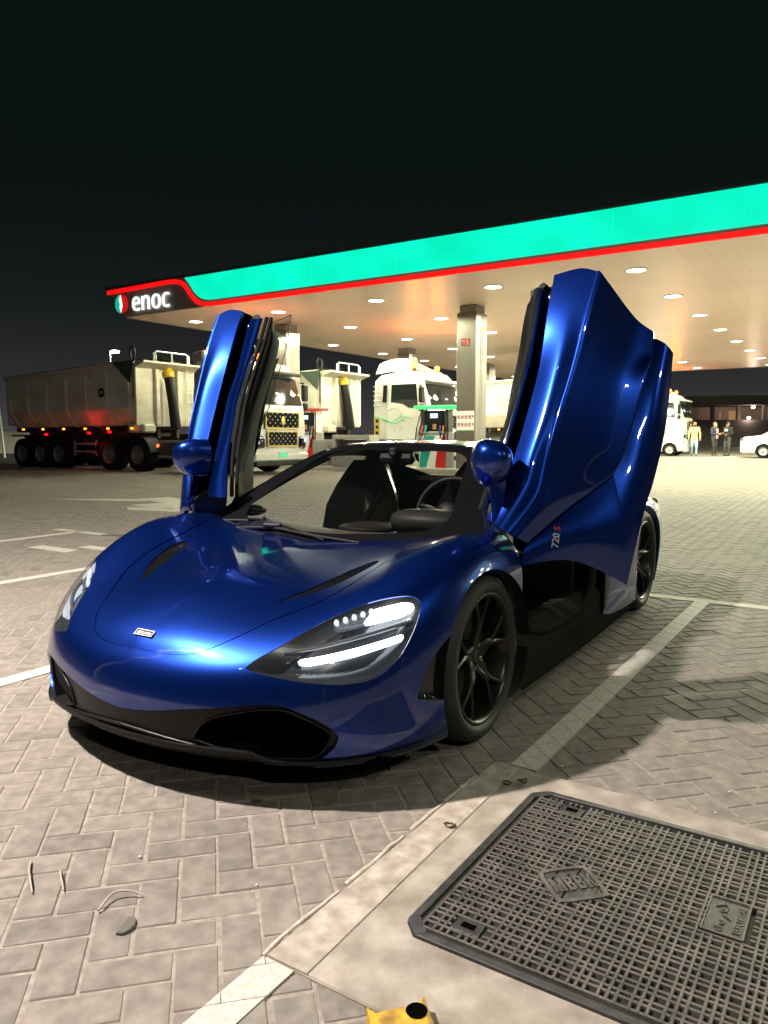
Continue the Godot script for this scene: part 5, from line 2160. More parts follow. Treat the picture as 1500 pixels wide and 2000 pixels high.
func car_xf() -> Transform3D:
	return Transform3D(Basis(Vector3.UP, CAR_TURN), ps(CAR_X, CAR_D))


func car_local(p: Vector3) -> Vector3:
	return car_xf().affine_inverse() * p


func V3(a: Array) -> Vector3:
	return Vector3(a[0], a[1], a[2])


func rows3(a: Array) -> Array:
	var out := []
	for r in a:
		var o := []
		for p in r: o.append(V3(p))
		out.append(o)
	return out


func front_cage() -> Array:
	# half of the nose and wings: outlines from the nose round to the door, each from the lip up and in to the spine
	return rows3([
		[[0, .10, .93], [0, .13, 1.0], [0, .22, 1.005], [0, .33, 1.0], [0, .41, .965], [0, .45, .925], [0, .48, .90], [0, .515, .85], [0, .555, .77], [0, .59, .70]],
		[[.15, .10, .925], [.15, .13, .995], [.15, .22, 1.0], [.15, .33, .995], [.15, .41, .96], [.15, .45, .92], [.14, .485, .89], [.1, .53, .83], [.05, .575, .73], [0, .61, .64]],
		[[.3, .10, .90], [.31, .13, .97], [.31, .22, .975], [.31, .33, .97], [.3, .41, .94], [.3, .45, .90], [.27, .50, .85], [.2, .55, .77], [.1, .605, .66], [0, .625, .58]],
		[[.5, .1, .83], [.52, .12, .90], [.53, .22, .91], [.53, .33, .905], [.52, .42, .875], [.5, .465, .84], [.43, .53, .76], [.3, .585, .66], [.15, .63, .55], [0, .64, .50]],
		[[.66, .1, .72], [.70, .11, .79], [.71, .22, .80], [.71, .33, .79], [.70, .44, .77], [.67, .515, .73], [.58, .58, .63], [.42, .60, .53], [.2, .65, .45], [0, .66, .41]],
		[[.78, .1, .58], [.83, .11, .64], [.84, .22, .65], [.84, .33, .645], [.83, .47, .62], [.79, .60, .57], [.67, .66, .48], [.48, .63, .41], [.25, .66, .34], [0, .675, .31]],
		[[.86, .1, .42], [.90, .11, .46], [.91, .22, .47], [.915, .35, .465], [.91, .52, .44], [.86, .68, .40], [.71, .725, .33], [.5, .66, .28], [.25, .675, .22], [0, .688, .2]],
		[[.9, .1, .25], [.94, .12, .27], [.95, .25, .27], [.96, .4, .27], [.95, .58, .25], [.90, .745, .22], [.75, .785, .18], [.5, .68, .14], [.25, .69, .09], [0, .700, .07]],
		[[.92, .1, .05], [.955, .13, .05], [.965, .28, .05], [.97, .45, .05], [.96, .63, .04], [.915, .78, .03], [.77, .82, .02], [.54, .715, 0], [.25, .71, -.04], [0, .708, -.05]],
		[[.92, .1, -.15], [.955, .13, -.15], [.965, .28, -.15], [.97, .45, -.15], [.965, .63, -.15], [.92, .775, -.14], [.785, .82, -.13], [.58, .735, -.10], [.28, .718, -.08], [0, .712, -.07]],
		[[.92, .1, -.33], [.955, .13, -.33], [.965, .28, -.33], [.97, .45, -.33], [.965, .63, -.33], [.93, .76, -.32], [.82, .80, -.30], [.64, .755, -.20], [.3, .725, -.12], [0, .715, -.09]]])


func poly_field(s: Soup, poly: Array) -> PackedFloat32Array:
	# signed distance (metres, roughly) from each corner's (u, v) to a polygon in (u, v); negative inside
	var k := Vector2(2.1, 1.35)
	var p := PackedVector2Array()
	var box := Rect2(poly[0] * k, Vector2.ZERO)
	for q in poly:
		p.append(q * k)
		box = box.expand(q * k)
	box = box.grow(0.03)
	var n := p.size()
	var f := PackedFloat32Array()
	f.resize(s.Q.size())
	for t in s.Q.size():
		var q := s.Q[t] * k
		if not box.has_point(q):
			f[t] = 1.0
			continue
		var best := 1e9
		for i in n:
			var a := p[i]
			var d := p[(i + 1) % n] - a
			var h := clampf((q - a).dot(d) / maxf(d.length_squared(), 1e-12), 0.0, 1.0)
			best = minf(best, (q - a - d * h).length_squared())
		f[t] = sqrt(best) * (-1.0 if Geometry2D.is_point_in_polygon(q, p) else 1.0)
	return f


func shifted(f: PackedFloat32Array, w: float) -> PackedFloat32Array:
	var o := f.duplicate()
	for k in o.size(): o[k] += w
	return o


func uvs(a: Array, closed := true, n := 0) -> Array:
	var p := []
	for e in a: p.append(Vector2(e[0], e[1]))
	if n == 0: return p
	if closed: p.append(p[0])
	var c := curve(p, n)
	if closed: c.pop_back()
	return c


func both(g: Geo) -> Geo:
	g.mirror_x()
	return g


func make_sports_car():
	var car := thing("sports_car", "glossy blue sports car with both doors swung up and its headlight lit", "sports car")
	car.transform = car_xf()
	var blue: Material = M["blue"]
	var black := pm("black_plastic", Color(), 0.5)
	var gloss := pm("black_gloss", Color(), 0.1)
	var void_m := pm("void", Color(), 1.0)
	var G := front_cage()
	var nu := 150
	var nv := 120
	var sf := bs_surface(G, nu, nv, Vector3(0.3, 0.6, 0.6))
	var pts: PackedVector3Array = sf[0]
	var nrm: PackedVector3Array = sf[1]
	for k in pts.size():
		if absf(pts[k].x) < 0.004:
			nrm[k] = (nrm[k] * Vector3(0, 1, 1)).normalized()
	var s := Soup.new()
	for i in nu - 1:
		for j in nv - 1:
			var a := i * nv + j
			for tr in [[a, a + nv, a + nv + 1], [a, a + nv + 1, a + 1]]:
				for c in tr: s.add(pts[c], nrm[c], Vector2(float(c / nv) / (nu - 1), float(c % nv) / (nv - 1)))
	# wheel arch
	var f := PackedFloat32Array()
	f.resize(s.P.size())
	for k in s.P.size():
		var p := s.P[k]
		var r := Vector2(p.z - 0.025, p.y - 0.325).length() - 0.356
		f[k] = r if p.x > 0.5 and p.z < 0.42 and p.y < 0.72 else 1.0
	var c := s.cut(f)
	s = c[1]
	var arch := Geo.new()
	walls(arch, c[2], 0.05)
	# everything behind the front wing's door edge goes
	for k in 1:
		f.resize(s.P.size())
		for t in s.P.size():
			var p := s.P[t]
			f[t] = -0.262 - p.z + maxf(0.0, 0.62 - p.y) * 0.25 if p.x > 0.80 else 1.0
			f[t] = -f[t] if p.x > 0.80 else 1.0
		c = s.cut(f)
		s = c[1]
		walls(arch, c[2], 0.03)
	# headlight
	var hl := uvs([[.2199, .5028], [.2455, .5667], [.3036, .625], [.3549, .6596], [.4092, .67], [.4708, .6563], [.5194, .6297], [.5679, .5939], [.598, .5659], [.6116, .5413], [.6124, .5178], [.5957, .4803], [.5713, .441], [.5436, .402], [.5183, .3826], [.5002, .3693], [.4712, .3605], [.4271, .3632], [.3956, .3708], [.3248, .4021], [.2645, .4462], [.2332, .48]], true, 110)
	f = poly_field(s, hl)
	c = s.cut(f)
	var lamp_all: Soup = c[0]
	s = c[1]
	var lip := Geo.new()
	walls(lip, c[2], 0.018)
	# dark lower intake, mirrored about the middle
	var it := uvs([[-.03, -.02], [-.03, .205], [0, .205], [.03, .213], [.07, .233], [.11, .253], [.173, .276], [.231, .298], [.279, .3035], [.308, .292], [.335, .266], [.3675, .2356], [.3985, .1953], [.4114, .1644], [.4047, .129], [.3626, .069], [.35, -.02]])
	f = poly_field(s, it)
	c = s.cut(f)
	var mouth: Soup = c[0]
	s = c[1]
	walls(lip, c[2], 0.03)
	# vent behind the headlight
	var sv := uvs([[.668, .372], [.714, .392], [.742, .42], [.742, .24], [.70, .185], [.610, .232], [.597, .252], [.612, .318], [.64, .352]], true, 50)
	f = poly_field(s, sv)
	c = s.cut(f)
	var vent: Soup = c[0]
	s = c[1]
	walls(lip, c[2], 0.03)
	# bonnet
	var bo := uvs([[-.01, .601], [0, .601], [.02, .59], [.045, .583], [.075, .592], [.11, .617], [.15, .662], [.18, .692], [.22, .722], [.30, .766], [.41, .782], [.51, .79], [.62, .795], [.75, .80], [.88, .80], [1.01, .79]], false, 70)
	bo.append(Vector2(1.01, 1.02)); bo.append(Vector2(-.01, 1.02))
	f = poly_field(s, bo)
	c = s.cut(shifted(f, 0.0031))
	var bonnet: Soup = c[0]
	walls(lip, c[2], 0.014)
	s = c[1]
	f = poly_field(s, bo)
	c = s.cut(shifted(f, -0.0031))
	var gap: Soup = c[0]
	s = c[1]
	walls(lip, c[2], 0.014)
	# bonnet vents
	var bv := uvs([[.310, .846], [.40, .842], [.50, .832], [.60, .825], [.69, .822], [.722, .830], [.724, .842], [.69, .853], [.60, .863], [.50, .867], [.40, .861], [.345, .854]], true, 60)
	f = poly_field(bonnet, bv)
	c = bonnet.cut(f)
	var bvent: Soup = c[0]
	bonnet = c[1]
	walls(lip, c[2], 0.02)
	var g := Geo.new()
	s.to_geo(g)
	var body := part("front_body", both(g), blue, car)
	part("panel_edges", both(lip), blue, body)
	part("arch_edges", both(arch), black, body)
	g = Geo.new()
	bonnet.to_geo(g)
	part("bonnet", both(g), blue, car)
	g = Geo.new()
	gap.to_geo(g, -0.013)
	part("bonnet_gap", both(g), void_m, body)
	g = Geo.new()
	dished(g, bvent, bv, 0.012, 0.4)
	part("bonnet_vent", both(g), gloss, car)
	g = Geo.new()
	dished(g, vent, sv, 0.026, 1.2)
	part("bumper_vent", both(g), gloss, car)
	make_mouth(car, mouth)
	make_headlights(car, lamp_all, hl, G)
	# badge on the bonnet
	g = Geo.new()
	var bq := 0.6
	while bs_point(G, 0.0, bq).z > 0.878: bq += 0.002
	var at := bs_point(G, 0.0, bq)
	var bt := (bs_point(G, 0.0, bq + 0.02) - bs_point(G, 0.0, bq - 0.02)).normalized()
	var bn := Vector3(0, -bt.z, bt.y)
	at += bn * 0.0015
	var br := Basis(Vector3.RIGHT, bt, bn)
	g.box(at, Vector3(0.086, 0.027, 0.006), br, 0.002)
	var badge := part("bonnet_badge", g, black, car)
	g = Geo.new()
	for e in [[0, 0.0115, 0.09, 0.003], [0, -0.0115, 0.09, 0.003], [-0.043, 0, 0.003, 0.02], [0.043, 0, 0.003, 0.02]]:
		g.box(at + br * Vector3(e[0], e[1], 0.0032), Vector3(e[2], e[3], 0.004), br)
	text_geo(g, "McLaren", 0.017, Transform3D(br, at + br * Vector3(0, 0, 0.0035)), "Droid Sans", true, 0.002)
	part("badge_letters", g, pm("badge_white", Color(0.62, 0.62, 0.64), 0.3, 0.3), badge)
	make_splitter(car)
	for sx in [1.0, -1.0]:
		car_wheel(car, Vector3(0.80 * sx, 0.327, 0.0), sx, 0.327, 0.2575, 0.25)
		car_wheel(car, Vector3(0.765 * sx, 0.3455, -2.67), sx, 0.3455, 0.271, 0.31)
	make_cabin(car)
	make_rear(car)
	make_door(car, 1.0)
	make_door(car, -1.0)


func dished(g: Geo, s: Soup, poly: Array, depth: float, slope: float):
	# sunk by up to depth, rising to the rim with the given slope
	var f := poly_field(s, poly)
	var P := PackedVector3Array()
	for k in s.P.size():
		P.append(s.P[k] - s.N[k] * minf(depth, 0.004 + maxf(-f[k], 0.0) * slope))
	for t in range(0, P.size(), 3):
		var n := (P[t + 1] - P[t]).cross(P[t + 2] - P[t])
		if n.dot(s.N[t]) < 0.0: n = -n
		n = n.normalized()
		g.tri(P[t], P[t + 1], P[t + 2], (n + s.N[t] * 0.6).normalized(), (n + s.N[t + 1] * 0.6).normalized(), (n + s.N[t + 2] * 0.6).normalized())


func make_mouth(car: Node3D, mouth: Soup):
	var gloss := pm("black_gloss", Color(), 0.1)
	var satin := pm("mouth_satin", Color(0.007, 0.007, 0.008), 0.35, 0.0, 0.33)
	# outer ducts are cut out of the panel and sunk
	var du := uvs([[.125, .130], [.140, .185], [.165, .225], [.20, .252], [.2506, .276], [.30, .276], [.335, .245], [.3627, .2179], [.3939, .1739], [.3892, .1346], [.3609, .0839], [.2949, .0776], [.2421, .085], [.18, .10]], true, 70)
	var f := poly_field(mouth, du)
	var c := mouth.cut(f)
	var duct: Soup = c[0]
	var panel_s: Soup = c[1]
	var g := Geo.new()
	for t in range(0, panel_s.P.size(), 3):
		var q := []
		for k in 3: q.append(panel_s.P[t + k] - panel_s.N[t + k] * 0.018)
		g.tri(q[0], q[1], q[2], panel_s.N[t], panel_s.N[t + 1], panel_s.N[t + 2])
	var edges := []
	for e in c[2]: edges.append([e[0] - e[1] * 0.014, e[1], e[2] - e[3] * 0.014, e[3]])
	var dw := Geo.new()
	walls(dw, edges, 0.16)
	g.mirror_x()
	var m := part("lower_grille", g, satin, car)
	part("duct_wall", both(dw), pm("void", Color(), 1.0), m)
	g = Geo.new()
	duct.to_geo(g, -0.165)
	part("intake_duct", both(g), pm("void", Color(), 1.0), m)
	# rounded rim of each duct
	g = Geo.new()
	var G := front_cage()
	var ring := []
	for q in du:
		var p := bs_point(G, q.x, q.y)
		var e := 0.002
		var n := (bs_point(G, q.x + e, q.y) - p).cross(bs_point(G, q.x, q.y + e) - p).normalized()
		if n.dot(Vector3(0.4, 0.1, 1)) < 0.0: n = -n
		ring.append(p - n * 0.014)
	ring.append(ring[0])
	g.tube(ring, 0.0045, 0.0045, 6, false)
	part("duct_rim", both(g), satin, m)
	# slat across each duct and the ridge across the middle
	g = Geo.new()
	var sl := []
	for q in curve(uvs([[.128, .128], [.1838, .148], [.2424, .176], [.2805, .206], [.31, .235]]), 14):
		var p := bs_point(G, q.x, q.y)
		sl.append(p + Vector3(-0.012, 0.0, -0.022))
	var sl2 := []
	for p in sl: sl2.append(p + Vector3(-0.03, -0.012, -0.06))
	ribbon(g, sl, sl2, Vector3.UP)
	var md := []
	for k in 13:
		var q := Vector2(0.125 * k / 12.0, 0.128 - 0.002 * k)
		md.append(bs_point(G, q.x, q.y) + Vector3(0, 0.0, -0.012))
	g.tube(md, 0.007, 0.006, 6)
	part("slat", both(g), satin, m)


func make_headlights(car: Node3D, all: Soup, hl: Array, G: Array):
	var housing := pm("lamp_housing", Color(0.020, 0.021, 0.023), 0.25, 0.3)
	var drl := uvs([[.3263, .5325], [.322, .519], [.328, .506], [.3436, .4919], [.4487, .4636], [.5578, .4458], [.5666, .4577], [.5563, .4687], [.4496, .4963]])
	var top := uvs([[.50, .617], [.5704, .574], [.5955, .5486], [.601, .5312], [.5903, .522], [.5606, .5297], [.5031, .5643], [.47, .586]])
	var side := uvs([[.4006, .6291], [.4231, .6452], [.4662, .6386], [.498, .619], [.468, .587], [.4463, .5989]])
	for m in [1.0, -1.0]:
		var k := Vector3(m, 1, 1)
		var g := Geo.new()
		dished(g, all, hl, 0.055, 0.85)
		var hh := Geo.new()
		for t in range(0, g.P.size(), 3):
			hh.tri(g.P[t] * k, g.P[t + 1] * k, g.P[t + 2] * k, g.N[t] * k, g.N[t + 1] * k, g.N[t + 2] * k)
		var lamp := part("headlight", hh, housing, car)
		var parts := [["running_lamp", drl, 0.020, glow("drl_glow", Color(0.90, 0.95, 1.0), 9.0) if m > 0 else glow("drl_dim", Color(0.90, 0.95, 1.0), 0.8)], ["main_lens", top, 0.014, glow("lens_glow", Color(0.93, 0.97, 1.0), 14.0) if m > 0 else glow("lens_dim", Color(0.93, 0.97, 1.0), 0.7)], ["lens_cell", side, 0.016, pm("lens_silver", Color(0.55, 0.58, 0.62), 0.12, 0.9)]]
		for e in parts:
			var c := all.cut(poly_field(all, e[1]))
			var sp: Soup = c[0]
			g = Geo.new()
			for t in range(0, sp.P.size(), 3):
				g.tri((sp.P[t] - sp.N[t] * e[2]) * k, (sp.P[t + 1] - sp.N[t + 1] * e[2]) * k, (sp.P[t + 2] - sp.N[t + 2] * e[2]) * k, sp.N[t] * k, sp.N[t + 1] * k, sp.N[t + 2] * k)
			for w in c[2]:
				var a: Vector3 = (w[0] - w[1] * e[2]) * k
				var b: Vector3 = (w[2] - w[3] * e[2]) * k
				g.tri(a, b, b - w[3] * k * 0.02)
				g.tri(a, b - w[3] * k * 0.02, a - w[1] * k * 0.02)
			part(e[0], g, e[3], lamp)
		# small reflector cells and a bar above the running lamp
		g = Geo.new()
		for q in 5:
			var u := lerpf(0.412, 0.492, q / 4.0)
			var v := lerpf(0.632, 0.600, q / 4.0)
			var p := bs_point(G, u, v) * k
			g.ball(p - Vector3(0.012 * m, 0.004, 0.016), Vector3(0.010, 0.012, 0.008), Basis(), 8, 6)
		part("lens_cell", g, glow("cell_glow", Color(0.85, 0.9, 1.0), 1.2), lamp)
		g = Geo.new()
		var bar := []
		for q in 12:
			var f := q / 11.0
			var p := bs_point(G, lerpf(0.30, 0.585, f), lerpf(0.568, 0.492, f))
			bar.append((p - Vector3(0.016, 0.006, 0.018)) * k)
		g.tube(bar, 0.006, 0.010, 6)
		part("lamp_bar", g, pm("lamp_bar_grey", Color(0.12, 0.12, 0.13), 0.25, 0.5), lamp)
		# clear cover
		g = Geo.new()
		for t in range(0, all.P.size(), 3):
			g.tri(all.P[t] * k, all.P[t + 1] * k, all.P[t + 2] * k, all.N[t] * k, all.N[t + 1] * k, all.N[t + 2] * k)
		part("lens_cover", g, M["lens_glass"], lamp)
		var l := SpotLight3D.new()
		l.name = numbered("headlight_light", self)
		l.light_color = Color(0.92, 0.96, 1.0)
		l.light_energy = 0.35
		l.light_size = 0.03
		l.spot_range = 30.0
		l.spot_attenuation = 2.0
		l.spot_angle = 42.0
		l.shadow_enabled = true
		add_child(l)
		var wp: Vector3 = car.transform * (Vector3(0.86 * m, 0.585, 0.53))
		l.look_at_from_position(wp, wp + car.transform.basis * Vector3(0.25 * m, -0.10, 1.0))


func make_splitter(car: Node3D):
	# flat lip that follows the nose outline
	var G := front_cage()
	var o1 := []
	var o2 := []
	var h := []
	for k in 37:
		var u := 0.62 * k / 36.0
		var p := bs_point(G, u, 0.085)
		var q := bs_point(G, minf(u + 0.004, 1.0), 0.085)
		var t := (q - p) * Vector3(1, 0, 1)
		t = t.normalized()
		var n := Vector3(-t.z, 0, t.x)
		if n.dot(Vector3(p.x, 0, p.z)) < 0.0: n = -n
		var y := bs_point(G, u, 0.092 - 0.024 * smoothstep(0.235, 0.28, u)).y + 0.013
		var reach := 0.006 * (1.0 - smoothstep(0.45, 0.62, u)) + 0.002
		o1.append(Vector3(p.x, y, p.z) + n * reach)
		o2.append(Vector3(p.x, y + 0.006, p.z) - n * 0.06)
		h.append(y)
	var g := Geo.new()
	ribbon(g, o1, o2, Vector3.UP)
	var b1 := []
	var b2 := []
	for k in o1.size():
		b1.append(o1[k] - Vector3(0, 0.012, 0))
		b2.append(o2[k] - Vector3(0, 0.020, 0))
	ribbon(g, o1, b1, Vector3(0.3, 0, 1))
	ribbon(g, b1, b2, Vector3.DOWN)
	part("front_splitter", both(g), pm("splitter_black", Color(0.006, 0.006, 0.0065), 0.45, 0.0, 0.3), car)
	# floor of the nose
	g = Geo.new()
	var mid := []
	for k in o2.size(): mid.append(Vector3(0, b2[k].y, minf(b2[k].z, 0.3)))
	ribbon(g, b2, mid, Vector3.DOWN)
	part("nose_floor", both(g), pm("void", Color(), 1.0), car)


func car_wheel(car: Node3D, at: Vector3, sx: float, R: float, r: float, w: float):
	# axis along x, outer face towards sx; at is the middle of the tyre
	var xf := Transform3D(Basis(Vector3(0, 0, 1), Vector3(sx, 0, 0), Vector3(0, sx, 0)), at)
	if xf.basis.determinant() < 0: xf.basis.z = -xf.basis.z
	var h := w / 2
	var wheel := Node3D.new()
	wheel.name = numbered("wheel", car)
	car.add_child(wheel)
	var g := Geo.new()
	g.lathe([[r * 0.99, h * 0.86], [r + 0.012, h * 0.99], [r + 0.03, h * 1.02], [R - 0.025, h * 0.97], [R - 0.006, h * 0.84], [R, h * 0.6], [R, -h * 0.6], [R - 0.008, -h * 0.86], [R - 0.03, -h], [r, -h * 0.9]].map(func(e): return [e[0], e[1]]), 56, xf)
	# tread grooves as raised bands between them
	part("tyre", g, pm("tyre_rubber", Color(0.016, 0.016, 0.016), 0.62), wheel)
	var metal := pm("rim_metal", Color(0.030, 0.029, 0.028), 0.30, 0.7)
	g = Geo.new()
	g.lathe([[r * 0.99, h * 0.86], [r, h * 0.93], [r - 0.006, h * 0.95], [r - 0.013, h * 0.92], [r - 0.022, h * 0.78], [r - 0.03, h * 0.2], [r - 0.045, -h * 0.8]], 56, xf)
	part("rim", g, metal, wheel)
	# five spokes that fork
	for k in 5:
		g = Geo.new()
		var a := TAU * k / 5.0 + 0.30
		var pt := func(ang: float, rad: float, y: float) -> Vector3:
			return xf * Vector3(cos(ang) * rad, y, sin(ang) * rad)
		for s in [-1.0, 1.0]:
			var c := []
			var wd := []
			for q in 9:
				var f := q / 8.0
				var rad := lerpf(0.035, r - 0.014, f)
				var sp: float = s * (0.055 / maxf(rad, 0.05) * (1.0 - smoothstep(0.1, 0.45, f)) * 0.35 + 0.235 * smoothstep(0.22, 0.95, f))
				var y: float = h * (0.55 + 0.26 * f + 0.06 * sin(PI * f))
				c.append([a + sp, rad, y])
				wd.append(lerpf(0.017, 0.0085, smoothstep(0.0, 0.7, f)))
			for q in 8:
				var p0: Array = c[q]
				var p1: Array = c[q + 1]
				var d := 0.026
				var l0: float = wd[q]
				var l1: float = wd[q + 1]
				var A := [pt.call(p0[0] - l0 / p0[1], p0[1], p0[2]), pt.call(p0[0], p0[1], p0[2] + 0.006), pt.call(p0[0] + l0 / p0[1], p0[1], p0[2]), pt.call(p0[0] + l0 / p0[1], p0[1], p0[2] - d), pt.call(p0[0] - l0 / p0[1], p0[1], p0[2] - d)]
				var B := [pt.call(p1[0] - l1 / p1[1], p1[1], p1[2]), pt.call(p1[0], p1[1], p1[2] + 0.006), pt.call(p1[0] + l1 / p1[1], p1[1], p1[2]), pt.call(p1[0] + l1 / p1[1], p1[1], p1[2] - d), pt.call(p1[0] - l1 / p1[1], p1[1], p1[2] - d)]
				var mid: Vector3 = (pt.call(p0[0], p0[1], p0[2] - 0.012) + pt.call(p1[0], p1[1], p1[2] - 0.012)) / 2
				for e in 5:
					var e2 := (e + 1) % 5
					g.quad(A[e], A[e2], B[e2], B[e], (A[e] + A[e2] + B[e] + B[e2]) / 4 - mid)
		part("spoke", g, metal, wheel)
	g = Geo.new()
	g.lathe([[0.0, h * 0.60], [0.026, h * 0.60], [0.030, h * 0.585], [0.032, h * 0.50], [0.062, h * 0.54], [0.066, h * 0.3]].map(func(e): return e), 24, xf)
	part("hub", g, metal, wheel)
	g = Geo.new()
	for k in 5:
		var a := TAU * (k + 0.5) / 5.0 + 0.30
		g.ball(xf * Vector3(cos(a) * 0.048, h * 0.55, sin(a) * 0.048), Vector3.ONE * 0.009, Basis(), 8, 6)
	part("wheel_bolts", g, pm("bolt_gold", Color(0.30, 0.22, 0.08), 0.35, 0.8), wheel)
	g = Geo.new()
	g.lathe([[0.06, h * 0.12], [0.085, h * 0.16], [r * 0.72, h * 0.16], [r * 0.72, -0.01]], 48, xf)
	part("brake_disc", g, pm("disc_steel", Color(0.10, 0.10, 0.10), 0.35, 0.8), wheel)
	g = Geo.new()
	for q in 8:
		var a := PI * 0.5 + (q - 3.5) * 0.12
		var p := Vector3(cos(a) * r * 0.66, h * 0.18, sin(a) * r * 0.66)
		if sx < 0.0: p.x = -p.x
		g.box(xf * (p * Vector3(1, 1, 1)), Vector3(0.05, 0.07, 0.034), Basis(), 0.012)
	part("brake_caliper", g, pm("caliper_blue", Color(0.01, 0.02, 0.09), 0.35), wheel)


func make_cabin(car: Node3D):
	var gloss := pm("black_gloss", Color(), 0.1)
	var black := pm("black_plastic", Color(), 0.5)
	# windscreen with a black border; rows from cowl to header
	var W := rows3([
		[[-.80, .765, -.285], [-.60, .738, -.195], [-.30, .705, -.105], [0, .692, -.07], [.30, .705, -.105], [.60, .738, -.195], [.80, .765, -.285]],
		[[-.74, .86, -.43], [-.56, .845, -.345], [-.29, .822, -.275], [0, .815, -.25], [.29, .822, -.275], [.56, .845, -.345], [.74, .86, -.43]],
		[[-.66, .965, -.62], [-.50, .968, -.575], [-.26, .962, -.535], [0, .96, -.52], [.26, .962, -.535], [.50, .968, -.575], [.66, .965, -.62]],
		[[-.575, 1.06, -.79], [-.45, 1.085, -.775], [-.24, 1.092, -.76], [0, 1.095, -.755], [.24, 1.092, -.76], [.45, 1.085, -.775], [.575, 1.06, -.79]],
		[[-.51, 1.115, -.915], [-.40, 1.142, -.925], [-.22, 1.152, -.935], [0, 1.156, -.94], [.22, 1.152, -.935], [.40, 1.142, -.925], [.51, 1.115, -.915]]])
	var nu := 30
	var nv := 60
	var sf := bs_surface(W, nu, nv, Vector3(0, 1, 1))
	var s := Soup.new()
	for i in nu - 1:
		for j in nv - 1:
			var a := i * nv + j
			for tr in [[a, a + nv, a + nv + 1], [a, a + nv + 1, a + 1]]:
				for c in tr: s.add(sf[0][c], sf[1][c], Vector2(float(c / nv) / (nu - 1), float(c % nv) / (nv - 1)))
	var f := PackedFloat32Array()
	for q in s.Q:
		# rounded opening
		var x := absf(q.y - 0.5) * 2.0
		var y := (q.x - 0.50) * 2.0
		var hx := 0.84
		var lo := -0.86
		var hi := 0.80
		var cy := (lo + hi) / 2
		var dx := maxf(x - (hx - 0.14), 0.0) / 0.14
		var dy := maxf(absf(y - cy) - ((hi - lo) / 2 - 0.22), 0.0) / 0.22
		f.append(sqrt(dx * dx + dy * dy) - 1.0)
	var c := s.cut(f)
	var g := Geo.new()
	c[0].to_geo(g)
	var ws := part("windscreen", g, M["windscreen_glass"], car)
	g = Geo.new()
	c[1].to_geo(g)
	part("windscreen_border", g, gloss, ws)
	# pillars beside the glass
	for m in [1.0, -1.0]:
		g = Geo.new()
		var a := []
		var b := []
		var d := []
		for k in 12:
			var p := bs_point(W, k / 11.0, 1.0)
			p.x *= m
			a.append(p + Vector3(0, 0.004, 0))
			b.append(p + Vector3(0.045 * m, -0.012, -0.035))
			d.append(p + Vector3(0.02 * m, -0.06, -0.075))
		loft(g, [a, b, d], Vector3(m, 0.5, 0))
		part("pillar", g, gloss, car)
	# cowl panel below the glass and the wiper arms
	g = Geo.new()
	var r1 := []
	var r2 := []
	for k in 25:
		var x := lerpf(-0.84, 0.84, k / 24.0)
		var ax := absf(x)
		r1.append(Vector3(x, 0.700 + 0.09 * pow(ax / 0.84, 2.2), -0.035 - 0.22 * pow(ax / 0.84, 1.9)))
		r2.append(Vector3(x, 0.672 + 0.085 * pow(ax / 0.84, 2.2), -0.13 - 0.22 * pow(ax / 0.84, 1.9)))
	ribbon(g, r1, r2, Vector3.UP)
	part("cowl", g, black, car)
	for e in [[[-.70, .755, -.20], [-.45, .765, -.235], [-.22, .757, -.185], [0.08, .722, -.085]], [[-.50, .735, -.14], [-.28, .748, -.155], [-.02, .735, -.115], [.26, .722, -.10]]]:
		g = Geo.new()
		var cv := []
		for q in e: cv.append(V3(q))
		g.tube(curve(cv, 16), 0.011, 0.006, 7)
		g.box(V3(e[1]) + Vector3(0.0, 0.012, 0), Vector3(0.10, 0.025, 0.03), Basis(Vector3.UP, 0.2), 0.008)
		part("wiper", g, black, car)
	# roof
	var Rf := rows3([
		[[-.535, 1.10, -.91], [-.42, 1.143, -.925], [-.22, 1.156, -.935], [0, 1.160, -.94], [.22, 1.156, -.935], [.42, 1.143, -.925], [.535, 1.10, -.91]],
		[[-.555, 1.115, -1.10], [-.43, 1.16, -1.10], [-.22, 1.175, -1.10], [0, 1.178, -1.10], [.22, 1.175, -1.10], [.43, 1.16, -1.10], [.555, 1.115, -1.10]],
		[[-.56, 1.115, -1.35], [-.43, 1.16, -1.35], [-.22, 1.176, -1.35], [0, 1.18, -1.35], [.22, 1.176, -1.35], [.43, 1.16, -1.35], [.56, 1.115, -1.35]],
		[[-.55, 1.08, -1.62], [-.43, 1.12, -1.62], [-.22, 1.135, -1.62], [0, 1.138, -1.62], [.22, 1.135, -1.62], [.43, 1.12, -1.62], [.55, 1.08, -1.62]]])
	sf = bs_surface(Rf, 20, 32, Vector3.UP)
	g = Geo.new()
	g.grid(sf[0], sf[1], 20, 32)
	var low := PackedVector3Array()
	for p in sf[0]: low.append(p - Vector3(0, 0.035, 0))
	var lown := PackedVector3Array()
	for n in sf[1]: lown.append(-n)
	var roof := part("roof", g, pm("roof_black", Color(0.005, 0.005, 0.006), 0.2, 0.0, 0.4), car)
	g = Geo.new()
	g.grid(low, lown, 20, 32)
	for k in 19:
		for j in [0, 31]:
			var a: int = k * 32 + j
			g.quad(sf[0][a], sf[0][a + 32], low[a + 32], low[a], Vector3(signf(sf[0][a].x), 0, 0))
	for j in 31:
		g.quad(sf[0][j], sf[0][j + 1], low[j + 1], low[j], Vector3.BACK)
	part("headliner", g, black, roof)
	g = Geo.new()
	g.box(Vector3(0, 1.07, -.86), Vector3(0.22, 0.06, 0.04), Basis(Vector3.RIGHT, 0.3), 0.02)
	g.box(Vector3(0, 1.105, -.84), Vector3(0.05, 0.05, 0.06), Basis(), 0.01)
	part("rear_mirror", g, black, car)
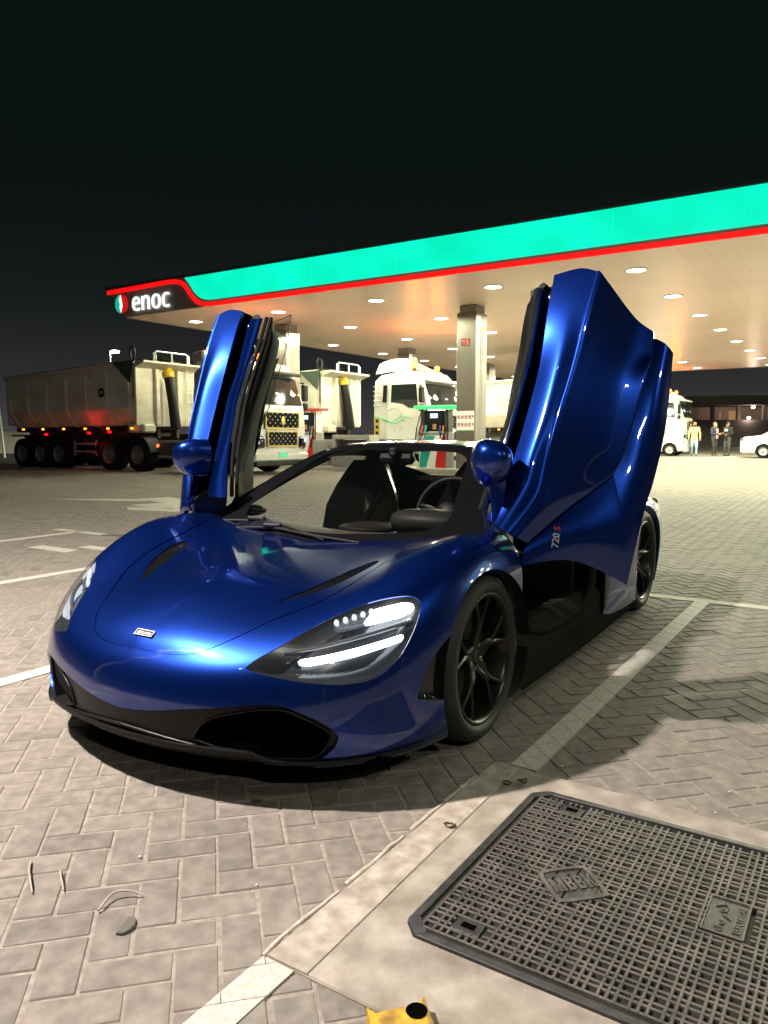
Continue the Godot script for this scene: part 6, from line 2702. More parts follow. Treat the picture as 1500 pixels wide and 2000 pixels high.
	# dashboard, binnacle, wheel
	var leather := pm("dash_leather", Color(0.05, 0.047, 0.042), 0.6, 0.0, 0.3)
	g = Geo.new()
	var rr := []
	for k in 7:
		var fz := k / 6.0
		var row := []
		for j in 15:
			var x := lerpf(-0.74, 0.74, j / 14.0)
			row.append(Vector3(x, lerpf(0.685, 0.735, sin(fz * PI * 0.6)) + 0.04 * pow(absf(x) / 0.74, 2.0) - 0.22 * pow(fz, 6.0), lerpf(-0.20, -0.66, fz) - 0.06 * pow(absf(x) / 0.74, 2.0)))
		rr.append(row)
	loft(g, rr, Vector3.UP)
	var dash := part("dashboard", g, leather, car)
	g = Geo.new()
	g.ball(Vector3(0.36, 0.775, -0.585), Vector3(0.21, 0.060, 0.10), Basis(), 18, 8, 0.6)
	part("instrument_binnacle", g, pm("binnacle_black", Color(0.022, 0.022, 0.022), 0.5, 0.0, 0.3), dash)
	g = Geo.new()
	g.ball(Vector3(0.0, 0.725, -0.60), Vector3(0.16, 0.022, 0.14), Basis(), 14, 8, 0.7)
	part("centre_stack", g, pm("tan_trim", Color(0.012, 0.010, 0.009), 0.6, 0.0, 0.3), dash)
	g = Geo.new()
	g.ball(Vector3(-0.68, 0.79, -0.47), Vector3(0.07, 0.03, 0.09), Basis(), 12, 6)
	g.ball(Vector3(0.68, 0.79, -0.47), Vector3(0.07, 0.03, 0.09), Basis(), 12, 6)
	part("air_vent", g, black, dash)
	g = Geo.new()
	var wb := Basis(Vector3.RIGHT, -0.38)
	var ctr := Vector3(0.36, 0.81, -0.78)
	var ring := []
	for k in 33:
		var a := TAU * k / 32
		ring.append(ctr + wb * Vector3(cos(a) * 0.18, sin(a) * (0.175 if sin(a) > -0.7 else 0.16), 0))
	g.tube(ring, 0.016, 0.016, 8, false)
	for a in [0.15, PI - 0.15, -PI / 2]:
		g.tube([ctr + wb * Vector3(0, -0.02, 0.02), ctr + wb * Vector3(cos(a) * 0.17, sin(a) * 0.17, 0)], 0.014, 0.012, 6)
	g.ball(ctr + wb * Vector3(0, -0.01, 0.015), Vector3(0.065, 0.055, 0.03), wb, 14, 8)
	part("steering_wheel", g, pm("wheel_leather", Color(0.010, 0.010, 0.010), 0.5, 0.0, 0.3), car)
	# shell seats
	for m in [1.0, -1.0]:
		var cx: float = 0.37 * m
		g = Geo.new()
		var sr := []
		var spine := [[0.32, -0.62, 0.22], [0.30, -0.82, 0.25], [0.33, -1.02, 0.255], [0.45, -1.13, 0.26], [0.62, -1.17, 0.265], [0.78, -1.205, 0.255], [0.90, -1.235, 0.20], [0.99, -1.26, 0.145], [1.05, -1.275, 0.10]]
		for e in spine:
			var row := []
			for j in 11:
				var x := lerpf(-1.0, 1.0, j / 10.0)
				var wing: float = pow(absf(x), 3.0) * (0.13 if e[0] > 0.4 else 0.10)
				if e[0] > 0.4: row.append(Vector3(cx + x * e[2], e[0], e[1] + wing))
				else: row.append(Vector3(cx + x * e[2], e[0] + wing, e[1]))
			sr.append(row)
		loft(g, sr, Vector3(0, 0.5, 1))
		var seat := part("seat", g, pm("seat_suede", Color(0.085, 0.08, 0.076), 0.8), car)
		g = Geo.new()
		var back := []
		for row in sr:
			var o := []
			for p in row: o.append(p + Vector3(0, -0.02, -0.035))
			back.append(o)
		loft(g, back, Vector3(0, -0.5, -1))
		for e in sr.size() - 1:
			for j in [0, 10]:
				g.quad(sr[e][j], sr[e + 1][j], back[e + 1][j], back[e][j], Vector3(1.0 if j == 10 else -1.0, 0, 0))
		for j in 10: g.quad(sr[8][j], sr[8][j + 1], back[8][j + 1], back[8][j], Vector3.UP)
		part("seat_shell", g, pm("carbon_shell", Color(0.04, 0.04, 0.04), 0.2), seat)
		g = Geo.new()
		g.tube(curve([Vector3(cx - 0.12 * m, 0.93, -1.19), Vector3(cx - 0.06 * m, 0.80, -1.12), Vector3(cx + 0.10 * m, 0.52, -1.05), Vector3(cx + 0.21 * m, 0.42, -0.98)], 10), 0.014, 0.014, 6)
		part("seat_belt", g, pm("belt_grey", Color(0.08, 0.08, 0.08), 0.6), seat)
	# tub: floor, sills, bulkhead
	g = Geo.new()
	g.box(Vector3(0, 0.16, -1.0), Vector3(1.5, 0.06, 1.7))
	g.box(Vector3(0, 0.30, -0.95), Vector3(0.24, 0.30, 1.2), Basis(), 0.05)
	g.box(Vector3(0, 0.45, -0.24), Vector3(1.36, 0.5, 0.06))
	var tub := part("tub", g, pm("tub_black", Color(0.022, 0.019, 0.017), 0.8, 0.0, 0.0), car)
	g = Geo.new()
	g.box(Vector3(0, 0.53, -1.50), Vector3(1.56, 0.74, 0.06))
	for m in [1.0, -1.0]:
		g.box(Vector3(0.40 * m, 1.06, -1.50), Vector3(0.16, 0.08, 0.05), Basis(), 0.01)
		g.tube([Vector3(0.62 * m, 0.98, -1.52), Vector3(0.53 * m, 1.10, -1.50)], 0.05, 0.04, 8)
	part("bulkhead", g, pm("tub_black", Color(), 0.6), car)
	for m in [1.0, -1.0]:
		g = Geo.new()
		g.box(Vector3(0.80 * m, 0.22, -1.02), Vector3(0.16, 0.22, 1.5), Basis(), 0.05)
		g.tube(curve([Vector3(0.84 * m, 0.62, -0.40), Vector3(0.85 * m, 0.42, -0.46), Vector3(0.865 * m, 0.30, -0.62), Vector3(0.868 * m, 0.255, -0.95), Vector3(0.868 * m, 0.26, -1.35), Vector3(0.86 * m, 0.36, -1.58), Vector3(0.83 * m, 0.60, -1.68), Vector3(0.76 * m, 0.80, -1.66)], 30), 0.028, 0.028, 8)
		part("door_sill", g, pm("sill_black", Color(0.022, 0.021, 0.020), 0.5, 0.0, 0.0), car)
		g = Geo.new()
		var o1 := []
		var o2 := []
		for k in 14:
			var z := lerpf(-0.36, -2.28, k / 13.0)
			o1.append(Vector3((0.925 + 0.015 * sin(PI * k / 13.0)) * m, 0.110, z))
			o2.append(Vector3(0.86 * m, 0.20, z))
		ribbon(g, o1, o2, Vector3(m, 1, 0))
		var o3 := []
		for p in o1: o3.append(p - Vector3(0, 0.02, 0))
		ribbon(g, o1, o3, Vector3(m, 0, 0))
		part("side_skirt", g, pm("skirt_black", Color(0.016, 0.016, 0.016), 0.6, 0.0, 0.0), car)
		# footwell panel seen through the open door, and the closed A-post below the screen
		g = Geo.new()
		g.box(Vector3(0.70 * m, 0.46, -0.36), Vector3(0.22, 0.42, 0.06), Basis(Vector3.UP, 0.2 * m), 0.02)
		g.box(Vector3(0.60 * m, 0.30, -0.62), Vector3(0.20, 0.22, 0.50), Basis(), 0.04)
		part("footwell_panel", g, pm("footwell_brown", Color(0.045, 0.035, 0.03), 0.7, 0.0, 0.0), car)
		g = Geo.new()
		g.tube([Vector3(0.80 * m, 0.775, -0.32), Vector3(0.84 * m, 0.66, -0.36), Vector3(0.84 * m, 0.45, -0.40)], 0.055, 0.05, 10)
		g.tube([Vector3(0.86 * m, 0.80, -0.25), Vector3(0.84 * m, 0.86, -0.20), Vector3(0.82 * m, 0.90, -0.26)], 0.02, 0.016, 8)
		part("door_hinge", g, black, car)
	# wheel housings
	for m in [1.0, -1.0]:
		for e in [[0.025, 0.37, 0.55], [-2.67, 0.40, 0.5]]:
			g = Geo.new()
			var a := []
			var b := []
			for k in 19:
				var an := -0.05 + (PI * 0.9) * k / 18.0
				a.append(Vector3(0.885 * m, 0.33 + e[1] * sin(an), e[0] + e[1] * cos(an)))
				b.append(Vector3(e[2] * m, 0.33 + e[1] * sin(an), e[0] + e[1] * cos(an)))
			ribbon(g, a, b, Vector3.DOWN)
			for k in 18: g.flat(Vector3(e[2] * m, 0.3, e[0]), b[k], b[k + 1], Vector3(m, 0, 0))
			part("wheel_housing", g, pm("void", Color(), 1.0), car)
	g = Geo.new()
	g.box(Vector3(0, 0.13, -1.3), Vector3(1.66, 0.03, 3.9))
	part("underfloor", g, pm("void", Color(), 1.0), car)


func make_rear(car: Node3D):
	var blue: Material = M["blue"]
	# rear quarter: rows from the door's rear edge back, from the sill up and in over the haunch
	var R := rows3([
		[[.90, .14, -1.72], [.90, .30, -1.73], [.86, .50, -1.72], [.80, .66, -1.70], [.76, .80, -1.70], [.66, .90, -1.72], [.56, 1.02, -1.70]],
		[[.93, .13, -1.95], [.945, .30, -1.97], [.92, .50, -1.95], [.885, .68, -1.92], [.83, .82, -1.92], [.68, .90, -1.95], [.54, .99, -1.92]],
		[[.935, .13, -2.25], [.955, .30, -2.25], [.955, .48, -2.25], [.94, .66, -2.25], [.88, .80, -2.25], [.70, .86, -2.25], [.45, .88, -2.25]],
		[[.935, .13, -2.6], [.955, .30, -2.6], [.965, .48, -2.6], [.96, .64, -2.6], [.90, .785, -2.6], [.70, .83, -2.6], [.40, .83, -2.6]],
		[[.93, .14, -3.0], [.95, .30, -3.0], [.96, .48, -3.0], [.95, .62, -3.0], [.89, .76, -3.0], [.69, .80, -3.0], [.38, .79, -3.0]],
		[[.84, .20, -3.40], [.87, .32, -3.40], [.88, .48, -3.40], [.87, .62, -3.40], [.82, .73, -3.40], [.64, .77, -3.40], [.35, .76, -3.40]]])
	var nu := 50
	var nv := 40
	var sf := bs_surface(R, nu, nv, Vector3(1, 0.5, 0))
	var s := Soup.new()
	for i in nu - 1:
		for j in nv - 1:
			var a := i * nv + j
			for tr in [[a, a + nv, a + nv + 1], [a, a + nv + 1, a + 1]]:
				for c in tr: s.add(sf[0][c], sf[1][c], Vector2.ZERO)
	var f := PackedFloat32Array()
	for p in s.P: f.append(Vector2(p.z + 2.67, p.y - 0.345).length() - 0.382 if p.x > 0.6 else 1.0)
	var c := s.cut(f)
	var g := Geo.new()
	c[1].to_geo(g)
	walls(g, c[2], 0.05)
	part("rear_quarter", both(g), blue, car)
	# engine deck, tail
	g = Geo.new()
	var rr := []
	for e in [[-1.56, .93, .56], [-1.9, .90, .56], [-2.25, .87, .48], [-2.6, .84, .41], [-3.0, .80, .39], [-3.4, .77, .36]]:
		var row := []
		for j in 9:
			var x := lerpf(-1.0, 1.0, j / 8.0)
			row.append(Vector3(x * e[2], e[1] + 0.02 * (1.0 - x * x), e[0]))
		rr.append(row)
	loft(g, rr, Vector3.UP)
	part("engine_cover", g, pm("black_gloss", Color(), 0.1), car)
	g = Geo.new()
	g.box(Vector3(0, 0.47, -3.42), Vector3(1.66, 0.5, 0.05), Basis(), 0.02)
	part("tail_panel", g, pm("black_plastic", Color(), 0.5), car)
	# flared door frame behind the seats with a silver side blade
	for m in [1.0, -1.0]:
		g = Geo.new()
		g.prism(PackedVector2Array([Vector2(-1.72, 0.18), Vector2(-1.74, 0.62), Vector2(-1.98, 0.62), Vector2(-2.05, 0.24)]), 0.02, Transform3D(Basis(Vector3(0, 0, 1), Vector3.UP, Vector3(-1, 0, 0) * m), Vector3(0.905 * m, 0, 0)), 0.004)
		part("intake_blade", g, pm("black_plastic", Color(), 0.5), car)


func door_upper() -> Array:
	return rows3([
		[[.84, .855, -.17], [.89, .825, -.165], [.93, .80, -.18], [.96, .78, -.20], [.985, .76, -.24]],
		[[.875, 1.02, -.285], [.955, .99, -.25], [1.01, .94, -.27], [1.05, .90, -.31], [1.09, .885, -.40]],
		[[.893, 1.13, -.34], [.975, 1.115, -.30], [1.03, 1.07, -.32], [1.12, 1.0, -.43], [1.185, .98, -.51]],
		[[.91, 1.28, -.41], [.995, 1.28, -.375], [1.055, 1.25, -.38], [1.19, 1.16, -.54], [1.258, 1.087, -.60]],
		[[.926, 1.50, -.51], [1.015, 1.51, -.48], [1.085, 1.47, -.48], [1.225, 1.40, -.65], [1.31, 1.42, -.74]],
		[[.924, 1.73, -.60], [1.025, 1.74, -.60], [1.11, 1.70, -.58], [1.24, 1.56, -.75], [1.322, 1.56, -.84]],
		[[.922, 1.905, -.68], [1.03, 1.926, -.70], [1.125, 1.90, -.69], [1.242, 1.715, -.834], [1.31, 1.655, -.89]]])


func make_door(car: Node3D, m: float):
	# raised door; m = 1 is the car's left
	var k := Vector3(m, 1, 1)
	var blue: Material = M["blue"]
	var black := pm("black_plastic", Color(), 0.5)
	var gloss := pm("black_gloss", Color(), 0.1)
	var door := Node3D.new()
	door.name = numbered("door", car)
	car.add_child(door)
	door.set_meta("label", "raised left door beside the lit headlight" if m > 0 else "raised right door seen from its inner edge")
	var out := Vector3(1, 0.3, 0.8)
	# upper skin, interpolated through its rows
	var U := door_upper()
	var nu := 61
	var nv := 59
	var pts := PackedVector3Array()
	var cols := []
	for j in 5:
		var c := []
		for r in U: c.append(r[j])
		cols.append(curve(c, nu))
	for i in nu:
		var r := []
		for j in 5: r.append(cols[j][i])
		# the lower edge turns under
		var e: Vector3 = r[4]
		var inn := (Vector3(0.78, e.y + 0.12, e.z - 0.25) - e).normalized()
		# a tight ridge where the shoulder turns down, and a soft one below it
		r = [r[0], r[1], r[1].lerp(r[2], 0.80), r[2], r[2].lerp(r[3], 0.24), r[3], r[4]]
		var row := curve(r, nv - 4)
		for p in row: pts.append(p)
		for q in 4:
			var a := PI / 2 * (q + 1) / 4.0
			var dirn: Vector3 = (row[nv - 5] - row[nv - 6]).normalized()
			pts.append(e + dirn * 0.014 * sin(a) + inn * 0.03 * (1.0 - cos(a)))
	var nr := grid_normals(pts, nu, nv, out)
	var mp := func(a: PackedVector3Array) -> PackedVector3Array:
		var o := PackedVector3Array()
		for p in a: o.append(p * k)
		return o
	var g := Geo.new()
	g.grid(mp.call(pts), mp.call(nr), nu, nv)
	# hems along the free edges
	var hem := Geo.new()
	var fold := func(idx: Array, d: float):
		for q in idx.size() - 1:
			var a: Vector3 = pts[idx[q]]
			var b: Vector3 = pts[idx[q + 1]]
			var na: Vector3 = nr[idx[q]]
			var nb: Vector3 = nr[idx[q + 1]]
			hem.quad(a * k, b * k, (b - nb * d) * k, (a - na * d) * k, Vector3(0, 1, 0))
	var top_row := []
	for j in nv: top_row.append((nu - 1) * nv + j)
	var free := []
	for i in nu: free.append(i * nv)
	var bottom := []
	for j in nv: bottom.append(j)
	fold.call(top_row, 0.02); fold.call(free, 0.018); fold.call(bottom, 0.02)
	var skin := part("outer_skin", g, blue, door)
	part("skin_hem", hem, blue, skin)
	# back of the skin, dark
	g = Geo.new()
	var bk := PackedVector3Array()
	var bn := PackedVector3Array()
	for q in pts.size():
		bk.append((pts[q] - nr[q] * 0.022) * k)
		bn.append(-nr[q] * k)
	g.grid(bk, bn, nu, nv)
	part("skin_back", g, pm("void", Color(), 1.0), skin)
	# lower skin: crease to front edge, then to the sill, with a corner at the front
	var L := [
		[[.955, .745, -.31], [.952, .705, -.285], [.949, .655, -.274]],
		[[1.045, .865, -.445], [1.075, .78, -.405], [1.083, .674, -.402]],
		[[1.135, .965, -.555], [1.180, .808, -.500], [1.185, .637, -.495]],
		[[1.205, 1.075, -.645], [1.275, .822, -.595], [1.30, .556, -.602]],
		[[1.218, 1.15, -.68], [1.303, 1.018, -.668], [1.343, .873, -.695]],
		[[1.238, 1.32, -.735], [1.325, 1.165, -.718], [1.367, 1.002, -.746]],
		[[1.262, 1.475, -.80], [1.352, 1.357, -.782], [1.393, 1.232, -.818]],
		[[1.272, 1.645, -.895], [1.358, 1.603, -.884], [1.395, 1.557, -.914]]]
	var mid := 3
	var lp := PackedVector3Array()
	var A := L.slice(0, mid + 1)
	var B := L.slice(mid, L.size())
	var n1 := 19
	var n2 := 31
	var nw := 15
	var half := func(rows: Array, n: int) -> Array:
		var cc := []
		for j in 3:
			var c := []
			for r in rows: c.append(V3(r[j]))
			cc.append(curve(c, n))
		var o := []
		for i in n: o.append(curve([cc[0][i], cc[1][i], cc[2][i]], nw))
		return o
	var ra: Array = half.call(A, n1)
	var rb: Array = half.call(B, n2)
	rb.pop_front()
	var all := ra + rb
	for r in all:
		for p in r: lp.append(p)
	var ln := grid_normals(lp, all.size(), nw, out)
	g = Geo.new()
	g.grid(mp.call(lp), mp.call(ln), all.size(), nw)
	var lower := part("lower_skin", g, blue, door)
	g = Geo.new()
	for i in all.size() - 1:
		var a := i * nw + nw - 1
		var b := a + nw
		# returned flange at the sill and the front edge
		var ia := (Vector3(0.72, lp[a].y + 0.25, lp[a].z - 0.30) - lp[a]).normalized()
		var ib := (Vector3(0.72, lp[b].y + 0.25, lp[b].z - 0.30) - lp[b]).normalized()
		g.quad(lp[a] * k, lp[b] * k, (lp[b] + ib * 0.075) * k, (lp[a] + ia * 0.075) * k, Vector3(m, -0.5, -0.5))
	for j in nw - 1:
		var a := (all.size() - 1) * nw + j
		g.quad(lp[a] * k, lp[a + 1] * k, (lp[a + 1] - ln[a + 1] * 0.06) * k, (lp[a] - ln[a] * 0.06) * k, Vector3.UP)
	part("sill_flange", g, blue, lower)
	# inner panel closes the door behind
	g = Geo.new()
	var ip := PackedVector3Array()
	for i in all.size():
		for j in nw:
			var q := i * nw + j
			var f := float(i) / (all.size() - 1)
			ip.append(Vector3(lerpf(lp[q].x - 0.05, 0.80, 0.35 + 0.3 * (1.0 - float(j) / nw)), lp[q].y + 0.03, lp[q].z - 0.14))
	var inn := grid_normals(ip, all.size(), nw, -out)
	g.grid(mp.call(ip), mp.call(inn), all.size(), nw)
	part("inner_panel", g, pm("void", Color(), 1.0), door)
	# belt strip between the channel and the glass
	var sl := []
	for e in [[.779, .871, -.252], [.797, 1.0, -.31], [.815, 1.117, -.366], [.831, 1.258, -.434], [.846, 1.409, -.499], [.849, 1.548, -.574], [.852, 1.746, -.651], [.846, 1.856, -.697]]: sl.append(V3(e))
	var sr := []
	for e in [[.743, .867, -.337], [.775, 1.004, -.379], [.795, 1.12, -.415], [.812, 1.25, -.465], [.829, 1.376, -.518], [.838, 1.545, -.602], [.834, 1.699, -.679], [.828, 1.867, -.746]]: sr.append(V3(e))
	var n := 41
	var a1 := curve(sl, n)
	var a2 := curve(sr, n)
	var row0 := []
	var row1 := []
	var row2 := []
	var chan := []
	var chan2 := []
	var ch3 := []
	for i in n:
		row0.append((a1[i] + Vector3(0.018, 0.0, 0.012)) * k)
		row1.append(((a1[i] + a2[i]) / 2 + Vector3(0.0, 0.0, 0.012)) * k)
		row2.append(a2[i] * k)
		var fe: Vector3 = cols[0][int(float(i) / (n - 1) * (nu - 1))]
		chan.append((a1[i] + Vector3(0.028, 0.0, -0.095)) * k)
		chan2.append((fe + Vector3(0.05, 0.0, -0.12)) * k)
		ch3.append((fe + Vector3(0.012, 0.0, -0.02)) * k)
	g = Geo.new()
	loft(g, [row0, row1, row2], Vector3(0, 0.2, 1))
	part("belt_strip", g, blue, door)
	g = Geo.new()
	ribbon(g, row0, chan, Vector3(m, 0, 0.2))
	part("channel_wall", g, blue, door)
	g = Geo.new()
	ribbon(g, chan, chan2, Vector3(0, 0, 1))
	ribbon(g, chan2, ch3, Vector3(-m, 0, 0))
	part("air_channel", g, pm("void", Color(), 1.0), door)
	# front end of the door below the strip, down to the hinge
	g = Geo.new()
	loft(g, [[Vector3(.743 * m, .872, -.337), Vector3(.779 * m, .876, -.252), Vector3(.835 * m, .862, -.185)], [Vector3(.750 * m, .815, -.335), Vector3(.79 * m, .81, -.255), Vector3(.845 * m, .81, -.20)], [Vector3(.765 * m, .755, -.34), Vector3(.80 * m, .75, -.27), Vector3(.86 * m, .755, -.225)]], Vector3(0, 0, 1))
	part("front_end_panel", g, pm("hinge_panel", Color(0.001, 0.004, 0.03), 0.35), door)
	# latch and struts showing at the top of the channel
	g = Geo.new()
	for e in [[.90, 1.78, -.72, 0.03], [.875, 1.70, -.70, 0.022], [.895, 1.62, -.66, 0.018]]:
		g.ball(Vector3(e[0] * m, e[1], e[2]), Vector3(e[3], e[3] * 2.2, e[3]), Basis(), 10, 8)
	g.tube(curve([Vector3(.86 * m, 1.86, -.74), Vector3(.885 * m, 1.80, -.73), Vector3(.89 * m, 1.70, -.69), Vector3(.90 * m, 1.55, -.63)], 10), 0.018, 0.012, 8)
	part("latch", g, gloss, door)
	g = Geo.new()
	g.tube(curve([Vector3(.85 * m, 1.868, -.72), Vector3(.875 * m, 1.85, -.76), Vector3(.91 * m, 1.868, -.75)], 8), 0.022, 0.016, 8)
	part("end_bracket", g, black, door)
	# rubber seals, door card, glass
	for q in 2:
		g = Geo.new()
		var sa := []
		for i in n: sa.append((a2[i] + Vector3(-0.014 - 0.016 * q, 0.004, -0.020 - 0.022 * q)) * k)
		g.tube(sa, 0.011, 0.011, 7)
		part("window_seal", g, pm("rubber", Color(), 0.6), door)
	var card := []
	for e in [[.745, .817, -.484], [.745, .888, -.494], [.745, 1.085, -.509], [.745, 1.214, -.536], [.745, 1.376, -.591], [.745, 1.566, -.684], [.745, 1.714, -.739], [.755, 1.80, -.76]]: card.append(V3(e))
	var a3 := curve(card, n)
	var c1 := []
	var c2 := []
	var c3 := []
	for i in n:
		c1.append((a2[i] + Vector3(-0.035, 0.0, -0.045)) * k)
		c2.append((a3[i] + Vector3(0.012, 0, 0.0)) * k)
		c3.append((a3[i] + Vector3(0.06, 0, -0.12)) * k)
	g = Geo.new()
	loft(g, [c1, c2, c3], Vector3(-m, 0, 0.3))
	part("door_card", g, pm("card_black", Color(0.004, 0.0042, 0.004), 0.6, 0.0, 0.25), door)
	var gl := []
	for e in [[.743, 1.0, -.46], [.743, 1.116, -.523], [.735, 1.327, -.665], [.735, 1.519, -.755], [.738, 1.725, -.855], [.735, 1.898, -.892]]: gl.append(V3(e))
	var ge := curve(gl, n)
	var glr := []
	var glr2 := []
	for i in n:
		var f := float(i) / (n - 1)
		var y: float = ge[i].y
		var j := 0
		while j < n - 1 and a2[j].y < minf(y, 1.84): j += 1
		var b: Vector3 = a2[j] + Vector3(-0.03, 0, -0.05)
		b.y = minf(y, 1.84)
		glr.append(ge[i] * k)
		glr2.append(b * k)
	g = Geo.new()
	ribbon(g, glr, glr2, Vector3(m, 0, 0.5))
	var wg := part("window_glass", g, M["door_glass"], door)
	g = Geo.new()
	g.tube(glr, 0.0028, 0.0028, 6)
	g.tube([glr[n - 1], glr2[n - 1]], 0.0028, 0.0028, 6)
	part("glass_edge", g, pm("glass_edge_green", Color(0.03, 0.045, 0.035), 0.3), wg)
	# mirror pod on its blade
	var mir := Node3D.new()
	mir.name = "mirror"
	door.add_child(mir)
	g = Geo.new()
	var mc := Vector3(.842, 1.098, -.185)
	var rr := []
	for i in 15:
		var f := i / 14.0
		# from the front nose to the open rear face
		var rad := pow(1.0 - pow(1.0 - minf(f / 0.72, 1.0), 2.3), 1.0 / 2.1) if f < 0.86 else 0.98
		var row := []
		for j in 25:
			var an := TAU * j / 24
			var ex := signf(cos(an)) * pow(absf(cos(an)), 0.85)
			var ey := signf(sin(an)) * pow(absf(sin(an)), 0.85)
			var low: float = 0.115 if ey < 0 else 0.080
			var p := Vector3(0.085 * ex * rad + 0.02 * (1.0 - f) , low * ey * rad * (1.0 - 0.12 * ex), 0.0)
			row.append((mc + Basis(Vector3.UP, 0.35) * Vector3(p.x, p.y, 0.095 - 0.165 * f)) * k)
		rr.append(row)
	loft(g, rr, Vector3(0, 0, 1))
	part("mirror_shell", g, blue, mir)
	g = Geo.new()
	var last: Array = rr[14]
	var cc := Vector3.ZERO
	for j in 24: cc += last[j] / 24.0
	for j in 24: g.flat(cc + Vector3(0, 0, 0.01), last[j], last[j + 1], Vector3(0, 0, -1))
	part("mirror_glass", g, pm("mirror_face", Color(0.6, 0.6, 0.6), 0.05, 1.0), mir)
	g = Geo.new()
	var st := []
	for e in [[.855, 1.03, -.20, .055, .02], [.865, .97, -.205, .035, .014], [.875, .90, -.20, .026, .012], [.885, .84, -.19, .034, .014], [.89, .80, -.20, .05, .02]]:
		var row := []
		for j in 13:
			var an := TAU * j / 12
			row.append(Vector3(e[0] + cos(an) * e[3] * 0.8 - 0.0, e[1], e[2] + sin(an) * e[4] + cos(an) * -0.02) * k)
		st.append(row)
	loft(g, st, Vector3(0, 0, 1))
	part("mirror_stalk", g, blue, mir)
	# model number by the front edge
	if m > 0:
		var o := V3([1.0, .735, -.328])
		var up := (V3([1.09, .80, -.415]) - V3([.955, .70, -.285])).normalized()
		var nn := ln[6 * nw + 7]
		var xd := Vector3(0.25, 1.0, 0.0)
		xd = (xd - nn * xd.dot(nn)).normalized()
		var yd := nn.cross(xd).normalized()
		var base := lp[5 * nw + 8] + nn * 0.002
		g = Geo.new()
		text_geo(g, "720", 0.040, Transform3D(Basis(xd, yd, nn), base), "Droid Sans", true, 0.004)
		var bd := part("model_badge", g, pm("badge_silver", Color(0.45, 0.46, 0.48), 0.3, 0.2), door)
		g = Geo.new()
		text_geo(g, "S", 0.040, Transform3D(Basis(xd, yd, nn), base + xd * 0.052), "Droid Sans", true, 0.004)
		part("badge_letter", g, pm("badge_red", Color(0.55, 0.01, 0.03), 0.3), bd)


# ------------------------------------------------------------------ small things

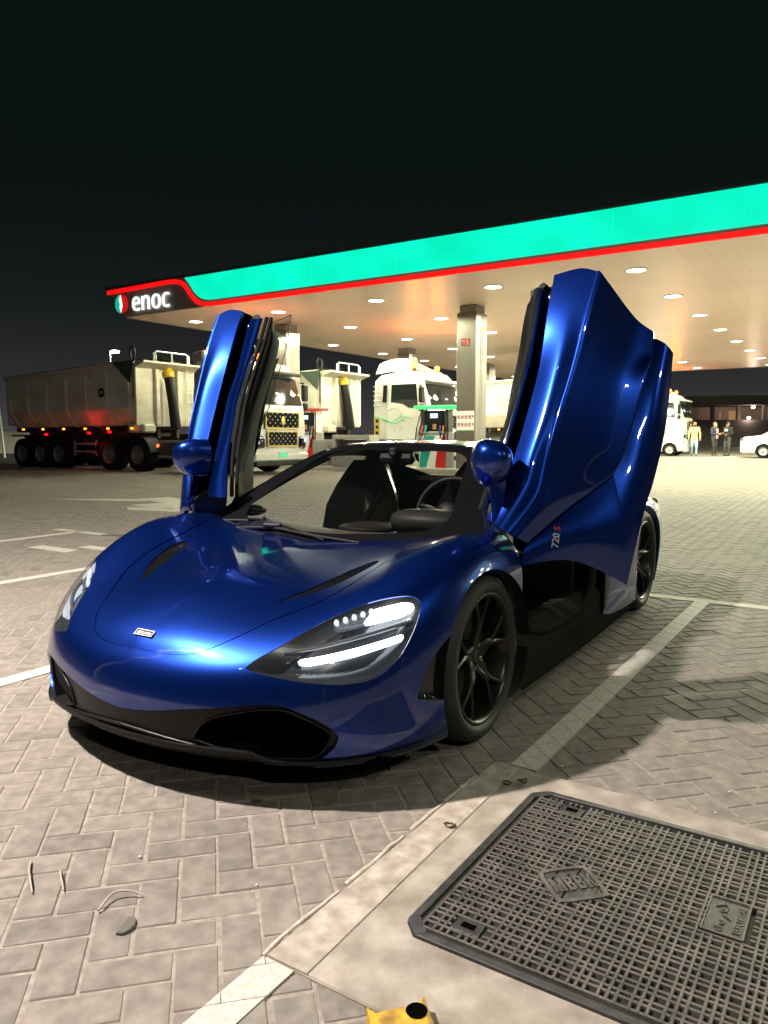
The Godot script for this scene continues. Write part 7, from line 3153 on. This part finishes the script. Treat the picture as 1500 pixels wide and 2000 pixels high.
func make_small_things():
	# yellow block at the bottom edge
	var t := thing("wheel_stop", "yellow wheel stop with a bolt hole at the bottom edge", "wheel stop", ps(0.012, 1.425), 0.18)
	var g := Geo.new()
	var pl := PackedVector2Array([Vector2(-0.046, -0.012), Vector2(-0.03, 0.010), Vector2(0.055, 0.0), Vector2(0.075, -0.02), Vector2(0.085, 0.30), Vector2(-0.046, 0.30)])
	var poly := PackedVector2Array()
	for q in pl: poly.append(Vector2(q.x, -q.y))
	g.prism(poly, 0.045, Transform3D(Basis(Vector3(1, 0, 0), Vector3(0, 0, -1), Vector3(0, 1, 0)), Vector3(0, 0.004, 0)), 0.012)
	part("block", g, textured("stop_yellow", noise_tex(61, 0.03, 4, Color(0.55, 0.5, 0.4), Color(1, 1, 1), 256), 3.0, 0.6, lin(0.70, 0.43, 0.02)), t)
	g = Geo.new()
	g.lathe([[0.0, 0.0], [0.020, 0.0], [0.022, 0.0015]], 18, Transform3D(Basis(), Vector3(0.048, 0.0492, 0.032)))
	part("bolt_hole", g, pm("void", Color(), 1.0), t)
	# bits of rusted wire and chips on the concrete
	var spots := [[1.0, 0.0], [0.955, -0.06], [0.98, 0.06]]
	for k in 3:
		var b: Vector2 = [bay(0.905, -0.06), bay(0.86, 0.0 - 0.10), bay(0.50, -0.13)][k]
		t = thing("rusty_fragment", ["curled dark metal scrap near the pad's far corner", "small dark flake beside the far end of the cover", "bent rusty washer on the pad left of the cover"][k], "debris", ps(b.x, b.y, 0.010))
		g = Geo.new()
		var c := []
		for q in 9: c.append(Vector3(0.014 * cos(q * 0.8) + rng.randfn(0, 0.003), 0.003 + 0.002 * sin(q * 1.9), 0.012 * sin(q * 0.8) + rng.randfn(0, 0.003)))
		g.tube(c, 0.0035, 0.0022, 6)
		part("scrap", g, pm("rust", Color(0.06, 0.04, 0.035), 0.6), t)
	# a torn dark flap of tape standing from the joint and two pale wires at the left
	t = thing("grey_pipe_stub", "short dark rounded stub set in the paving at lower left", "pipe stub", ps(-0.625, 1.735, -0.004), -0.15)
	g = Geo.new()
	var prof := PackedVector2Array()
	for q in 9: prof.append(Vector2(0.000 + 0.019 * cos(-PI / 2 + PI * q / 8), 0.032 * sin(-PI / 2 + PI * q / 8)))
	prof.append(Vector2(-0.012, 0.032)); prof.append(Vector2(-0.012, -0.032))
	g.prism(prof, 0.007, Transform3D(Basis(Vector3(1, 0, 0), Vector3(0, 0, -1), Vector3(0, 1, 0)), Vector3(0, 0.004, 0)), 0.002)
	part("stub", g, pm("stub_grey", Color(0.10, 0.095, 0.08), 0.6), t)
	for k in 3:
		var q: Array = [[[-0.985, 2.01], [-0.965, 1.955], [-0.935, 1.90], [-0.915, 1.865]], [[-0.885, 1.965], [-0.868, 1.93], [-0.838, 1.875]], [[-0.715, 1.79], [-0.70, 1.845], [-0.665, 1.86], [-0.625, 1.855]]][k]
		t = thing("wire_end", ["long pale wire end poking from the joint at the left edge", "shorter pale wire end right of the long one", "curved pale wire above the dark stub"][k], "wire", ps(q[0][0], q[0][1], 0.0))
		g = Geo.new()
		var c := []
		for e in q.size(): c.append(Vector3(q[e][0] - q[0][0], 0.006 + 0.010 * sin(PI * e / (q.size() - 1.0)), -(q[e][1] - q[0][1])))
		g.tube(curve(c, 12), 0.0030, 0.0022, 6)
		part("strand", g, pm("wire_pale", Color(0.38, 0.335, 0.29), 0.7), t)
	# pale chips in the joints
	g = Geo.new()
	for k in 26:
		var d := 1.5 + 2.4 * rng.randf()
		var x := (rng.randf() * 2.0 - 1.0) * 0.5 * d
		if Geometry2D.is_point_in_polygon(Vector2(x, d), pad_poly()): continue
		g.ball(ps(x, d, 0.003), Vector3(0.003, 0.003, 0.004) * (0.6 + rng.randf()), Basis(Vector3.UP, rng.randf() * 6.0), 6, 4)
	var ch := struct("gravel_chips", g, pm("chip_pale", Color(0.6, 0.55, 0.5), 0.8), "tiny pale stone chips scattered on the paving")
	ch.set_meta("kind", "stuff")
